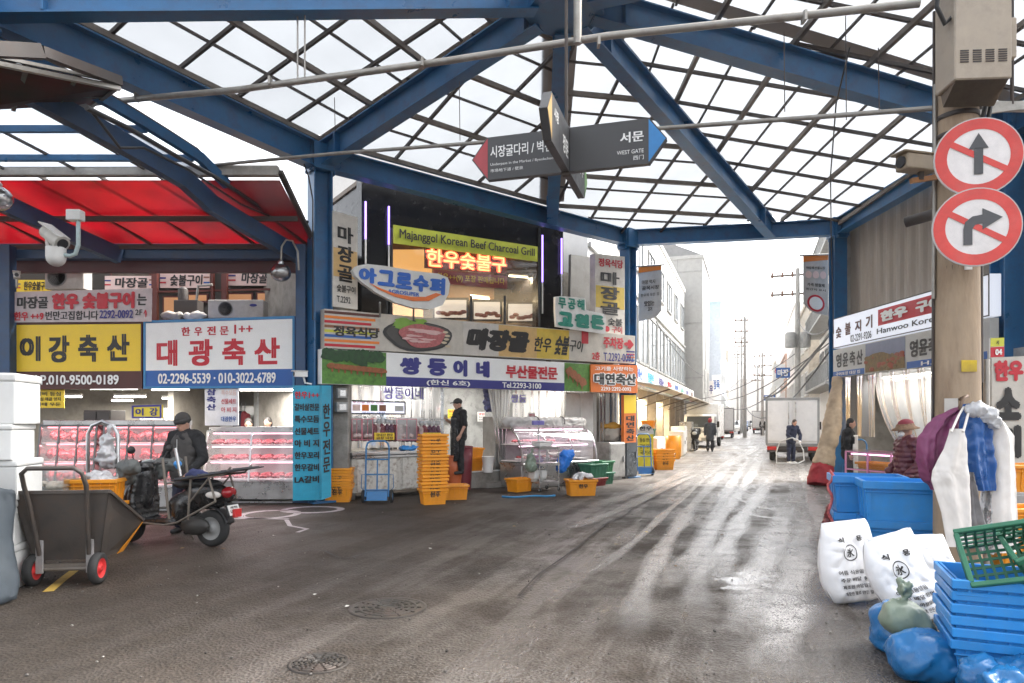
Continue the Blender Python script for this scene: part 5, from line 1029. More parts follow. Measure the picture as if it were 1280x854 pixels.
m = MB(); m.box((-.36, 0, .44), (.04, .12, .1)); m.build('rear_reflector', RED, sct)
m = MB(); m.ell((.18, .1, .27), (.22, .07, .12), 14, 8); m.ell((.3, -.05, .3), (.2, .12, .13), 14, 8); cap(m, (.35, -.14, .2), (-.12, -.15, .3), .05, .055); remesh(m, 'engine', mat('dirty_engine', (.05, .048, .045), .5, .4, dirt=.4), sct, .018, 3)
m = MB(); r_ = .014
for s in (-.2, .2):
    m.tube([(.95, s, .3), (.55, s * 1.05, .28), (.35, s * 1.1, .32), (.0, s, .5), (-.2, s, .6)], r_, 7); m.tube([(.48, s, .36), (.56, s, .98), (.58, s, 1.12)], .017, 7); m.tube([(.36, s, .85), (-.32, s, .93), (-.42, s, 1.02)], r_, 7); m.tube([(.2, s, .36), (.16, s, .86)], r_, 7); m.tube([(-.2, s, .6), (-.1, s, .9)], r_, 7); m.tube([(.2, s, .55), (-.1, s, .88)], r_ * .8, 7)
m.tube([(.53, -.2, .8), (.53, .2, .8)], r_, 7); m.build('carrier_frame', STEEL, sct)
m = MB(); m.box((-.08, 0, .925), (1.0, .5, .018), Matrix.Rotation(.16, 3, 'Y')); 
for k in range(6): m.bar((.36 - .17 * k, -.25, .868 + .0272 * k), (.36 - .17 * k, .25, .868 + .0272 * k), .02, .02)
m.build('carrier_board', mat('dark_grey_board', (.05, .05, .055), .6, dirt=.3), sct, bev=.004)
m = MB(); m.tube([(.3, .21, .9), (.36, .23, 1.25)], .02, 7); m.build('post', INOX, sct)
m = MB(); cap(m, (.28, .05, .9), (.06, .1, .92), .07, .06); o = remesh(m, 'rolled_cover', mat('navy_roll', (.03, .04, .12), .7), sct, .02, 2); crumple(o, .03, 12)
m = MB(); m.tube([(.5, -.1, .26), (.45, -.2, .03)], .013, 6); m.build('side_stand', STEEL, sct)
t = thing('blue_ball', 'round bright blue cap on the scooter handlebar', 'cap', W(222, 580, 8.8)); m = MB(); m.ell((0, 0, 0), (.05, .05, .045), 14, 8); m.lathe([(.02, -.06), (.03, -.03)], (0, 0, 0), 10); m.build('knob', CBLUE, t)
person('man in a grey knit hat and dark padded vest looking down behind the scooter', W(232, 0, 9.7).xy.to_3d(), R(-12), BLKC, NAVY, 1.66, vest=mat('grey_brown_vest', (.055, .05, .047), .85, var=.3, vs=8, bump=.3), arms=(((-.31, -.02, 1.1), (-.26, -.22, .92)), ((.31, -.02, 1.1), (.24, -.22, .9))), headdown=.5, headturn=-.3, hat='beanie', bulk=1.12)
# ================================================================ lamps, cameras, air conditioners on the left
def globe_lamp(label, c, arm):
    t = thing('globe_lamp', label, 'lamp', c, 0, 'glass globe lamps on the blue posts'); m = MB(); m.ell((0, 0, 0), (.19, .19, .17), 20, 12); m.build('globe', sheetmat('ribbed_globe', (.85, .85, .85), .45, .3, .1, .05, .5, 30), t)
    m = MB(); m.ell((0, 0, 0), (.06, .06, .08), 10, 8); m.build('bulb', mat('unlit_bulb', (.7, .68, .62), .2), t); m = MB(); m.lathe([(.05, .15), (.06, .2), (.03, .24)], (0, 0, 0), 12); m.build('lamp_cap', INOX, t); m = MB(); m.tube([V((0, 0, .2))] + [V(a) for a in arm], .02, 8); m.build('arm', PIPE, t); return t
globe_lamp('glass globe lamp on a curved arm in front of the amber windows', W(351, 341, 12.9), [(.02, 0, .5), (.1, 0, .62), (.22, 0, .6), (.32, 0, .4), (.34, 0, .05)])
globe_lamp('glass globe lamp cut by the left edge below the red awning', W(-3, 248, 9.6), [(-.02, 0, .4), (-.2, 0, .6)])
t = thing('surveillance_camera', 'white surveillance camera with a dome base on a pale bent pipe', 'camera', W(70, 315, 9.8)); 
m = MB(); m.ell((.0, 0, -.08), (.13, .13, .13), 16, 10); m.lathe([(.13, -.08), (.13, .06)], (0, 0, 0), 18); m.build('dome', WHITE, t)
m = MB(); d = V((.3, -.12, -.2)).normalized(); m.tube([V((-.05, .02, .22)) - d * .18, V((-.05, .02, .22)) + d * .22], [.1, .11], 14); m.bar(V((-.05, .02, .32)) - d * .22, V((-.05, .02, .32)) + d * .26, .2, .02); m.bar(V((-.12, 0, .2)), V((-.1, 0, .0)), .06, .05); m.build('housing', mat('cream_housing', (.55, .52, .47), .5, dirt=.4), t, bev=.004); m = MB(); c_ = V((-.05, .02, .22)) + d * .225; m.tube([c_, c_ + d * .012], .075, 14); m.build('lens', BLACK, t)
m = MB(); m.tube([(.0, 0, -.02), (.2, 0, -.06), (.28, .0, -.03), (.32, 0, .1), (.32, 0, .55)], .03, 8); m.build('pipe', mat('pale_teal_pipe', (.4, .5, .5), .5, dirt=.4), t); m = MB(); m.box((.28, 0, .52), (.2, .14, .15)); m.build('junction_box', WHITE, t, bev=.008)
def small_cam(label, c, rz):
    t = thing('surveillance_camera', label, 'camera', c, rz); m = MB(); m.box((0, 0, 0), (.1, .24, .1)); m.box((0, -.02, .06), (.13, .3, .015)); m.build('housing', WHITE, t, bev=.01, seg=2); m = MB(); m.tube([(0, -.12, 0), (0, -.135, 0)], .035, 12); m.build('lens', BLACK, t); m = MB(); m.tube([(0, .05, -.04), (0, .08, -.16), (0, .2, -.18)], .02, 8); m.build('bracket', WHITE, t)
small_cam('small white camera bracketed to the blue post at far left', W(21, 345, 12.8), R(35)); small_cam('small white camera at the lower right corner of the blue framed sign', W(376, 468, 12.9), R(-60))
def aircon(label, c, w=.8, h=.5, grille=True):
    t = thing('air_conditioner', label, 'air conditioner', c, 0, 'air conditioner units on the ledge'); m = MB(); m.box((0, 0, h / 2), (w, .3, h)); m.build('casing', mat('aged_white_casing', (.45, .43, .4), .5, dirt=.5, dcol=(.2, .15, .1)), t, bev=.012); m = MB(); Mx = Matrix.Rotation(R(90), 3, 'X'); c2 = (-w * .18, -.155, h / 2)
    m.lathe([(h * .4, 0), (h * .4, .012), (h * .36, .012), (h * .36, 0)], c2, 24, 0, Mx)
    for k in range(6): m.lathe([(h * (.06 + .05 * k), .004), (h * (.06 + .05 * k) + .006, .01)], c2, 24, 0, Mx, cap=False)
    m.build('fan_grille', mat('grille_grey', (.2, .2, .19), .5), t); m = MB(); m.lathe([(h * .34, .003), (.03, .003), (.03, .006)], c2, 24, 0, Mx); m.build('fan', BLACK, t); m = MB(); m.ell((w * .32, -.152, h * .7), (.08, .005, .03), 12, 6); m.build('badge', ink('n'), t); return t
aircon('grimy white air conditioner unit above the white cloth banner', W(86, 363, 14.2)); a_ = W(298, 399, 14.3); aircon('wide air conditioner unit behind the top edge of the blue framed sign', a_, 1.15, .38)
for i, (px, c_, lab) in enumerate(((215, (.5, .46, .4), 'pale sack'), (243, (.6, .57, .52), 'pale sack'))):
    t = thing('sack', ['small pale sack lying on the ledge left of the machine', 'small pale sack lying on the ledge right of the machine'][i], 'sack', W(px, 400, 14.1)); m = MB(); m.ell((0, 0, .08), (.22, .12, .09)); m.ell((.15, 0, .1), (.1, .1, .07)); o = remesh(m, 'cloth', mat('pale_sack_%d' % i, c_, .8), t, .03, 2); crumple(o, .05, 6, i)
t = thing('machine', 'dark pump and pipes on the ledge between the air conditioners', 'machine', W(236, 400, 14.5)); m = MB(); m.box((0, 0, .2), (.5, .3, .4)); m.lathe([(.1, .4), (.1, .65), (.04, .7)], (-.12, 0, 0), 12); m.build('pump', DARK, t, bev=.01); m = MB(); m.tube([(.15, 0, .3), (.2, 0, .72), (.5, 0, .75)], .03, 8); m.build('pipe', PIPE, t)
# blue posts in front of the left shops, cables along the arch
for i, px in enumerate((377.5, 10)):
    m = MB(); p = W(px, 400, 13.3); m.box((p.x, p.y, 2.5), (.19 if i == 0 else .2, .2, 5.0)); m.box((p.x, p.y, .02), (.32, .32, .04)); tag(m.build('steel_post', DBLUE, bev=.008), ['blue square post at the right end of the left shops', 'blue square post at the left edge between two yellow signs'][i], 'post')
for i, (pts_, r) in enumerate((([W(108, 135, 8.4), W(160, 160, 9), W(220, 195, 10), W(270, 222, 11), W(330, 262, 12.5), W(385, 278, 13.1)], .035), ([W(115, 140, 8.5), W(150, 185, 9), W(180, 185, 9.4), W(235, 212, 10.4), W(300, 255, 11.8), W(340, 272, 12.6)], .02), ([W(380, 205, 12.6), W(386, 222, 12.8), W(391, 250, 12.9), W(391, 400, 12.95)], .014))):
    m = MB(); m.tube(pts_, r, 7); tag(m.build('cable', BLACK), ['thick black cable bundle running along the arched blue rib', 'thinner black cable sagging below the arched blue rib', 'black cable looping down beside the big blue post'][i], 'cable')
# painted marks and drain covers in the road
m = MB(); PM = mat('worn_road_paint', (.33, .29, .3), .7, dirt=.85, dcol=(.12, .1, .1), ds=9)
def stripe(pts, w):
    P = [V((p[0], p[1], .004)) for p in pts]; L, Rr = [], []
    for i, p in enumerate(P): d = (P[min(i + 1, len(P) - 1)] - P[max(i - 1, 0)]).normalized(); s = d.cross(Z) * w / 2; L.append(p + s); Rr.append(p - s)
    k = len(m.v); m.v += [tuple(p) for p in L + Rr]; n = len(P)
    for i in range(n - 1): m.f.append((k + i, k + i + 1, k + n + i + 1, k + n + i)); m.m.append(0); m.s.append(False)
for (cx_, cy, rx, ry) in ((-4.1, 11.55, .45, .5), (-3.55, 12.15, .5, .42)): stripe([(cx_ + rx * math.cos(a * .3), cy + ry * math.sin(a * .3)) for a in range(22)], .13)
stripe([(-4.9, 11.0), (-4.2, 11.05), (-3.6, 11.0)], .1); stripe([(-3.6, 10.9), (-3.35, 10.3), (-3.0, 10.0), (-3.05, 9.7)], .07)
tag(m.build('road_marking', PM), kind='structure')
m = MB(); stripe([G(60, 740), G(78, 725), G(95, 712)], .09); tag(m.build('road_marking', mat('worn_yellow_paint', (.4, .26, .05), .7, dirt=.7)), kind='structure')
for i, (px, py, r) in enumerate(((485, 760, .33), (399, 829, .2))):
    g_ = G(px, py); t = thing('drain_cover', ['larger round cast iron drain cover in the middle of the road', 'smaller round cast iron drain cover nearest the camera'][i], 'drain cover', g_); m = MB(); m.lathe([(r, 0), (r, .006), (r * .93, .008), (r * .9, .004)], (0, 0, 0), 36, cap=False); m.build('ring', mat('worn_iron', (.055, .047, .042), .5, .5, dirt=.5, bump=.2), t)
    m = MB(); m.lathe([(r * .9, .004), (.01, .005)], (0, 0, 0), 36, cap=False)
    for q_ in range(1, 5): m.lathe([(r * .17 * q_, .005), (r * .17 * q_ + .005, .012), (r * .17 * q_ + .022, .012), (r * .17 * q_ + .027, .005)], (0, 0, 0), 36, cap=False)
    for k in range(12): a = k * math.pi / 6; m.bar((r * .2 * math.cos(a), r * .2 * math.sin(a), .008), (r * .86 * math.cos(a), r * .86 * math.sin(a), .008), .014, .008)
    m.build('cover', mat('cast_iron', (.05, .045, .04), .5, .4, dirt=.5, dcol=(.12, .07, .05), bump=.2), t)

# loose grit and scraps on the road
m = MB(); rr = random.Random(21)
for k in range(420):
    d = rr.uniform(4.2, 19) if k % 3 else rr.uniform(4, 8); px = rr.uniform(30, 1090); p = V(((px - CX) / F * d, d, 0))
    if p.y > 13 + max(0, (p.x + 4) * .8) - .6 and p.x < 3.6: continue
    r = .004 + .009 * rr.random() ** 2; m.ell((p.x, p.y, r * .6), (r, r * rr.uniform(.6, 1.2), r * .7), 6, 4, k % 3)
for k in range(46):
    d = rr.uniform(5, 17); px = rr.uniform(60, 1060); p = V(((px - CX) / F * d, d, .006))
    if p.y > 12.6 + max(0, (p.x + 4) * .8) - .6 and p.x < 3.6: continue
    a = rr.random() * 6.3; r = .012 + .022 * rr.random(); c, s_ = math.cos(a), math.sin(a); m.add([p + V((r * (x * c - y * s_), r * (x * s_ + y * c), rr.uniform(0, .012))) for x, y in ((-1, -.6), (.2, -.8), (1, -.1), (.6, .7), (-.7, .6))], [(0, 1, 2, 3, 4)], 3 + k % 3)
tag(m.build('litter', [mat('grit_grey', (.12, .11, .1), .8), mat('grit_dark', (.03, .028, .025), .8), mat('grit_pale', (.3, .28, .25), .8), mat('paper_scrap', (.5, .48, .44), .8), mat('leaf_scrap', (.12, .07, .03), .8), mat('tape_scrap', (.3, .2, .05), .6)]), kind='stuff')
# ================================================================ CENTRE SHOPS
CURT = sheetmat('clear_pvc_curtain', (.9, .91, .93), .62, .3, .12, .1, .22, 2, (8, 8, .6)); CURT2 = sheetmat('cloudy_pvc_curtain', (.85, .84, .82), .3, .4, .2, .15, .2, 2, (6, 6, .5), .3)
def fs(px, off=0): p = FC.at(px, 525, off); return (V((p.x, p.y, 0)) - FC.a - FC.n * off).dot(FC.d)
def fpt(px, off, z=0): p = FC.at(px, 525, off); return V((p.x, p.y, z))
def curtain(name, label, px0, px1, z0, z1, off, m_, waves=30, amp=.03, cat='curtain', P=FC, skew=0, group=None):
    a, b = P.at(px0, 525, off), P.at(px1, 525, off); a.z = b.z = 0; t = thing(name, label, cat, (a + b) / 2 + V((0, 0, z0)), 0, group); m = MB()
    def f(u, v):
        p = a.lerp(b, u + skew * v * v * (u - 1)); p = p + P.n * (amp * math.sin(u * waves * 6.28 / 6) * (.6 + .4 * v) + amp * .6 * math.sin(u * waves * 2.3 + 1)); p.z = z1 + (z0 - z1) * v; return p
    m.sheet(f, int(waves * 3), 8); m.build('sheet', m_, t, w=True); m = MB(); m.bar(a + V((0, 0, z1 + .02)), b + V((0, 0, z1 + .02)), .05, .04); m.build('rail', STEEL, t, w=True); return t
curtain('plastic_curtain', 'clear plastic curtain behind the packed offal left of the doorway', 432, 553, 1.0, 2.75, -.45, CURT, 26, .035)
curtain('plastic_curtain', 'clear plastic strip curtain behind the curved glass case', 640, 745, .95, 2.75, -.6, CURT2, 30, .05)
curtain('plastic_curtain', 'clear plastic strip curtain left of the narrow orange upright sign', 748, 780, .9, 2.6, -.2, CURT, 14, .04)
t = thing('plastic_curtain', 'clear plastic door curtain gathered and swept aside right of the doorway', 'curtain', fpt(620, -.1, .5)); m = MB()
def cf(u, v): x = 606 + 34 * u + (18 - 26 * u) * v; p = FC.at(x, 525, -.1 + .05 * math.sin(u * 22 + v * 2)); p.z = 2.75 - 2.0 * v - .15 * u; return p
m.sheet(cf, 40, 12); m.build('sheet', CURT2, t, w=True)
strip_lamp(fpt(470, -.9, 2.62), fpt(505, -.9, 2.62), 'fluorescent strip behind the plastic curtain over the offal counter', e=15, grp='fluorescent strips in the centre shops')
strip_lamp(fpt(660, -1.2, 2.62), fpt(700, -1.2, 2.62), 'fluorescent strip over the curved glass case', e=17, grp='fluorescent strips in the centre shops')
strip_lamp(fpt(575, -2.0, 2.62), fpt(610, -2.0, 2.62), 'fluorescent strip above the doorway of the offal shop', e=15, grp='fluorescent strips in the centre shops')
# lettering panes hung on the curtains
a, b = FC.at(478, 480, -.3), FC.at(530, 480, -.3)
t = thing('curtain_lettering', 'violet outlined shop name hung across the left plastic curtain', 'lettering', fpt(504, -.3, 2.3)); m = MB(); f = bil([FC.at(478, 482, -.35), FC.at(530, 484, -.35), FC.at(530, 500, -.35), FC.at(478, 500, -.35)]); m.prism([f(0, 0), f(1, 0), f(1, 1), f(0, 1)], FC.n * -.004); m.build('film', CURT, t, w=True); m = MB(); write(m, '쌍둥이네', lambda u, v: f(u, v) + FC.n * .008, (.02, .05, .98, .95), 0, .03); m.build('lettering', mat('violet_ink', (.16, .13, .5), .5), t, w=True)
t = thing('curtain_lettering', 'faint violet shop name on the strip curtain behind the glass case', 'lettering', fpt(650, -.5, 2.3)); m = MB(); f = bil([FC.at(638, 492, -.55), FC.at(658, 493, -.55), FC.at(658, 504, -.55), FC.at(638, 504, -.55)]); m.prism([f(0, 0), f(1, 0), f(1, 1), f(0, 1)], FC.n * -.004); m.build('film', CURT, t, w=True); m = MB(); write(m, '쌍둥', lambda u, v: f(u, v) + FC.n * .008, (.02, .05, .98, .95), 0, .03); m.build('lettering', mat('violet_ink', (.16, .13, .5), .5), t, w=True)
# offal counter
def along(o, P=FC): o.rotation_euler.z = P.ang(); return o
WRUST = mat('rust_spotted_white', (.6, .58, .53), .5, var=.1, dirt=.85, dcol=(.16, .1, .06), ds=11)
s0_, s1_ = fs(436), fs(545); cx_ = (s0_ + s1_) / 2; L_ = s1_ - s0_
ct_ = along(thing('counter', 'rust spotted white work counter with a steel top under the offal packs', 'counter', fp(cx_, -.15, 0)))
m = MB(); m.box((0, .36, .5), (L_, .7, .74)); m.build('body', WRUST, ct_, bev=.01); m = MB(); m.box((0, .34, .915), (L_ + .06, .8, .06)); m.box((0, .34, .85), (L_ + .02, .76, .05)); m.build('top', INOX, ct_, bev=.008)
for i in range(2): m = MB(); m.box((-L_ / 4 + .03 + i * (L_ / 2), -.004, .48), (L_ / 2 - .14, .03, .66)); m.build('door', WRUST, ct_, bev=.012)
for x in (-1, 1):
    for y in (.08, .66): m = MB(); m.box((x * (L_ / 2 - .06), y, .06), (.06, .06, .13)); m.build('leg', INOX, ct_)
# screen and hanging packs
q = [FC.at(436, 500, .0), FC.at(507, 502, .0), FC.at(507, 518.5, .0), FC.at(436, 518, .0)]
SCR = glow('lit_menu_screen', (.85, .85, 1), .2)
bd = board('menu_screen', 'long lit menu screen with small dish pictures above the offal counter', q, FC.n, [('#', (.06, .3, .19, .75), 'p'), ('#', (.22, .3, .34, .75), 'o'), ('#', (.37, .3, .49, .75), 'c'), ('#', (.52, .3, .64, .75), 'd'), ('#', (.8, .35, .96, .75), 'e'), ('부산물 한우 모듬', (.06, .08, .6, .22), 'r', .02), ('맛있는 내장', (.22, .8, .62, .92), 'b', .02)], lit=SCR, frame=BLACK, fw=.03, th=.06, cat='screen')
m = MB(); m.bar(FC.at(432, 520.5, .02), FC.at(556, 525, .02), .05, .03); tag(m.build('hanging_rail', INOX), 'steel rail carrying the hanging offal packs', 'rail')
pk_m = [mat('pack_dark_red', (.14, .02, .03), .3, var=.6, vs=30), mat('pack_purple', (.09, .03, .06), .3, var=.6, vs=30), mat('pack_pale', (.5, .38, .36), .3, var=.4, vs=30)]
pk_ = []
def pack_proto(k):
    t = thing('offal_pack', 'clear bag of dark offal hanging on the rail behind the crate tower', 'offal pack', (0, 0, 0), FC.ang(), 'offal packs on the rail'); m = MB()
    cap(m, (0, 0, -.44), (0, 0, -.22), .055, .06); m.ell((0, 0, -.3), (.075, .05, .18), 12, 8); o = m.build('offal', pk_m[k], t); crumple(o, .03, 14, k + 1)
    m = MB(); m.lathe([(.02, -.13), (.045, -.1), (.06, -.03), (.03, -.06)], (0, 0, 0), 10, cap=False); m.tube([(0, 0, -.14), (0, 0, .02)], .012, 6); m.build('bag_top', PBAG, t); return t
for i in range(21):
    px = 441 + i * 5.3; loc = FC.at(px, 521 + i * .2, .03 + .04 * (i % 2)); k = [0, 2, 0, 1, 1][i % 5] if i < 18 else 1
    if len(pk_) < 3: pk_.append(pack_proto(len(pk_))); pk_[-1].location = loc
    else: dup(pk_[k], loc, FC.ang() + .2 * math.sin(i), group='offal packs on the rail')
for i, (x0, x1, mk) in enumerate(((468, 493, 'y'), (529, 551, 'y'), (440, 452, 'p'), (453, 466, 'p'), (496, 521, 'p'))):
    q = [FC.at(x0, 541 if mk == 'y' else 524, .14), FC.at(x1, 541 if mk == 'y' else 524, .14), FC.at(x1, 550, .14), FC.at(x0, 550, .14)]
    if mk == 'y': board('price_card', ['yellow price card below the packs nearest the hand truck', 'yellow price card below the packs nearest the doorway'][i], q, FC.n, [('국내산 한우', (.08, .1, .92, .5), 'k', .02), ('곱창 대창', (.08, .55, .92, .92), 'm', .02)], base='y', th=.01)
    else:
        t = thing('clear_pouch', ['pink edged clear pouch at the left end of the rail', 'pink edged clear pouch second from the left end of the rail', 'wide pink edged clear pouch in the middle of the rail'][i - 2], 'pouch', (q[2] + q[3]) / 2); f = bil(q); m = MB(); m.add(q, [(0, 1, 2, 3)]); m.build('film', CURT, t, w=True); m = MB()
        for a_, b_ in ((0, 1), (1, 2), (2, 3), (3, 0)): m.bar(q[a_], q[b_], .012, .015)
        m.bar(f(.5, 0), f(.5, 1), .01, .012); m.build('edging', mat('pink_edging', (.6, .2, .25), .5), t, w=True); m = MB(); m.ell(f(.3, .8), (.06, .03, .05), 8, 6); m.ell(f(.7, .8), (.06, .03, .05), 8, 6); m.build('contents', pk_m[2], t, w=True)
t = thing('folded_tarp', 'bright blue folded plastic sheet on the counter end', 'plastic sheet', fpt(511, .05, .95)); m = MB(); m.ell((0, 0, .04), (.22, .12, .05)); m.ell((.1, 0, .06), (.12, .1, .05)); o = remesh(m, 'sheet', CBLUE, t, .02, 1); crumple(o, .05, 9)
# crates and hand truck at the counter
def stack(px, py, rz, n, dz, L, Wd, H, labels, grp, cat='crate', m_=ORANGE, mark='한우', loc=None, name='plastic_crate', **kw):
    g_ = loc or G(px, py); Mz = Matrix.Rotation(rz, 3, 'Z'); p0 = None
    for k in range(n):
        lab = labels if isinstance(labels, str) else labels[0] if k == 0 else labels[2] if k == n - 1 else labels[1]
        l = (g_.x + .012 * math.sin(k * 2.1), g_.y + .01 * math.cos(k * 1.7), k * dz)
        if p0 is None: p0 = crate(name, lab, cat, l, rz, L, Wd, H, m_, grp, mark=mark, **kw)
        else: dup(p0, l, rz + .03 * math.sin(k * 5), lab, grp)
    return p0
stack(423, 627, R(6), 8, .052, .54, .38, .3, ['lowest orange crate of the short stack by the cyan board', 'orange crate inside the short stack by the cyan board', 'top orange crate of the short stack by the cyan board'], 'short stack of orange crates by the cyan board')
stack(541, 630, R(22), 17, .0645, .5, .36, .3, ['lowest orange crate of the tall tower beside the hand truck', 'orange crate inside the tall tower beside the hand truck', 'top orange crate of the tall tower beside the hand truck'], 'tall tower of orange crates')
p_ = G(567, 624); crate('plastic_crate', 'single empty orange crate on the ground right of the tall crate tower', 'crate', p_, R(15), .56, .4, .3, ORANGE, mark=None)
hand_truck('blue hand truck leaning on the rust spotted counter', G(471, 629), R(4), HBLUE, 1.2, .44, lean=R(-7))
for i, (px, c_, lab, h, r) in enumerate(((567, (.5, .11, .03), 'orange red plastic bin beside the doorway', .8, .2), (579, (.18, .02, .03), 'tall dark red barrel beside the doorway', 1.0, .22))):
    t = thing('bin', lab, 'bin', fpt(px, -.1 - .1 * i, 0)); m = MB(); m.lathe([(r * .8, 0), (r * .95, h * .6), (r, h), (r * .94, h), (r * .86, h * .3), (.01, h * .28)], (0, 0, 0), 20); m.build('tub', mat('bin_%d' % i, c_, .4, dirt=.3), t); m = MB(); m.lathe([(r * 1.04, h - .04), (r * 1.06, h - .01), (r, h)], (0, 0, 0), 20, cap=False); m.build('rim', MT['bin_%d' % i], t)
# raised shop floor with the apron man
m = MB(); c_ = fp((fs(556) + fs(638)) / 2, 1.2, .19); m.box(c_, (2.1, 1.9, .38), FC.ang()); m.box(fp((fs(556) + fs(638)) / 2, .245, .385), (2.1, .02, .03), FC.ang(), 1); tag(m.build('shop_platform', [CONC, WHITE]), kind='structure')
pm = W(574, 525, 15.4); pm.z = .38
ap_ = person('man in a black cap and long black apron standing in the offal shop doorway', pm, R(-62), BLKC, BLKC, 1.68, arms=(((-.23, -.06, 1.14), (-.1, -.3, 1.25)), ((.27, .03, 1.13), (.25, -.08, .9))), headdown=.25, hat='cap', bare=True)
apron(ap_, mat('wet_black_apron', (.012, .012, .014), .25), top=1.3, bot=.3)
p_ = W(591, 525, 16.2); p_.z = .38
for k in range(2): crate('plastic_crate', ['lower orange crate on the raised shop floor behind the apron man', 'upper orange crate on the raised shop floor behind the apron man'][k], 'crate', (p_.x, p_.y, .38 + .22 * k), R(30), .44, .34, .34, ORANGE, 'orange crates on the raised shop floor')
p_ = W(610, 525, 15.9); t = thing('bucket', 'white plastic bucket on the raised shop floor', 'bucket', (p_.x, p_.y, .38)); m = MB(); m.lathe([(.11, 0), (.14, .36), (.148, .37), (.135, .37), (.108, .02)], (0, 0, 0), 20); m.build('pail', WHITE, t); m = MB(); m.tube([(.14 * math.cos(a * .35), .14 * math.sin(a * .35), .34 - .08 * math.sin(a * .35)) for a in range(10)], .006, 5); m.build('handle', INOX, t)
cabinet('grey fridge at the back of the doorway', W(622, 525, 16.9).xy.to_3d() + V((0, 0, .38)), (.55, .5, 1.3), GREYP, FC.ang(), 1)
t = thing('bag_cluster', 'bunch of blue and white plastic bags hanging by the doorway', 'bags', fpt(611, -.5, 1.8)); m = MB()
for k in range(9): m.ell((.05 * math.sin(k * 2), .05 * math.cos(k * 3), .1 + .08 * k), (.1, .09, .1), 10, 7)
o = remesh(m, 'bags', mat('blue_white_bags', (.09, .1, .25), .4, var=.9, vs=14), t, .02, 1); crease(o, .08, 8)
m = MB(); p = fpt(553, .0, 0); m.bar((p.x, p.y, .0), (p.x, p.y, 2.75), .06); tag(m.build('door_post', INOX), 'thin steel post left of the offal shop doorway', 'post')
m = MB(); p = fpt(428, .05, 0); m.box((p.x, p.y, 1.35), (.3, .3, 2.7)); tag(m.build('pier', CONC, bev=.01), 'narrow concrete pier beside the cyan boards', 'pier')
for i, (z, s_) in enumerate(((2.3, .22), (2.02, .2), (1.75, .24))):
    p = fpt(427, .26, z); t = thing('meter_box', ['upper grey meter box on the concrete pier', 'middle grey meter box on the concrete pier', 'lower grey meter box on the concrete pier'][i], 'meter box', p, FC.ang()); m = MB(); m.box((0, 0, .1), (s_, .1, .2)); m.build('case', GREYP, t, bev=.01); m = MB(); m.box((0, -.055, .1), (s_ * .6, .012, .12)); m.build('cover', INOX, t)
# curved glass case with a rolled cover
s0_, s1_ = fs(640, .7), fs(748, .7); L_ = 2.45
cg = along(thing('curved_glass_case', 'curved glass display case with a rolled grey cover on its top', 'display case', fp((fs(690, .4)), -.75, 0)))
m = MB(); m.box((0, .45, .3), (L_, .8, .5)); m.box((0, .45, .04), (L_ - .1, .7, .08)); m.box((0, .42, .57), (L_ + .04, .9, .05)); m.build('base', INOX, cg, bev=.008)
cv = lambda v: (0, .02 + .0 + .5 * (1 - math.cos(v * 1.45)), .6 + .78 * math.sin(v * 1.45))
for i in range(3):
    x0 = -L_ / 2 + L_ * i / 3; m = MB(); m.sheet(lambda u, v: (x0 + .01 + (L_ / 3 - .02) * u, cv(v)[1], cv(v)[2]), 2, 12); m.build('curved_glass', sheetmat('showcase_glass', (.9, .92, .95), .82, 0, .06, .05, .3), cg)
m = MB()
for i in range(4):
    x = -L_ / 2 + L_ * i / 3
    for k in range(10): a_, b_ = cv(k / 10), cv((k + 1) / 10); m.bar((x, a_[1], a_[2]), (x, b_[1], b_[2]), .03, .03, 0, V((1, 0, 0)))
m.build('frame', INOX, cg)
m = MB(); m.box((0, .68, 1.41), (L_ + .02, .5, .05)); m.build('top', INOX, cg); m = MB(); m.box((0, .9, 1.0), (L_, .03, .85)); m.build('back_panel', GREYP, cg)
for z in (.63, 1.02): m = MB(); m.box((0, .55, z), (L_ - .06, .6, .02)); m.build('shelf', WHITE, cg)
m = MB(); m.tube([(-L_ / 2 + .1, .42, 1.36), (L_ / 2 - .1, .42, 1.36)], .014, 8); m.tube([(-L_ / 2 + .1, .25, .98), (L_ / 2 - .1, .25, .98)], .012, 8); m.build('lamp_tube', glow('rosy_case_lamp', (1, .6, .78), 1.8), cg)
l = bpy.data.lights.new('case_lamp', 'AREA'); l.energy = 3; l.color = (1, .75, .82); l.shape = 'RECTANGLE'; l.size = L_ - .2; l.size_y = .06; o = bpy.data.objects.new('case_lamp', l); C.objects.link(o); o.parent = cg; o.location = (0, .45, 1.33)
m = MB(); cap(m, (-L_ / 2 - .05, .55, 1.55), (L_ / 2 + .02, .55, 1.55), .12, .11); m.box((0, .6, 1.45), (L_, .35, .08)); o = remesh(m, 'rolled_cover', mat('grey_vinyl_roll', (.4, .38, .36), .5, dirt=.4), cg, .025, 3); crease(o, .04, 6, 2)
m = MB()
for x in (-.35, .5): m.tube([(x, .42, 1.55), (x, .42, 1.55)] and [(x + .0, .55 + .135 * math.cos(a * .7), 1.55 + .135 * math.sin(a * .7)) for a in range(10)], .012, 5)
m.build('strap', DARK, cg)
Mz = Matrix.Rotation(FC.ang(), 3, 'Z')
for i, (x, z) in enumerate(((-.95, 1.05), (-.65, 1.05), (-.3, 1.05), (.1, 1.05), (.9, 1.05), (-.8, .66), (-.4, .66), (.0, .66))): tray(cg.location + Mz @ V((x, .55, z)), FC.ang() + R(90) * (i % 2), 'tray of red meat inside the curved glass case', 'meat trays in the curved glass case')
c2 = cg.location + Mz @ V((-.85, -.05, 0)); 
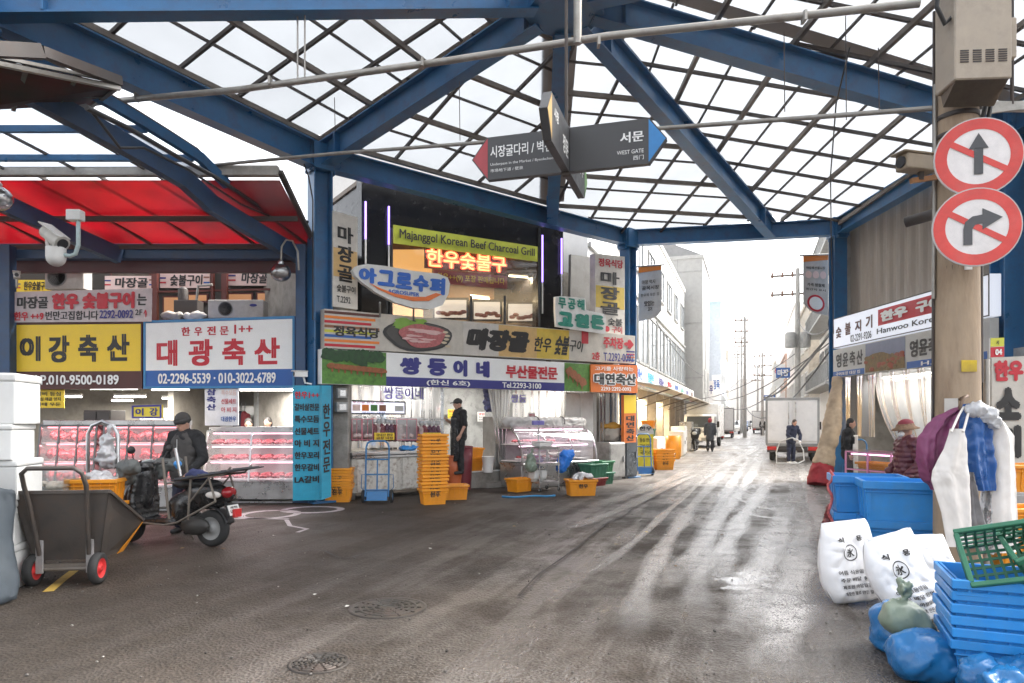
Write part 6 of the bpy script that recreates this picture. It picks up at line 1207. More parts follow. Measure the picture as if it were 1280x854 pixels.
# scale trolley
tr_ = along(thing('trolley', 'steel trolley with a weighing scale in front of the curved glass case', 'trolley', cg.location + Mz @ V((-.98, -.42, 0)))); m = MB()
for z in (.2, .62, .98): mm = MB(); mm.box((0, 0, z), (.62, .45, .025)); mm.box((0, -.22, z - .02), (.62, .012, .06)); mm.build('shelf', INOX, tr_)
for x in (-1, 1):
    for y in (-1, 1): mm = MB(); mm.tube([(x * .29, y * .2, .06), (x * .29, y * .2, 1.0)], .016, 8); mm.build('leg', INOX, tr_); 
for x in (-1, 1):
    for y in (-1, 1): wheel(tr_, (x * .29, y * .2, .045), .045, .03, (1, 0, 0), GREYP, 'caster')
sl_ = along(thing('weighing_scale', 'white weighing scale with a raised display on the steel trolley', 'scale', cg.location + Mz @ V((-1.0, -.4, .995)))); m = MB(); m.box((0, 0, .05), (.36, .3, .09)); m.box((0, 0, .115), (.4, .32, .02)); m.build('body', WHITE, sl_, bev=.01); m = MB(); m.tube([(.02, .14, .1), (.02, .14, .5)], .018, 8); m.build('post', INOX, sl_); m = MB(); m.box((.0, .13, .54), (.34, .06, .1)); m.build('display', mat('violet_display', (.2, .18, .5), .3), sl_, bev=.008)
o_ = thing('plastic_bag', 'grey green plastic bag hanging on the trolley corner', 'bag', cg.location + Mz @ V((-1.42, -.5, .45))); m = MB(); cap(m, (0, 0, .12), (0, 0, .3), .13, .09); cap(m, (0, 0, .3), (.04, 0, .5), .05, .02); o = remesh(m, 'bag', mat('grey_green_bag', (.2, .25, .19), .4), o_, .02, 2); crease(o, .05, 8, 4)
o_ = thing('plastic_bag', 'bright blue plastic bag puffed out beside the trolley', 'bag', cg.location + Mz @ V((-.42, -.42, .42))); m = MB(); cap(m, (0, 0, .1), (.1, 0, .32), .13, .15); m.ell((.22, 0, .4), (.1, .08, .08)); o = remesh(m, 'bag', mat('vivid_blue_bag', (.02, .2, .7), .35), o_, .02, 2); crease(o, .07, 9, 5)
for i, x in enumerate((-.15, .05)): cabinet('white tin on the lower trolley shelf' if i == 0 else 'second white tin on the lower trolley shelf, to the right', cg.location + Mz @ V((-1.1 + x, -.42, .213)), (.17, .2, .26), WHITE, FC.ang(), 1, 'tin', False)
p_ = cg.location + Mz @ V((-1.5, -.2, 0)); crate('plastic_crate', 'orange crate on the ground left of the steel trolley', 'crate', p_, FC.ang() + .1, .54, .38, .3, ORANGE)
GR_ = mat('green_lattice_plastic', (.03, .2, .08), .45, dirt=.3)
p_ = cg.location + Mz @ V((.75, -.32, 0)); crate('plastic_crate', 'dark red crate under the green crate by the glass case', 'crate', p_, FC.ang(), .6, .4, .2, mat('dark_red_crate', (.2, .02, .02), .45)); crate('plastic_crate', 'green crate stacked on the dark red crate by the glass case', 'crate', p_ + V((0, 0, .2)), FC.ang(), .62, .42, .34, GREEN)
p_ = cg.location + Mz @ V((1.25, -.15, 0)); crate('plastic_crate', 'lower dark green crate beside the steel cabinet', 'crate', p_, FC.ang(), .5, .4, .3, GREEN, 'dark green crates'); crate('plastic_crate', 'upper leaf green crate beside the steel cabinet', 'crate', p_ + V((0, 0, .3)), FC.ang() + .06, .5, .4, .28, GR_, 'dark green crates')
p_ = G(726, 619); crate('plastic_crate', 'orange crate heaped with white plastic bags in front of the green crates', 'crate', p_, R(10), .62, .42, .34, ORANGE, mark='한우')
scraps('white plastic bags heaped in the orange crate in front of the glass case', p_ + V((.05, .03, .3)), .25, 22, PBAG, 9)
m = MB(); P = G(640, 622); m.tube([P + V((-.2 + .9 * i / 20, -.12 * math.sin(i * .3), .02)) for i in range(21)] + [P + V((.8 + .1 * math.sin(i * .6), .1 + .12 * i / 4, .02)) for i in range(5)], .02, 7); tag(m.build('hose', mat('blue_hose', (.02, .2, .42), .4)), 'blue hose lying on the ground below the trolley', 'hose')
# upright freezer, steel cabinets, sack
cabinet('tall white upright freezer behind the right end of the glass case', fp(fs(726, -.5), .9, .0), (1.05, .7, 2.35), WHITE, FC.ang(), 2)
cabinet('low dented steel cabinet right of the glass case', fp(fs(762, .1), -.1, 0), (.6, .55, 1.0), mat('worn_steel_cabinet', (.4, .39, .37), .45, .5, dirt=.6), FC.ang(), 1)
cabinet('dark steel locker below the narrow orange upright sign', fp(fs(785, .2), -.12, 0), (.46, .4, 1.18), mat('dark_steel_cabinet', (.1, .11, .12), .3, .7), FC.ang(), 1)
t = thing('sack', 'pale sack with a yellow top on the low steel cabinet', 'sack', fp(fs(765, -.1), .1, 1.0)); m = MB(); m.ell((0, 0, .2), (.3, .2, .2)); o = remesh(m, 'cloth', mat('pale_sack', (.5, .45, .38), .7), t, .03, 2); crumple(o, .06, 6, 8); m = MB(); m.ell((0, 0, .42), (.28, .18, .1)); o = remesh(m, 'cover', mat('amber_cover', (.6, .3, .03), .5), t, .03, 2); crumple(o, .04, 6, 3)

# clutter at the back of the centre shops
for i, (px, off, z, lab) in enumerate(((455, -2.6, 1.2, 'back shelf behind the offal counter'), (690, -2.6, 1.3, 'back shelf behind the curved glass case'))):
    c = fpt(px, off, 0); t = thing('shelf_rack', 'steel ' + lab + ' loaded with tins', 'shelf', c, FC.ang()); m = MB()
    for x in (-.9, .9):
        for y in (-.2, .2): m.bar((x, y, 0), (x, y, 2.2), .04)
    m.build('frame', INOX, t)
    for k in range(4): m = MB(); m.box((0, 0, .4 + .55 * k), (1.8, .42, .03)); m.build('shelf', INOX, t)
    for k in range(3):
        for j in range(6):
            h = .18 + .16 * ((j * 7 + k * 3) % 3) / 2; cc = [WHITE, GREYP, ORANGE, CBLUE, RED, FOAM][(j * 5 + k) % 6]
            q = thing('storage_tin', 'small tin or box on the ' + lab, 'tin', c + Matrix.Rotation(FC.ang(), 3, 'Z') @ V((-.75 + .3 * j, 0, .416 + .55 * (k + 1) - .0)), FC.ang(), 'tins on the ' + lab); m = MB(); m.box((0, 0, h / 2), (.22, .26, h)); m.build('body', cc, q, bev=.01); m = MB(); m.box((0, 0, h + .008), (.23, .27, .016)); m.build('lid', GREYP, q)
for i, (px, y, w, h, k) in enumerate(((545, 508, 9, 13, 'w'), (560, 512, 8, 11, 'y'), (660, 516, 9, 13, 'w'), (597, 515, 9, 12, 'w'))):
    q = [FC.at(px, y, -3.0 if i != 2 else -.45), FC.at(px + w, y, -3.0 if i != 2 else -.45), FC.at(px + w, y + h, -3.0 if i != 2 else -.45), FC.at(px, y + h, -3.0 if i != 2 else -.45)]
    board('wall_notice', ['white paper notice high on the wall left of the apron man', 'yellow paper notice on the wall beside the apron man', 'white paper notice on the strip curtain over the glass case', 'white paper notice on the wall right of the apron man'][i], q, FC.n, [('영업', (.1, .1, .9, .35), 'r', .03), ('원산지', (.1, .45, .9, .62), 'k', .02), ('안내문', (.1, .7, .9, .88), 'k', .02)], base=k, th=.01, cat='notice')
# ================================================================ THE STREET BEYOND
SA = math.atan2(SD.y, SD.x)                                   # street heading
LO = V((2.5, 19.9, 0)); RO = V((9.25, 18.6, 0))
def sl(s, out=0, z=0): p = LO + SD * s - SN * out; return V((p.x, p.y, z))      # left row: out = metres behind the facade
def sr(s, out=0, z=0): p = RO + SD * s + SN * out; return V((p.x, p.y, z))
WW = mat('white_wall', (.78, .76, .73), .7, var=.05, dirt=.15, dcol=(.45, .42, .38)); BEI = mat('beige_wall', (.5, .45, .38), .8, dirt=.3); GRYW = mat('grey_metal_wall', (.36, .355, .34), .5, .1, var=.1, dirt=.2); GLZ = mat('street_window', (.3, .33, .35), .08, spec=.9, var=.3, vs=.6); BRK = mat('pinkish_brick', (.4, .27, .21), .8, dirt=.3)
PTH = mat('pale_green', (.12, .4, .28), .6)
def block(name, label, s0, s1, out, dep, h, wall, left=True, rows=(), cat='building', floors=None, bay=3.0, z0=0, parapet=True, win=GLZ, joints=False):
    "a street building with its windows as parts (pane inside each)"
    P = sl if left else sr; c = P((s0 + s1) / 2, out + dep / 2, 0); t = thing(name, label, cat, c, SA); Ls = s1 - s0; sg = -1 if left else 1
    m = MB(); m.box((0, -sg * 0, (h + z0) / 2), (Ls, dep, h - z0)); m.build('wall', wall, t)
    if parapet: m = MB(); m.box((0, 0, h + .12), (Ls + .15, dep + .15, .24)); m.build('parapet', wall, t)
    fy = sg * dep / 2
    for z, wh, ww, n, *fr in rows:
        for i in range(n):
            x = Ls * ((i + .5) / n - .5); m = MB(); w2, h2 = ww / 2, wh / 2
            for a, b, sz in ((-w2, 0, (.08, .1, wh + .08)), (w2, 0, (.08, .1, wh + .08)), (0, -h2, (ww, .14, .08)), (0, h2, (ww, .1, .08)), (0, 0, (.05, .08, wh))): m.box((x + a, fy + sg * .03, z + b), sz)
            w_ = m.build('window', fr[0] if fr else WHITE, t); m = MB(); m.box((x, fy + sg * .02, z), (ww, .03, wh)); m.build('pane', win, w_)
    # end face towards the camera: two windows
    if joints:
        for k in range(1, 4): m = MB(); m.box((-Ls / 2 - .012, -dep / 2 + dep * k / 4, h / 2), (.03, .06, h)); m.build('joint', GREYP, t)
        for k in range(1, int(Ls / 3)): m = MB(); m.box((-Ls / 2 + 3 * k, fy + sg * .012, h / 2), (.06, .03, h)); m.build('joint', GREYP, t)
        for zz_ in (h * .35, h * .65, h * .93): m = MB(); m.box((-Ls / 2 - .015, 0, zz_), (.03, dep, .06)); m.build('joint', GREYP, t)
    return t
b1_ = block('shop_row', 'long white two storey shop building along the left side of the street', 0, 30, .3, 9, 10.6, WW, True, [(5.2, 2.3, 2.7, 10, GREYP), (8.6, 1.6, 2.0, 8, GREYP)], z0=3.0)
for k in range(11): m = MB(); m.box((-15 + 3 * k, -4.3, 1.5), (.35, .4, 3.0)); m.build('pier', BEI, b1_)
m = MB(); m.box((0, -1.0, 1.5), (30, .2, 3.0)); m.build('shop_interior_wall', mat('warm_shop_wall', (.5, .36, .2), .7, dirt=.4), b1_)
m = MB(); m.box((0, -4.52, 2.98), (30, .2, .1)); m.box((0, -4.56, 6.75), (30, .08, .14)); m.build('cornice', GREYP, b1_)
for k in range(9):
    s = .4 + k * 3.3; q = [sl(s, -.35, 3.62), sl(s + 3.1, -.35, 3.62), sl(s + 3.1, -.35, 2.86), sl(s, -.35, 2.86)]; tx = ['한우', '대성축산', '명품한우', '우리축산', '제일축산', '한우마을', '서울축산', '부산물', '정육'][k]; c_ = 'nbtnrbgnm'[k]
    board('shop_sign', ['navy lettered street sign above the left awning, nearest the blue corner post', 'blue lettered four character sign, second above the left awning', 'teal lettered four character sign, third above the left awning', 'navy lettered four character sign, fourth above the left awning', 'red lettered street sign, fifth above the left awning', 'blue lettered street sign, sixth above the left awning', 'green lettered street sign, seventh above the left awning', 'navy lettered street sign, eighth above the left awning', 'maroon lettered street sign at the far end of the left awning'][k], q, SN, [('#', (.0, .82, 1, 1), 'nbtegbwgr'[k]), (tx, (.2, .15, .8, .72), c_, .06)], base='w', th=.18)
aw_ = thing('street_awning', 'long pale sloping awning over the left street shops', 'awning', sl(15, -1, 2.8)); m = MB(); m.prism([sl(1, -.4, 2.86), sl(30, -.4, 2.86), sl(30, -1.9, 2.55), sl(1, -1.9, 2.55)], (0, 0, .03)); m.build('canvas', mat('pale_canvas', (.6, .55, .48), .8, dirt=.3), aw_, w=True); m = MB()
for k in range(8): m.tube([sl(2 + 4 * k, -1.85, 2.56), sl(2 + 4 * k, -.4, 2.1)], .025, 6)
m.build('brace', STEEL, aw_, w=True)
for k in range(3): strip_lamp(sl(3 + 7 * k, .8, 2.6), sl(5.5 + 7 * k, .8, 2.6), ['warm strip lamp in the first street shop on the left', 'warm strip lamp in the middle street shop on the left', 'warm strip lamp in the farther street shop on the left'][k], e=110, col=(1, .8, .5), grp='warm strips in the street shops', mt=MT['warm_tube'])
block('office_tower', 'narrow grey metal clad tower projecting into the left of the street', 31, 39, -.9, 7, 13.2, GRYW, True, [(4.5, 1.6, .7, 2)], joints=True)
t_ = [o for o in C.objects if o.name == 'office_tower'][0]; m = MB(); m.prism([(-4.05, -3.5, 13.4), (4, -3.5, 13.4), (4, 0, 15), (-4.05, 0, 15)], (0, .1, .0)); m.prism([(-4.05, -3.5, 13.4), (-4.05, 0, 15), (-4.05, 3, 15), (-4.05, 3.5, 13.4)], (8, 0, 0)); m.build('sloped_roof', mat('dark_metal_roof', (.2, .2, .2), .5), t_)
block('brick_building', 'pinkish building with a green net below its roof, beyond the grey tower', 40, 50, .2, 8, 8.6, BRK, True, [(6.2, 1.4, 1.6, 3), (3.4, 1.4, 1.6, 3)])
o = C.objects['brick_building']; m = MB(); m.sheet(lambda u, v: (-4.9 - .05, -3.9 + 1.6 * u, 8.4 - 2.2 * v + .05 * math.sin(u * 20)), 12, 6); m.build('green_net', PTH, o, solid=.02)
block('white_building', 'white apartment block with a green roof trim farther down the left side', 52, 66, .8, 9, 13.0, WW, True, [(4, 1.4, 1.5, 4), (7, 1.4, 1.5, 4), (10, 1.4, 1.5, 4)]); o = C.objects['white_building']; m = MB(); m.box((0, 0, 13.4), (14.4, 9.4, .35)); m.build('green_trim', PTH, o)
block('tall_building', 'tall pale blue and white building far down the left side', 68, 84, -.6, 9, 16, mat('pale_blue_wall', (.55, .6, .66), .7), True, [(4, 1.5, 1.6, 5), (7, 1.5, 1.6, 5), (10, 1.5, 1.6, 5), (13, 1.5, 1.6, 5)])
for k, (s, h, w_, lab) in enumerate(((87, 9, BEI, 'low beige building near the far end of the left side'), (102, 12, WW, 'pale building second from the far end of the left side'), (120, 15, BEI, 'beige building at the far end of the left side'))): block('street_building', lab, s, s + 13, .2, 9, h, w_, True, [(3.5, 1.4, 1.5, 4), (6.5, 1.4, 1.5, 4)])
block('white_building', 'white three storey building with grey balconies behind the right banner', 9, 21, 1.0, 9, 11.3, WW, False, [(4.4, 1.5, 1.8, 4, GREYP), (7.4, 1.5, 1.8, 4, GREYP), (9.9, 1.3, 1.6, 4, GREYP)])
o = C.objects['white_building.001']; 
for z in (3.2, 6.2, 8.9): m = MB(); m.box((0, 4.5 + .5 if 0 else 4.9 - .0, z), (11.6, .08, .12)); m.box((0, 4.85, z - .1), (11.6, .9, .1)); [m.bar((-5.6 + .4 * k, 4.9 + .35, z - .1), (-5.6 + .4 * k, 4.9 + .35, z + .75), .03) for k in range(29)]; m.bar((-5.8, 5.25, z + .78), (5.8, 5.25, z + .78), .05); m.build('balcony', GREYP, o)
for k, (s, h, w_, lab) in enumerate(((23, 8.6, BEI, 'low beige shop building next to the white balcony building'), (37, 10.5, WW, 'white building in the middle of the right side of the street'), (53, 8, BRK, 'brick building farther along the right side of the street'), (68, 13, WW, 'tall white building far along the right side'), (86, 10, BEI, 'beige building near the far end of the right side'), (104, 14, WW, 'pale building at the far end of the right side'))): block('street_building', lab, s, s + 13, .6, 9, h, w_, False, [(3.8, 1.4, 1.6, 4), (6.6, 1.4, 1.6, 4)])
block('end_building', 'pale block closing the far end of the street', 150, 165, -12, 26, 11, WW, True, [(3.5, 1.4, 1.5, 6), (6.5, 1.4, 1.5, 6)])
for i, (s, left, z, w_, h_, tx, b_, k_) in enumerate(((46, True, 5.2, .8, 2.4, '한우', 'w', 'n'), (58, True, 6.5, .9, 3.2, '정육', 'w', 'b'), (30, False, 5.2, .9, .7, '마장', 'b', 'w'), (44, False, 3.6, 1.2, .6, '한우', 'w', 'r'), (62, False, 4.4, 1.3, .6, '축산', 'b', 'w'), (40, False, 6.2, .8, 1.8, '식당', 'w', 'r'))):
    P = sl if left else sr; a = P(s, -.15, 0); o = -SN if not left else SN; a = P(s, -.1, z); b = a + o * w_
    q = [a, b, b - V((0, 0, h_)), a - V((0, 0, h_))] if left else [b, a, a - V((0, 0, h_)), b - V((0, 0, h_))]
    board('projecting_sign', ['white upright sign projecting near the green net', 'white and blue upright sign projecting high on the left', 'blue sign projecting on the right beside the tall pole', 'white sign with red lettering projecting low on the right', 'small blue sign far down the right side', 'white upright sign with red lettering on the right'][i], q, -SD, [(tx, (.1, .15, .9, .5 if h_ > 1.5 else .85), k_, .05)], base=b_, th=.12)
# utility poles and wires
def upole(label, px, d, h, arms=2, tf=False):
    p = W(px, 525, d); p.z = 0; t = thing('power_pole', label, 'power pole', p, SA - R(90), 'power poles along the street'); m = MB(); m.lathe([(.17, 0), (.11, h)], (0, 0, 0), 14); m.build('shaft', mat('grey_concrete_pole', (.36, .35, .33), .8, dirt=.2), t)
    for k in range(arms):
        z = h - .35 - 1.0 * k; m = MB(); m.bar((-1.35 if px > 990 else -.9, 0, z), (.3 if px > 990 else .9, 0, z), .08, .1); ar = m.build('cross_arm', STEEL, t); m = MB(); [m.lathe([(.05, -.1), (.07, -.02), (.05, .05), (.06, .14), (.02, .2)], ((-1.25 + .5 * q if px > 990 else -.8 + .5 * q), 0, z), 8) for q in range(3)]; m.build('insulators', mat('brown_insulator', (.15, .07, .04), .3), ar)
    if tf: m = MB(); m.lathe([(.26, 0), (.28, .1), (.28, .7), (.2, .8)], (-.35, -.2, h - 4.2), 14); m.lathe([(.26, 0), (.28, .1), (.28, .7), (.2, .8)], (.35, -.2, h - 4.2), 14); m.build('transformers', GREYP, t)
    return t
upole('nearest power pole on the right with two cross arms and transformers', 997, 36, 9.6, 2, True)
for i, (px, d, h) in enumerate(((931, 62, 11), (927, 84, 12), (953, 70, 8.5), (922, 110, 13), (947, 105, 10))): upole(['power pole with cross arms in the middle of the street view', 'farther power pole beside the pale blue building', 'power pole at the far right side of the street', 'most distant power pole on the left side of the street', 'most distant power pole on the right side of the street'][i], px, d, h, 3)
def wire(pts, sag, r, label, grp='overhead wires along the street'):
    m = MB(); P = []
    for (a, b) in zip(pts, pts[1:]):
        for k in range(13): u = k / 12; p = a.lerp(b, u); p.z -= sag * 4 * u * (1 - u); P.append(p)
    m.tube(P, r, 5); tag(m.build('overhead_wire', BLACK), label, 'wire', grp)
for i, (a, b, sg, r) in enumerate(((W(1044, 408, 18.6), W(955, 497, 48), .5, .045), (W(1043, 412, 18.6), W(905, 545 - 40, 60), 1.2, .022), (W(1043, 424, 18.6), W(890, 500, 50), .6, .02), (W(1042, 432, 18.6), W(930, 505, 60), 1.6, .03), (W(997, 366, 36), W(930, 425, 62), .6, .018), (W(985, 352, 36), W(925, 418, 62), .6, .018), (W(1043, 405, 18.6), W(997, 400, 36), .5, .02), (W(997, 440, 36), W(868, 500, 45), .5, .018), (W(820, 402, 26), W(880, 470, 50), .4, .02), (W(930, 470, 62), W(880, 500, 55), .4, .02))):
    wire([a, b], sg, r, ['thick sagging black wire bundle running down from the street corner', 'thin sagging wire from the street corner to the far left', 'wire crossing from the corner to the grey tower', 'lowest sagging wire from the street corner', 'upper wire between the two nearest power poles', 'topmost wire between the two nearest power poles', 'wire from the corner to the nearest power pole', 'wire crossing the street at the nearest pole', 'wire along the front of the long white shop building', 'short wire by the brick building'][i])
t = thing('wire_coil', 'coil of black cable bunched on the corner post', 'cable', W(1044, 405, 18.4)); m = MB()
for k in range(4): m.tube([V((.18 * math.cos(a * .45), -.04 * k, .3 * math.sin(a * .45) - .12 * k)) for a in range(15)], .02, 5)
m.build('coil', BLACK, t)
# vehicles
TYM = mat('truck_white', (.72, .72, .71), .3, var=.05, coat=.3, dirt=.2, dcol=(.45, .42, .38)); WSH = mat('windscreen', (.05, .06, .07), .06, spec=.9)
def box_truck(label, p, rz, boxcol=TYM, L=4.6, w=1.74, h=2.5, group=None):
    "faces +Y in its own frame; cab in front, insulated box behind"
    t = thing('box_truck', label, 'truck', p, rz, group); m = MB(); m.box((0, -.75, .55 + (h - .55) / 2), (w + .08, 3.0, h - .62)); m.build('cargo_box', boxcol, t, bev=.03)
    m = MB()
    for x in (-1, 1): m.box((x * (w / 2 + .02), -2.255, .6 + (h - .6) / 2), (.08, .03, h - .7))
    m.box((0, -2.255, h - .09), (w + .06, .03, .1)); m.box((0, -2.255, .66), (w + .06, .03, .1)); m.build('rear_frame', GREYP, t)
    for x in (-1, 1):
        m = MB(); m.box((x * w / 4, -2.268, .68 + (h - .72) / 2), (w / 2 - .05, .03, h - .95)); d_ = m.build('rear_door', boxcol, t, bev=.008); m = MB(); m.tube([(x * .12, -2.3, .8), (x * .12, -2.3, h - .2)], .016, 6); m.box((x * .12, -2.31, 1.1), (.12, .03, .05)); m.build('latch_rod', INOX, d_)
    prof = [(.72, .5), (.72, 1.15), (.78, 1.2), (2.2, .5)]; m = MB(); pr_ = [(.78, .42), (2.28, .42), (2.34, .62), (2.3, 1.1), (1.98, 1.85), (1.8, 1.93), (.82, 1.95)]; m.prism([(-w / 2 + .04, y, z) for y, z in pr_], (w - .08, 0, 0)); m.build('cab', TYM, t, bev=.05, seg=2)
    m = MB(); a, b = V((0, 2.27, 1.17)), V((0, 1.99, 1.8)); n_ = V((0, .63, .28)).normalized() * .012; q = [V((-w / 2 + .14, a.y, a.z)) + n_, V((w / 2 - .14, a.y, a.z)) + n_, V((w / 2 - .2, b.y, b.z)) + n_, V((-w / 2 + .2, b.y, b.z)) + n_]; m.prism(q, n_ * .4); m.build('windscreen', WSH, t)
    for x in (-1, 1):
        m = MB(); m.prism([(x * (w / 2 - .036), 1.05, 1.2), (x * (w / 2 - .036), 2.12, 1.2), (x * (w / 2 - .036), 1.88, 1.78), (x * (w / 2 - .036), 1.05, 1.78)], (x * .008, 0, 0)); m.build('side_window', WSH, t)
        m = MB(); m.box((x * .6, 2.335, .72), (.3, .03, .16)); m.build('headlight', mat('lamp_glass', (.6, .62, .62), .1), t, bev=.006)
        m = MB(); m.box((x * .72, -2.29, .52), (.34, .05, .14)); m.build('tail_light', mat('tail_lamp_red', (.55, .03, .02), .2), t, bev=.006); m = MB(); m.box((x * .48, -2.29, .52), (.12, .05, .13)); m.build('reverse_light', mat('lamp_glass', (.6, .62, .62), .1), t)
        m = MB(); m.bar((x * (w / 2), 2.15, 1.3), (x * (w / 2 + .2), 2.2, 1.4), .03); m.box((x * (w / 2 + .2), 2.2, 1.35), (.14, .06, .34)); m.build('mirror', BLACK, t, bev=.006)
        for y in (1.5, -1.35):
            wheel(t, (x * (w / 2 - .16), y, .31), .31, .2, (1, 0, 0), GREYP)
    m = MB(); m.box((0, 2.33, .5), (w - .06, .1, .18)); m.box((0, 2.31, .92), (w * .5, .03, .12)); m.build('front_bumper', GREYP, t, bev=.02); m = MB(); m.box((0, -2.25, .42), (w, .08, .1)); m.box((0, -.6, .52), (w * .6, 3.6, .14)); m.build('chassis', DARK, t)
    m = MB(); m.box((0, -2.295, .42), (.34, .01, .14)); pl_ = m.build('number_plate', WHITE, t); m = MB(); m.box((0, 2.39, .5), (.34, .01, .14)); m.build('number_plate', WHITE, t); return t
pt = G(994.5, 578); box_truck('white box truck with closed rear doors parked at the right of the street', pt + SD * 2.3, SA - R(90) - R(3), mat('truck_box_grey', (.74, .72, .7), .4, var=.05, dirt=.15), h=2.48, w=1.78)
pt = W(880, 525, 41); pt.z = 0; box_truck('white box truck facing the camera at the left side of the street', pt, SA + R(90) - R(4), h=2.6)
pt = W(951, 525, 82); pt.z = 0; box_truck('distant white box truck with red tail lamps in the middle of the street', pt, SA - R(90), h=2.7, w=1.9)
pt = W(905, 525, 62); pt.z = 0; box_truck('white box truck parked behind the front truck at the left', pt - SN * 0, SA - R(90), h=2.7)
def car(label, p, rz, col, h=1.5, w=1.7):
    t = thing('parked_car', label, 'car', p, rz); pr_ = [(-2, .35), (-2.05, .75), (-1.95, .95), (-1.5, 1.0), (-1.1, h), (.5, h), (1.15, 1.0), (1.9, .88), (2.05, .7), (2.05, .35)]; m = MB(); m.prism([(-w / 2, y, z) for y, z in pr_], (w, 0, 0)); m.build('body', col, t, bev=.07, seg=2); m = MB(); m.prism([(-w / 2 + .12, .52, h - .06), (w / 2 - .12, .52, h - .06), (w / 2 - .08, 1.14, 1.04), (-w / 2 + .08, 1.14, 1.04)], (0, .02, .014)); m.build('windscreen', WSH, t); m = MB(); m.prism([(-w / 2 + .12, -1.12, h - .06), (w / 2 - .12, -1.12, h - .06), (w / 2 - .08, -1.48, 1.04), (-w / 2 + .08, -1.48, 1.04)], (0, -.02, .014)); m.build('rear_window', WSH, t)
    for x in (-1, 1):
        m = MB(); m.prism([(x * (w / 2 + .003), -1.3, 1.0), (x * (w / 2 + .003), 1.0, 1.0), (x * (w / 2 + .003), .45, h - .08), (x * (w / 2 + .003), -1.0, h - .08)], (x * .006, 0, 0)); m.build('side_window', WSH, t); m = MB(); m.box((x * .6, 2.04, .68), (.35, .04, .14)); m.build('headlight', MT['lamp_glass'], t); m = MB(); m.box((x * .65, -2.05, .78), (.3, .04, .14)); m.build('tail_light', MT['tail_lamp_red'], t)
        for y in (-1.25, 1.3): wheel(t, (x * (w / 2 - .08), y, .31), .31, .2, (1, 0, 0), GREYP)
    return t
for px, d, rz, col, lab in ((915, 78, 90, TYM, 'white car parked far down the left side'), (927, 96, 90, mat('blue_grey_car', (.1, .15, .25), .3, coat=.4), 'blue grey car coming along the far street'), (932, 120, 90, mat('dark_car', (.05, .05, .06), .3, coat=.4), 'dark car at the far end of the street'), (938, 130, -90, TYM, 'white car at the far end of the street')): p = W(px, 525, d); p.z = 0; car(lab, p, SA + R(rz), col)
def motorcycle(label, p, rz, col):
    t = thing('motorcycle', label, 'motorcycle', p, rz); wheel(t, (0, .65, .3), .3, .11, (1, 0, 0)); wheel(t, (0, -.65, .3), .3, .13, (1, 0, 0)); m = MB(); m.ell((0, .1, .75), (.18, .5, .2)); m.ell((0, .55, .85), (.24, .2, .3)); m.ell((0, -.4, .8), (.16, .4, .12)); m.ell((0, 0, .45), (.2, .35, .2)); remesh(m, 'body', col, t, .03, 3); m = MB(); m.tube([(0, .68, .3), (0, .5, .95)], .04, 8); m.tube([(-.4, .35, 1.08), (0, .5, 1.05), (.4, .35, 1.08)], .018, 6); m.build('handlebar', BLACK, t); m = MB(); m.ell((0, .72, .92), (.13, .06, .09)); m.build('headlight', MT['lamp_glass'], t); m = MB(); m.prism([(-.2, .6, 1.05), (.2, .6, 1.05), (.16, .42, 1.4), (-.16, .42, 1.4)], (0, .01, 0)); m.build('windshield', GLASS, t)
    for s in (-1, 1): m = MB(); m.tube([(s * .3, .4, 1.08), (s * .38, .38, 1.28)], .008, 5); m.ell((s * .4, .38, 1.3), (.06, .02, .04)); m.build('mirror', BLACK, t)
    m = MB(); m.box((0, -.8, 1.0), (.4, .35, .35)); m.build('top_box', BLACK, t, bev=.03); return t
motorcycle('dark motorcycle parked facing the camera in front of the left truck', W(869.5, 525, 35.5).xy.to_3d(), SA + R(90), BLACK); motorcycle('small blue motorbike far down the middle of the street', W(921, 525, 88).xy.to_3d(), SA + R(120), mat('mid_blue_paint', (.05, .14, .35), .4))
# people in the street
GRC = mat('slate_coat', (.05, .06, .075), .9)
person('pedestrian in a long slate coat and dull red hood walking away up the street', W(887.5, 525, 34.2).xy.to_3d(), SA + R(90) - R(180) + R(180), GRC, CHAR, 1.66, hat='hood', coatlen=.58, bulk=1.15, legs=(((-.1, -.12, .5), (-.1, -.16, .07)), ((.1, .04, .5), (.1, .16, .09))), fine=.014)
person('distant pedestrian in black walking down the middle of the street', W(953, 525, 70).xy.to_3d(), SA - R(90), BLKC, BLKC, 1.68, legs=(((-.1, -.1, .5), (-.1, -.12, .07)), ((.1, .04, .5), (.1, .2, .09))), fine=.016)
wk = W(988.5, 525, 25.2); wk.z = 0
person('worker in navy bending over a pale hose before the parked box truck', wk, R(18), NAVY, NAVY, 1.62, arms=(((-.3, -.12, 1.1), (-.14, -.32, .95)), ((.3, -.12, 1.1), (.12, -.36, .86))), lean=.28, headdown=.7, shoes=WHITE, gloves=WHITE, hair=(.05, .03, .02), fine=.012)
m = MB(); m.tube([wk + V(p) for p in ((-.1, -.38, .95), (.1, -.42, .86), (.3, -.38, .5), (.36, -.3, .12), (.1, -.4, .02), (-.6, -.2, .02), (-.5, .1, .4), (-.42, -.05, .8), (-.12, -.36, .95))], .022, 7); tag(m.build('water_hose', WHITE), 'pale water hose held by the worker in navy', 'hose')
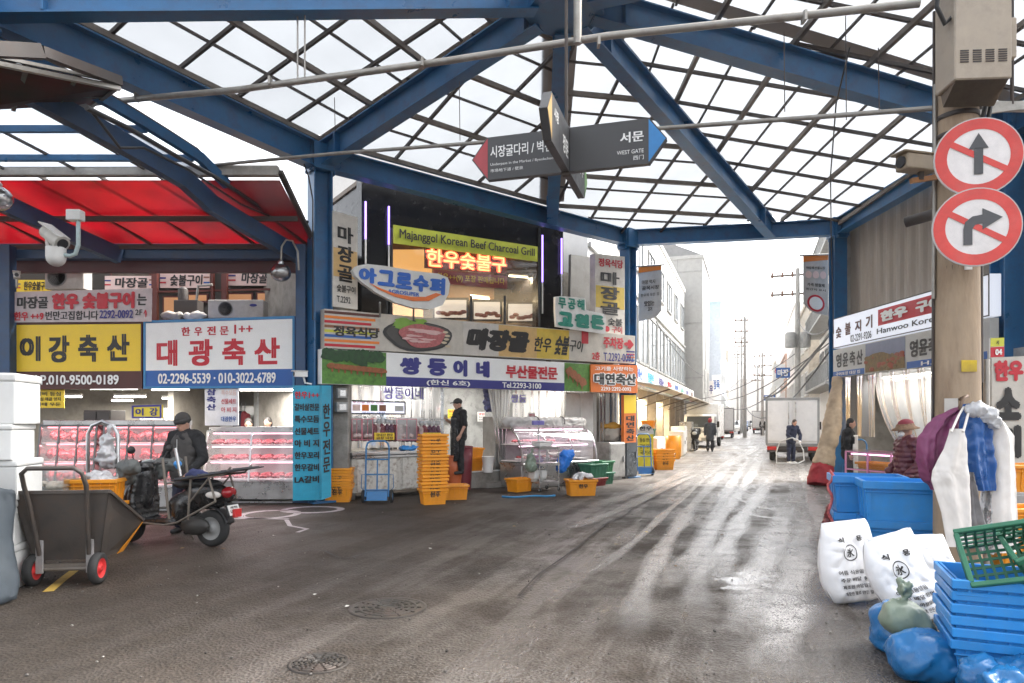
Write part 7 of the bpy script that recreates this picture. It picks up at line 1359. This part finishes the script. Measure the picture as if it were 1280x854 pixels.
# goods in front of the left street shops
t = thing('kiosk_sign', 'round topped yellow and white standing sign at the street corner', 'sign', W(807, 525, 21.5).xy.to_3d(), R(-5)); m = MB(); m.prism([(-.24, 0, .1), (.24, 0, .1), (.24, 0, 1.15), (-.24, 0, 1.15)], (0, .06, 0)); m.build('panel', mat('bright_yellow_panel', (.75, .62, .03), .5), t); m = MB(); m.prism([(.26 * math.cos(a * .314), -.01, 1.15 + .32 * math.sin(a * .314)) for a in range(11)], (0, .08, 0)); m.build('top_disc', WHITE, t); m = MB(); write(m, '한우', lambda u, v: V((-.2 + .4 * u, -.02, 1.4 - .14 * v)), (0, 0, 1, 1), 0, .05); [write(m, s, lambda u, v: V((-.2 + .4 * u, -.008, 1.08 - .9 * v)), (.05, .05 + .22 * i, .95, .2 + .22 * i), 0, .02) for i, s in enumerate(('등심 안심', '갈비 양지', '국거리'))]; m.build('lettering', ink('k'), t); m = MB(); m.box((0, .03, .05), (.5, .3, .1)); m.build('base', GREYP, t)
hand_truck('blue hand truck at the street corner beside the yellow standing sign', W(806, 525, 19.6).xy.to_3d(), R(10), HBLUE, 1.2, .42, lean=R(-6))
stack(829, 587, R(8), 5, .085, .62, .46, .32, ['lowest orange crate of the stack just inside the street', 'orange crate inside the stack just inside the street', 'top orange crate of the stack just inside the street'], 'orange crates just inside the street'); p_ = W(812, 525, 22.2); p_.z = 0; stack(0, 0, R(12), 4, .1, .6, .44, .32, ['lowest orange crate of the shorter stack behind the corner hand truck', 'orange crate inside the shorter stack behind the corner hand truck', 'top orange crate of the shorter stack behind the corner hand truck'], 'shorter stack of orange crates behind the corner hand truck', loc=p_)
cabinet('low white stall counter in the first street shop', sl(4.5, -.9, 0), (2.2, .7, 1.0), WHITE, SA, 2); p_ = sl(4.0, -.9, 1.0); crate('plastic_crate', 'green crate on the white stall counter', 'crate', p_, SA, .6, .42, .3, GREEN); crate('plastic_crate', 'orange crate on the green crate at the stall', 'crate', p_ + V((0, 0, .3)), SA, .6, .42, .28, ORANGE)
p_ = sl(9, -1.2, 0); t = thing('barrel', 'orange yellow barrel in front of the left street shops', 'barrel', p_); m = MB(); m.lathe([(.25, 0), (.3, .1), (.32, .5), (.3, .95), (.27, .95), (.24, .1), (.01, .08)], (0, 0, 0), 20); m.build('tub', ORANGE, t)
t = thing('bucket', 'black tub of water under the white stall counter', 'bucket', sl(6.2, -1.2, 0)); m = MB(); m.lathe([(.3, 0), (.38, .35), (.39, .36), (.36, .36), (.28, .03)], (0, 0, 0), 20); m.build('tub', BLACK, t)
for i, (s, o_) in enumerate(((11.5, -1.1), (13.2, -1.0), (17, -1.0))): cabinet(['white cabinet beside the orange barrel on the left street', 'second white cabinet past the orange barrel on the left street', 'steel cabinet farthest along the left street shops'][i], sl(s, o_, 0), (1.2, .6, 1.1 + .2 * i), [WHITE, WHITE, INOX][i], SA, 2)
# low air: far things pale out
# ================================================================ RIGHT FOREGROUND: pole, signs, bins, sacks
PL = V((4.76, 7.3, 0)); PC = mat('weathered_concrete_pole', (.36, .27, .185), .8, var=.22, vs=5, dirt=.55, dcol=(.16, .09, .05), ds=4, bump=.25, bs=40, stretch=(1, 1, .25))
pole = thing('utility_pole', 'thick weathered concrete utility pole carrying two round traffic signs', 'utility pole', PL); m = MB(); m.lathe([(.225, 0), (.222, 1.0), (.205, 3.5), (.19, 6.0), (.175, 9.0)], (0, 0, 0), 28); m.build('shaft', PC, pole)
for z in (4.62, 4.82, 4.2, 3.62, 3.2): m = MB(); m.lathe([(.197, -.025), (.206, -.025), (.206, .025), (.197, .025)], (0, 0, z), 24, cap=False); m.build('band', DARK, pole)
for i, (a, z0, z1, r) in enumerate(((-10, 2.0, 6, .022), (12, 3.0, 6.4, .03), (165, 1.2, 6, .015), (172, 2.9, 5.2, .02), (25, 2.2, 4.9, .018))): m = MB(); a = R(a); m.tube([(.235 * math.cos(a), .235 * math.sin(a), z0), (.225 * math.cos(a), .225 * math.sin(a), (z0 + z1) / 2), (.22 * math.cos(a), .22 * math.sin(a), z1)], r, 7); m.build('conduit', [DARK, PIPE][i % 2], pole)
m = MB(); f = lambda u, v: V((-.05 + .18 * (u - .5) - .0, -.222, 2.19 - .1 * (v - .5))); m.prism([(.0 - .1, -.219, 2.22), (.06, -.22, 2.22), (.06, -.22, 2.1), (-.1, -.219, 2.1)], (0, -.004, 0)); m.build('yellow_sticker', mat('yellow_sticker', (.65, .45, .02), .6, dirt=.5), pole); m = MB(); m.box((-.02, -.21, 3.24), (.07, .02, .16)); m.build('number_tag', WHITE, pole); m = MB(); m.box((-.17, -.165, 1.75), (.12, .01, .15), R(-35)); m.build('paper_notice', mat('paper', (.6, .57, .52), .8), pole)
m = MB(); write(m, '3', lambda u, v: V((-.04 + .04 * u, -.222, 3.29 - .1 * v)), (0, 0, 1, 1), 0, .03); m.build('lettering', ink('k'), pole)
# arms and rods
m = MB(); m.bar((.1, 0, 4.95), (1.6, -.1, 4.9), .07, .09); m.bar((.1, -.05, 4.85), (.9, -.06, 4.95), .03, .05); m.build('cross_arm', mat('pale_steel_arm', (.5, .48, .44), .5, dirt=.4), pole)
for x in (.55, .8, 1.1): m = MB(); m.tube([(x, -.05, 4.95), (x, -.05, 6.2)], .02, 6); m.build('rod', DARK, pole)
m = MB(); m.bar((-.1, -.05, 4.2), (-.55, -.1, 4.12), .05, .05); m.build('camera_arm', mat('rust_orange', (.4, .17, .05), .6, dirt=.4), pole)
sc_ = thing('surveillance_camera', 'weathered camera pointing left on the rusty pole arm', 'camera', PL + V((-.5, -.12, 4.27)), R(-75)); m = MB(); m.box((0, 0, .02), (.17, .4, .16)); m.box((0, -.03, .11), (.21, .46, .02)); m.build('housing', mat('tan_housing', (.33, .26, .18), .6, dirt=.4), sc_, bev=.012); m = MB(); m.tube([(0, -.2, .02), (0, -.22, .02)], .06, 14); m.build('lens', BLACK, sc_); m = MB(); m.tube([(0, .05, -.14), (0, .05, -.05)], .03, 8); m.build('mount', DARK, sc_)
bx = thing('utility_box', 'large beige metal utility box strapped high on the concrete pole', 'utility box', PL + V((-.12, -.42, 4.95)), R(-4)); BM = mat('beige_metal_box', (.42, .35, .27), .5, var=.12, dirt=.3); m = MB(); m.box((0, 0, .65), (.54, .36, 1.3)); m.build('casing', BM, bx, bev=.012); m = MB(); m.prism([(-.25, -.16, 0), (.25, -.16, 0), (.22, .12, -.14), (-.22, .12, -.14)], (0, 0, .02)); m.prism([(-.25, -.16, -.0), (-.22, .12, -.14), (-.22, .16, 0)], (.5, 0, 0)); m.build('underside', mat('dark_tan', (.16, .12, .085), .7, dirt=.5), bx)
for k in range(4): m = MB(); [m.box((-.18 + .12 * k, -.183, .17 + .022 * j), (.08, .008, .011)) for j in range(6)]; m.build('louvre', DARK, bx)
m = MB(); m.box((.33, .05, .45), (.1, .26, .4)); m.build('side_box', BM, bx, bev=.01); m = MB(); [m.box((.384, .05, .3 + .03 * j), (.006, .2, .012)) for j in range(6)]; m.build('side_louvre', DARK, bx); m = MB(); write(m, '신호 제어기', lambda u, v: V((-.12 + .24 * u, -.184, .97 - .05 * v)), (0, 0, 1, 1), 0, .01); m.build('lettering', ink('n'), bx)
for i, pts_ in enumerate(([(-.28, -.1, 1.3), (-.4, -.1, 1.0), (-.42, -.1, .75), (-.34, -.1, .58), (-.26, -.08, .66)], [(.3, .0, 1.4), (.34, 0, .9), (.3, .1, .3), (.26, .3, -.4)], [(.36, .1, 1.3), (.4, .1, .8), (.34, .2, .0), (.26, .35, -1.0)])): m = MB(); m.tube([bx.location + V(p) for p in pts_], .022, 7); tag(m.build('cable', BLACK), ['black cable loop left of the beige utility box', 'black cable down the right side of the beige utility box', 'outer black cable behind the right side of the beige utility box'][i], 'cable')
# round prohibition signs
def round_sign(label, c, rz, kind, r=.385):
    t = thing('traffic_sign', label, 'traffic sign', c, rz); Mx = Matrix.Rotation(R(90), 3, 'X'); RD = mat('sign_red', (.62, .05, .04), .4, dirt=.15, dcol=(.6, .35, .3)); 
    m = MB(); m.lathe([(r, 0), (r, .02)], (0, 0, 0), 40, 0, Mx, sm=False); m.build('plate', mat('grey_plate_back', (.5, .48, .47), .5), t)
    m = MB(); m.lathe([(r * .97, .021), (.01, .021)], (0, 0, 0), 40, 0, Mx, cap=False); m.build('white_face', mat('sign_white', (.72, .68, .66), .4, dirt=.1), t)
    m = MB(); m.lathe([(r * .97, .024), (r * .7, .024)], (0, 0, 0), 40, 0, Mx, cap=False); m.build('red_ring', RD, t)
    Fp = lambda x, z, y=-.0275: V((x * r, y, z * r)); m = MB(); a = V((math.cos(R(148)), 0, math.sin(R(148)))); n_ = V((a.z, 0, -a.x)) * .075
    m.prism([Fp(*(a * .72 + n_).xz), Fp(*(a * .72 - n_).xz), Fp(*(a * -.72 - n_).xz), Fp(*(a * -.72 + n_).xz)], (0, .002, 0)); m.build('red_bar', RD, t)
    AR = mat('arrow_grey', (.075, .075, .08), .5); m = MB(); y = -.0305
    if kind: m.prism([Fp(.1, -.45, y), Fp(-.1, -.45, y), Fp(-.1, .22, y), Fp(.1, .22, y)], (0, .002, 0)); m.prism([Fp(.22, .2, y), Fp(-.22, .2, y), Fp(0, .6, y)], (0, .002, 0))
    else:
        o_ = [(-.3, -.45), (-.1, -.45), (-.1, -.05), (-.04, .05), (.12, .08), (.12, -.08), (.56, .2), (.12, .46), (.12, .3), (-.1, .27), (-.26, .14), (-.3, -.05)]
        m.prism([Fp(x, z, y) for x, z in o_], (0, .002, 0))
    m.build('arrow', AR, t); m = MB(); m.box((0, .06, 0), (.1, .12, .1)); m.box((0, .1, 0), (.42, .02, .06)); m.build('bracket', INOX, t); return t
round_sign('upper round red ringed sign with an upright arrow', W(1222, 197, 6.72), R(-18), 1); round_sign('lower round red ringed sign with an arrow bending to one side', W(1220, 284.5, 6.7), R(-18), 0)
# hook and aprons on the pole
def hang(name, label, cat, rows, d, m_, fold=.03, n=5, part='cloth', lean=0, seed=0):
    "a hanging cloth: rows of (y, x0, x1) in plan of its own vertical sheet, with folds of real depth"
    t = thing(name, label, cat, W((rows[-1][1] + rows[-1][2]) / 2, rows[-1][0], d)); m = MB()
    def row(v):
        k = v * (len(rows) - 1); i = min(int(k), len(rows) - 2); f = k - i; a, b = rows[i], rows[i + 1]; return [a[j] + (b[j] - a[j]) * f for j in range(3)]
    def fn(u, v):
        y, x0, x1 = row(v); p = W(x0 + (x1 - x0) * u, y, d); ph = seed * 1.7; p.y += fold * (math.sin(u * 6.28 * n / 2 + ph + v * 1.5) + .5 * math.sin(u * 6.28 * n + 2 * ph - v * 2)) * (.4 + .6 * v) - .12 * math.sin(u * 3.14) * .6 + lean * v; return p
    m.sheet(fn, 60, 60); o = m.build(part, m_, t, w=True); crease(o, fold * .7, 5, seed); crumple(o, fold * .15, 14, seed); 
    me = o.data; nv = len(me.vertices); fr = [tuple(v.co) for v in me.vertices]; bk = [tuple(v.co + V((0, .007, 0))) for v in me.vertices]; fc = [tuple(p.vertices) for p in me.polygons]
    m2 = bpy.data.meshes.new(part); m2.from_pydata(fr + bk, [], fc + [tuple(i + nv for i in reversed(f)) for f in fc]); m2.materials.append(m_); m2.update(); o.data = m2
    for p in o.data.polygons: p.use_smooth = True
    return t
WAP = mat('white_rubber_apron', (.72, .68, .64), .45, var=.08, dirt=.25, dcol=(.45, .38, .3)); BAP = mat('blue_vinyl_apron', (.015, .09, .3), .3, var=.2, bump=.2, bs=12); PURP = mat('plum_jacket', (.2, .045, .12), .5, var=.2, bump=.3, bs=10)
m = MB(); h0 = W(1209, 505, 7.0); m.tube([h0 + V((0, .12, .05)), h0 + V((0, -.0, .08)), h0 + V((-.06, -.03, .06)), h0 + V((-.1, -.04, -.04)), h0 + V((-.05, -.05, -.12)), h0 + V((.04, -.05, -.15))], .018, 8); tag(m.build('hook', mat('rusty_hook', (.18, .12, .08), .5, .4), bev=0), 'rusty iron hook on the pole holding the aprons', 'hook')
hang('jacket', 'plum coloured jacket slung from the pole over the blue bins', 'jacket', [(508, 1194, 1202), (522, 1168, 1202), (545, 1150, 1198), (575, 1146, 1192), (600, 1154, 1180), (612, 1166, 1178)], 7.05, PURP, .05, 4, seed=1)
w1 = hang('apron', 'white rubber apron hanging lowest on the front of the pole', 'apron', [(536, 1188, 1206), (560, 1180, 1209), (588, 1165, 1210), (600, 1163, 1211), (640, 1175, 1212), (683, 1182, 1214)], 6.72, WAP, .02, 2, seed=2)
m = MB()
for x0, x1 in ((1189, 1203), (1204, 1211)): m.tube([W(x0, 540, 6.66), W((x0 + x1) / 2 + 2, 520, 6.76), W(x1 + 3, 507, 6.9)], .012, 6)
m.build('strap', WAP, w1, w=True)
hang('apron_lining', 'grey inner flap of an apron hanging beside the white rubber apron', 'apron', [(590, 1210, 1213), (620, 1211, 1220), (650, 1212, 1228), (672, 1213, 1235)], 6.85, mat('grey_lining', (.25, .24, .24), .7), .03, 2, seed=3)
hang('apron', 'blue vinyl apron hanging between the two white aprons', 'apron', [(505, 1205, 1214), (515, 1203, 1226), (530, 1201, 1240), (560, 1202, 1241), (590, 1205, 1243), (613, 1212, 1243)], 6.86, BAP, .03, 3, seed=4)
hang('apron', 'long white apron hanging at the far right of the pole', 'apron', [(518, 1236, 1244), (528, 1238, 1256), (545, 1239, 1268), (600, 1241, 1270), (650, 1239, 1272), (690, 1238, 1274)], 6.9, WAP, .018, 2, seed=5)
hang('plastic_bag', 'crumpled clear plastic bag hanging below the blue apron', 'bag', [(588, 1228, 1243), (620, 1224, 1242), (660, 1222, 1240), (690, 1222, 1238)], 7.0, PBAG, .05, 4, seed=6)
t = thing('plastic_bag', 'knotted white plastic bag on the iron hook', 'bag', W(1222, 512, 6.8)); m = MB(); m.ell((0, 0, .0), (.1, .07, .07)); m.ell((.1, 0, -.05), (.09, .06, .07)); m.ell((.17, 0, -.12), (.05, .05, .08)); o = remesh(m, 'bag', PBAG, t, .015, 1); crease(o, .06, 12, 2)
m = MB(); p = W(1233, 450, 7.3); m.tube([(p.x, p.y, 0), (p.x, p.y, 2.25)], .03, 8); tag(m.build('standpipe', PIPE), 'pale standpipe rising beside the concrete pole', 'pipe')
# blue bins
def bin_(label, loc, rz, grp='large blue bins by the pole'): return crate('plastic_bin', label, 'bin', loc, rz, .82, .56, .45, CBLUE, grp, ribs=2, rim=.09, taper=.03)
bl = bin_('lower blue bin of the front pair by the pole', (4.53, 7.98, 0), R(-20)); dup(bl, (4.5, 7.95, .452), R(-18), 'upper blue bin of the front pair by the pole'); dup(bl, (4.5, 8.62, 0), R(-21), 'lower blue bin of the rear pair by the pole'); dup(bl, (4.46, 8.6, .46), R(-18), 'upper blue bin of the rear pair, half hidden by the front pair')
t = thing('plastic_bag', 'long dark red plastic bag leaning against the rear blue bins', 'bag', G(1037, 675)); m = MB(); cap(m, (0, 0, .12), (.02, 0, .42), .09, .07); o = remesh(m, 'bag', mat('dark_red_bag', (.13, .015, .02), .25, var=.9, vs=12), t, .015, 1); crumple(o, .04, 11, 2)
m = MB(); p = W(1040, 600, 8.5); m.tube([p + V((-.02 + .03 * math.sin(i * 1.3), .02 * math.cos(i * 2), .12 - .06 * i)) for i in range(12)], .018, 6); tag(m.build('ribbon_cord', mat('red_white_tape', (.5, .1, .1), .5, var=.9, vs=30)), 'red and white tape trailing over the corner of the rear blue bin', 'tape')
# sacks of ice
SACK = mat('woven_white_sack', (.76, .75, .75), .55, var=.06, bump=.12, bs=140, dirt=.12, dcol=(.5, .46, .42))
def ice_sack(label, c, rz, w, h, lean, seed, letters=True, roll=0):
    t = thing('ice_sack', label, 'sack', c, rz, 'white printed ice sacks'); th = .15
    prof = lambda v: 1 - .1 * abs(2 * v - 1) ** 6 + .07 * math.sin(v * 3.14)
    cen = lambda u, v, s: V(((u - .5) * w * prof(v) + .03 * math.sin(v * 5 + seed), s * th * (max(0, 1 - (2 * u - 1) ** 4)) ** .6 * (max(0.0, 1 - (2 * v - 1) ** 6)) ** .5 * (1.1 - .75 * v + .25 * math.sin(v * 3.14)) + lean * v * h + .012 * noise.noise(V((u * 4, v * 5, seed + s))) * 2, .01 + v * h * (1 - .12 * abs(lean))))
    tw = Matrix.Rotation(roll, 3, 'Y')
    def fx(u, v, s): p = cen(u, v, s); n_ = noise.noise(V((u * 3.3 + seed, v * 3, s))) * .035 + (.5 - abs(noise.noise(V((u * 5 + v * 3 + seed * 2, v * 7 - u * 3, s))))) * .02 + noise.noise(V((u * 11, v * 10, seed))) * .008; p.y += n_ * min(1, 6 * min(u, 1 - u, v, 1 - v)); p = tw @ p; return p
    m = MB(); m.sheet(lambda u, v: fx(u, v, -1), 80, 90); m.sheet(lambda u, v: fx(1 - u, v, 1), 40, 44); m.build('sack_cloth', SACK, t)
    m = MB(); m.sheet(lambda u, v: fx(.05 + .9 * u, .985 + .02 * v, -1) + V((0, -.004, 0)), 30, 2); m.build('top_seam', SACK, t, solid=.012)
    if letters:
        m = MB(); fn = lambda u, v: fx(.5 + (u - .5) * .9, 1 - v, -1) + V((0, -.011, 0)); n = 40
        ring_ = [(.42 + .15 * math.cos(a / n * 6.2832), .36 + .095 * math.sin(a / n * 6.2832)) for a in range(n)]; rin = [(.42 + .132 * math.cos(a / n * 6.2832), .36 + .083 * math.sin(a / n * 6.2832)) for a in range(n)]
        m.add([fn(*p) for p in ring_ + rin], [(i, (i + 1) % n, n + (i + 1) % n, n + i) for i in range(n)])
        write(m, '氷', fn, (.34, .305, .5, .415), 0, .04); write(m, '식', fn, (.17, .17, .31, .235), 0, .05); write(m, '용', fn, (.58, .17, .72, .235), 0, .05)
        for i, s in enumerate(('어름 식용얼음', '주문 배달 환영', '제조원 마장얼음', '깨끗한 물로 만든 얼음')): write(m, s, fn, (.14, .56 + .085 * i, .72 + .06 * (i % 2), .61 + .085 * i), 0, .02)
        m.build('lettering', ink('k'), t)
    return t
ice_sack('white ice sack standing at the rear left of the three sacks', V((3.03, 6.0, 0)), R(6), .46, .7, .2, 3, roll=-.1)
ice_sack('white ice sack leaning forward in the middle of the three sacks', V((3.24, 5.42, 0)), R(2), .44, .7, .24, 8, roll=-.26)
ice_sack('blank white ice sack at the back right of the three sacks', V((3.72, 6.1, 0)), R(-6), .5, .56, .2, 13, letters=False, roll=-.05)
def soft_bag(label, c, r, m_, knot=True, seed=1, lean=0):
    t = thing('plastic_bag', label, 'bag', c); m = MB(); m.ell((0, 0, r[2] * .9), r, 20, 14); m.ell((r[0] * .3, -r[1] * .1, r[2] * .55), (r[0] * .8, r[1] * .9, r[2] * .55), 16, 10)
    o = remesh(m, 'bag', m_, t, .018, 4); crease(o, .05, 4, seed); crease(o, .02, 10, seed)
    if knot: m = MB(); cap(m, (0, 0, r[2] * 1.7), (.01, 0, r[2] * 1.75 + .05), .03, .018); [m.ell((.03 * math.cos(k * 2), .03 * math.sin(k * 2), r[2] * 1.75 + .08 + .012 * k), (.018, .03, .045), 8, 6) for k in range(5)]; o = remesh(m, 'knot', m_, t, .012, 1); crumple(o, .02, 25, seed)
    return t
BBAG = mat('glossy_blue_bag', (.012, .14, .36), .3, var=.25, vs=4, spec=.5); GBAG = mat('grey_green_bag', (.27, .29, .24), .4)
soft_bag('glossy blue plastic bag lying nearest the camera beside the blue crates', W(1150, 854, 4.25).xy.to_3d(), (.2, .19, .155), BBAG, False, 3)
soft_bag('glossy blue plastic bag leaning under the grey green bag', W(1116, 800, 4.75).xy.to_3d(), (.14, .17, .17), BBAG, False, 5)
soft_bag('knotted grey green plastic bag resting on the blue bags', W(1147, 790, 4.55).xy.to_3d() + V((-.07, .04, .17)), (.16, .14, .11), GBAG, True, 7)
# nested blue crates with green lattice crates on top
cb_ = V((3.07, 4.15, 0)); rz_ = R(-23)
for k in range(6):
    l = (cb_.x + .006 * math.sin(k * 2), cb_.y + .006 * math.cos(k * 3), .072 * k)
    lab = 'lowest blue crate of the nested stack in the right foreground' if k == 0 else 'top blue crate of the nested stack in the right foreground' if k == 5 else 'blue crate inside the nested stack in the right foreground'
    if k == 0: c0 = crate('plastic_crate', lab, 'crate', l, rz_, .76, .56, .3, CBLUE, 'nested blue crates in the right foreground', ribs=7, rim=.055)
    else: dup(c0, l, rz_ + .012 * math.sin(k * 4), lab)
def lattice_crate(label, loc, rot, L=.5, Wd=.34, H=.26):
    t = thing('lattice_crate', label, 'crate', loc, 0, 'green lattice crates'); t.rotation_euler = rot; m = MB(); b = .012
    for z in [H * k / 4 for k in range(5)]:
        for s in (-1, 1): m.bar((-L / 2, s * Wd / 2, z), (L / 2, s * Wd / 2, z), b, .03 if z in (0, H) else .014); m.bar((s * L / 2, -Wd / 2, z), (s * L / 2, Wd / 2, z), b, .03 if z in (0, H) else .014)
    for s in (-1, 1):
        for k in range(11): x = -L / 2 + L * k / 10; m.bar((x, s * Wd / 2, 0), (x, s * Wd / 2, H), .014, .012)
        for k in range(8): y = -Wd / 2 + Wd * k / 7; m.bar((s * L / 2, y, 0), (s * L / 2, y, H), .014, .012)
    m.build('side_lattice', GREEN, t); m = MB()
    for k in range(11): x = -L / 2 + L * k / 10; m.bar((x, -Wd / 2, .004), (x, Wd / 2, .004), .016, .01)
    for k in range(8): y = -Wd / 2 + Wd * k / 7; m.bar((-L / 2, y, 0), (L / 2, y, 0), .016, .01)
    m.build('bottom_lattice', GREEN, t); m = MB()
    for s in (-1, 1): m.box((0, s * Wd / 2, H), (L + .02, .03, .035)); m.box((s * L / 2, 0, H), (.03, Wd - .03, .035))
    m.build('rim', GREEN, t, bev=.005); return t
lattice_crate('green lattice crate tilted open towards the camera on the blue stack', (3.05, 4.15, .7), (R(58), R(-14), R(-28))); lattice_crate('green lattice crate lying behind and beside the tilted one', (3.3, 4.0, .76), (R(24), R(-30), R(-30)))
t = thing('plastic_bag', 'crumpled bright blue film in the bottom right corner', 'bag', V((2.7, 3.72, 0))); m = MB()
for k in range(12): m.ell((.25 * math.sin(k * 2.4) * .8 + .1, .12 * math.cos(k * 1.7), .12 + .05 * math.sin(k)), (.12, .1, .12), 10, 7)
o = remesh(m, 'film', BBAG, t, .02, 2); crease(o, .08, 7, 6)
# orange crates and goods at the right edge
p_ = V((5.55, 7.5, 0))
for k in range(2): crate('plastic_crate', ['lower orange crate at the right edge behind the white apron', 'upper orange crate at the right edge behind the white apron'][k], 'crate', p_ + V((.1 * k, .1, .32 * k)), R(8), .6, .4, .32, ORANGE, 'orange crates at the right edge')
p_ = V((6.45, 8.7, 0)); cabinet('grey stand under the orange crates at the right edge', p_, (.7, .5, .7), GREYP); crate('plastic_crate', 'orange crate standing on the grey stand below the brush lettered board', 'crate', p_ + V((0, 0, .7)), R(5), .6, .42, .34, ORANGE, 'orange crates at the right edge')
# ================================================================ RIGHT SHOP
hw = V((W(1135, 525, 9.1).x, 9.1, 0)); PUFF = mat('maroon_puffer', (.095, .018, .028), .45, var=.2, vs=8)
wm = person('woman in a maroon quilted jacket and wine red leopard brimmed hat at the pole', hw, R(-90), PUFF, CHAR, 1.56, hat='bucket', headdown=.2, bulk=1.15, coatlen=.66, arms=(((-.27, .02, 1.12), (-.24, -.16, .95)), ((.27, .02, 1.12), (.24, -.16, .95))))
jk = [c for c in wm.children if c.name.startswith('jacket')][0]
for v in jk.data.vertices: v.co.xy *= 1 + .09 * (abs(math.sin(v.co.z * 42)) - .5)
m = MB(); m.tube([(-.2, -.05, 1.45), (-.22, .1, 1.4), (-.2, .17, 1.2), (-.18, .16, .95)], .02, 8); o = m.build('bag_strap', mat('grey_strap', (.2, .2, .19), .6), wm)
am = V((W(1061, 525, 15.6).x + .0, 15.6, 0)); a2 = person('person in black with a white apron working at the right shop', am, R(60), BLKC, BLKC, 1.62, headdown=.4, fine=.014); apron(a2, WAP, bot=.4)
hand_truck('blue hand truck standing in front of the right shop', G(1071, 611) - V((0, .0, 0)), R(-25), HBLUE, 1.15, .42, lean=R(-8))
t = thing('meat_display_case', 'pink framed glass case of orange trays beside the woman', 'display case', V((W(1100, 525, 12.2).x, 12.2, 0)), R(-72)); m = MB(); m.box((0, 0, .2), (1.0, .6, .4)); m.build('base', INOX, t, bev=.01); m = MB()
for x in (-.5, 0, .5):
    for y in (-.28, .28): m.bar((x, y, .4), (x, y, 1.02), .025)
for z in (.4, .7, 1.02):
    for y in (-.28, .28): m.bar((-.5, y, z), (.5, y, z), .025)
m.build('frame', mat('pink_frame', (.6, .25, .4), .4), t); m = MB(); m.box((0, 0, .7), (.96, .54, .01)); m.box((0, 0, 1.04), (1.0, .6, .02)); m.build('shelf', GLASS, t); m = MB(); m.add([(-.5, -.29, .42), (.5, -.29, .42), (.5, -.29, 1.0), (-.5, -.29, 1.0)], [(0, 1, 2, 3)]); m.build('front_glass', GLASS, t); m = MB(); m.tube([(-.45, -.2, .98), (.45, -.2, .98)], .012, 8); m.build('lamp_tube', glow('pink_case_lamp', (1, .4, .7), 1.2), t)
for i, z in enumerate((.4, .71)): crate('plastic_tray', ['orange tray on the bottom of the pink framed case', 'orange tray on the upper shelf of the pink framed case'][i], 'tray', t.location + V((0, 0, z + .01)), R(-72), .7, .42, .12, ORANGE)
curtain('plastic_curtain', 'clear plastic curtain swept diagonally under the right grill sign', 1095, 1185, .75, 2.72, .02, CURT2, 26, .06, P=FR, skew=-.5); curtain('plastic_curtain', 'clear plastic curtain at the far end under the right grill sign', 1044, 1092, 1.2, 2.72, -.1, CURT, 18, .05, P=FR)
for i, (y_, c_) in enumerate(((13.0, WHITE), (14.6, WHITE), (16.3, INOX))): cabinet(['tall white freezer nearest in the right shop', 'tall white freezer in the middle of the right shop', 'steel fridge farthest in the right shop'][i], (10.4, y_, .06), (1.3, .7, 1.9), c_, R(-90), 2)
t = thing('bundle', 'dark bundled goods on top of the freezers in the right shop', 'bundle', (10.3, 14.4, 1.98)); m = MB(); m.ell((0, 0, .2), (.3, .8, .2)); m.ell((0, .6, .2), (.3, .5, .25)); o = remesh(m, 'cloth', CHAR, t, .04, 2); crumple(o, .08, 5)
hr = thing('rolled_awning', 'tall rolled beige awning cloth with a red lower end at the street corner', 'awning', G(1026, 608)); q0 = hr.location; m = MB(); P_ = [W(1046, 470, 16.9), W(1044, 500, 16.85), W(1040, 535, 16.8), W(1034, 560, 16.75), W(1029, 582, 16.7)]
m.tube(P_, [.1, .17, .22, .2, .26], 16); o = remesh(m, 'cloth', mat('beige_canvas', (.5, .38, .26), .8, dirt=.3), hr, .03, 2, w=True); crumple(o, .035, 4, 4)
m = MB(); m.tube([W(1029, 581, 16.7), W(1027, 594, 16.65), W(1025, 607, 16.6)], [.25, .29, .3], 16); o = remesh(m, 'red_end', mat('red_canvas', (.35, .02, .03), .7), hr, .03, 2, w=True); crumple(o, .04, 5, 2)

# ================================================================ AIR: far things pale out
hz = bpy.data.materials.new('street_haze'); hz.use_nodes = True; _n = hz.node_tree; _n.nodes.remove(_n.nodes['Principled BSDF']); _v = _n.nodes.new('ShaderNodeVolumePrincipled'); _v.inputs['Color'].default_value = (.95, .96, 1, 1); _v.inputs['Density'].default_value = .0005; _v.inputs['Anisotropy'].default_value = .3
_n.links.new(_v.outputs[0], _n.nodes['Material Output'].inputs['Volume'])
m = MB(); m.box((15, 90, 9.5), (170, 260, 21)); tag(m.build('haze', hz), kind='stuff')

bpy.data.objects.remove(_to); bpy.data.scenes.remove(TSC)
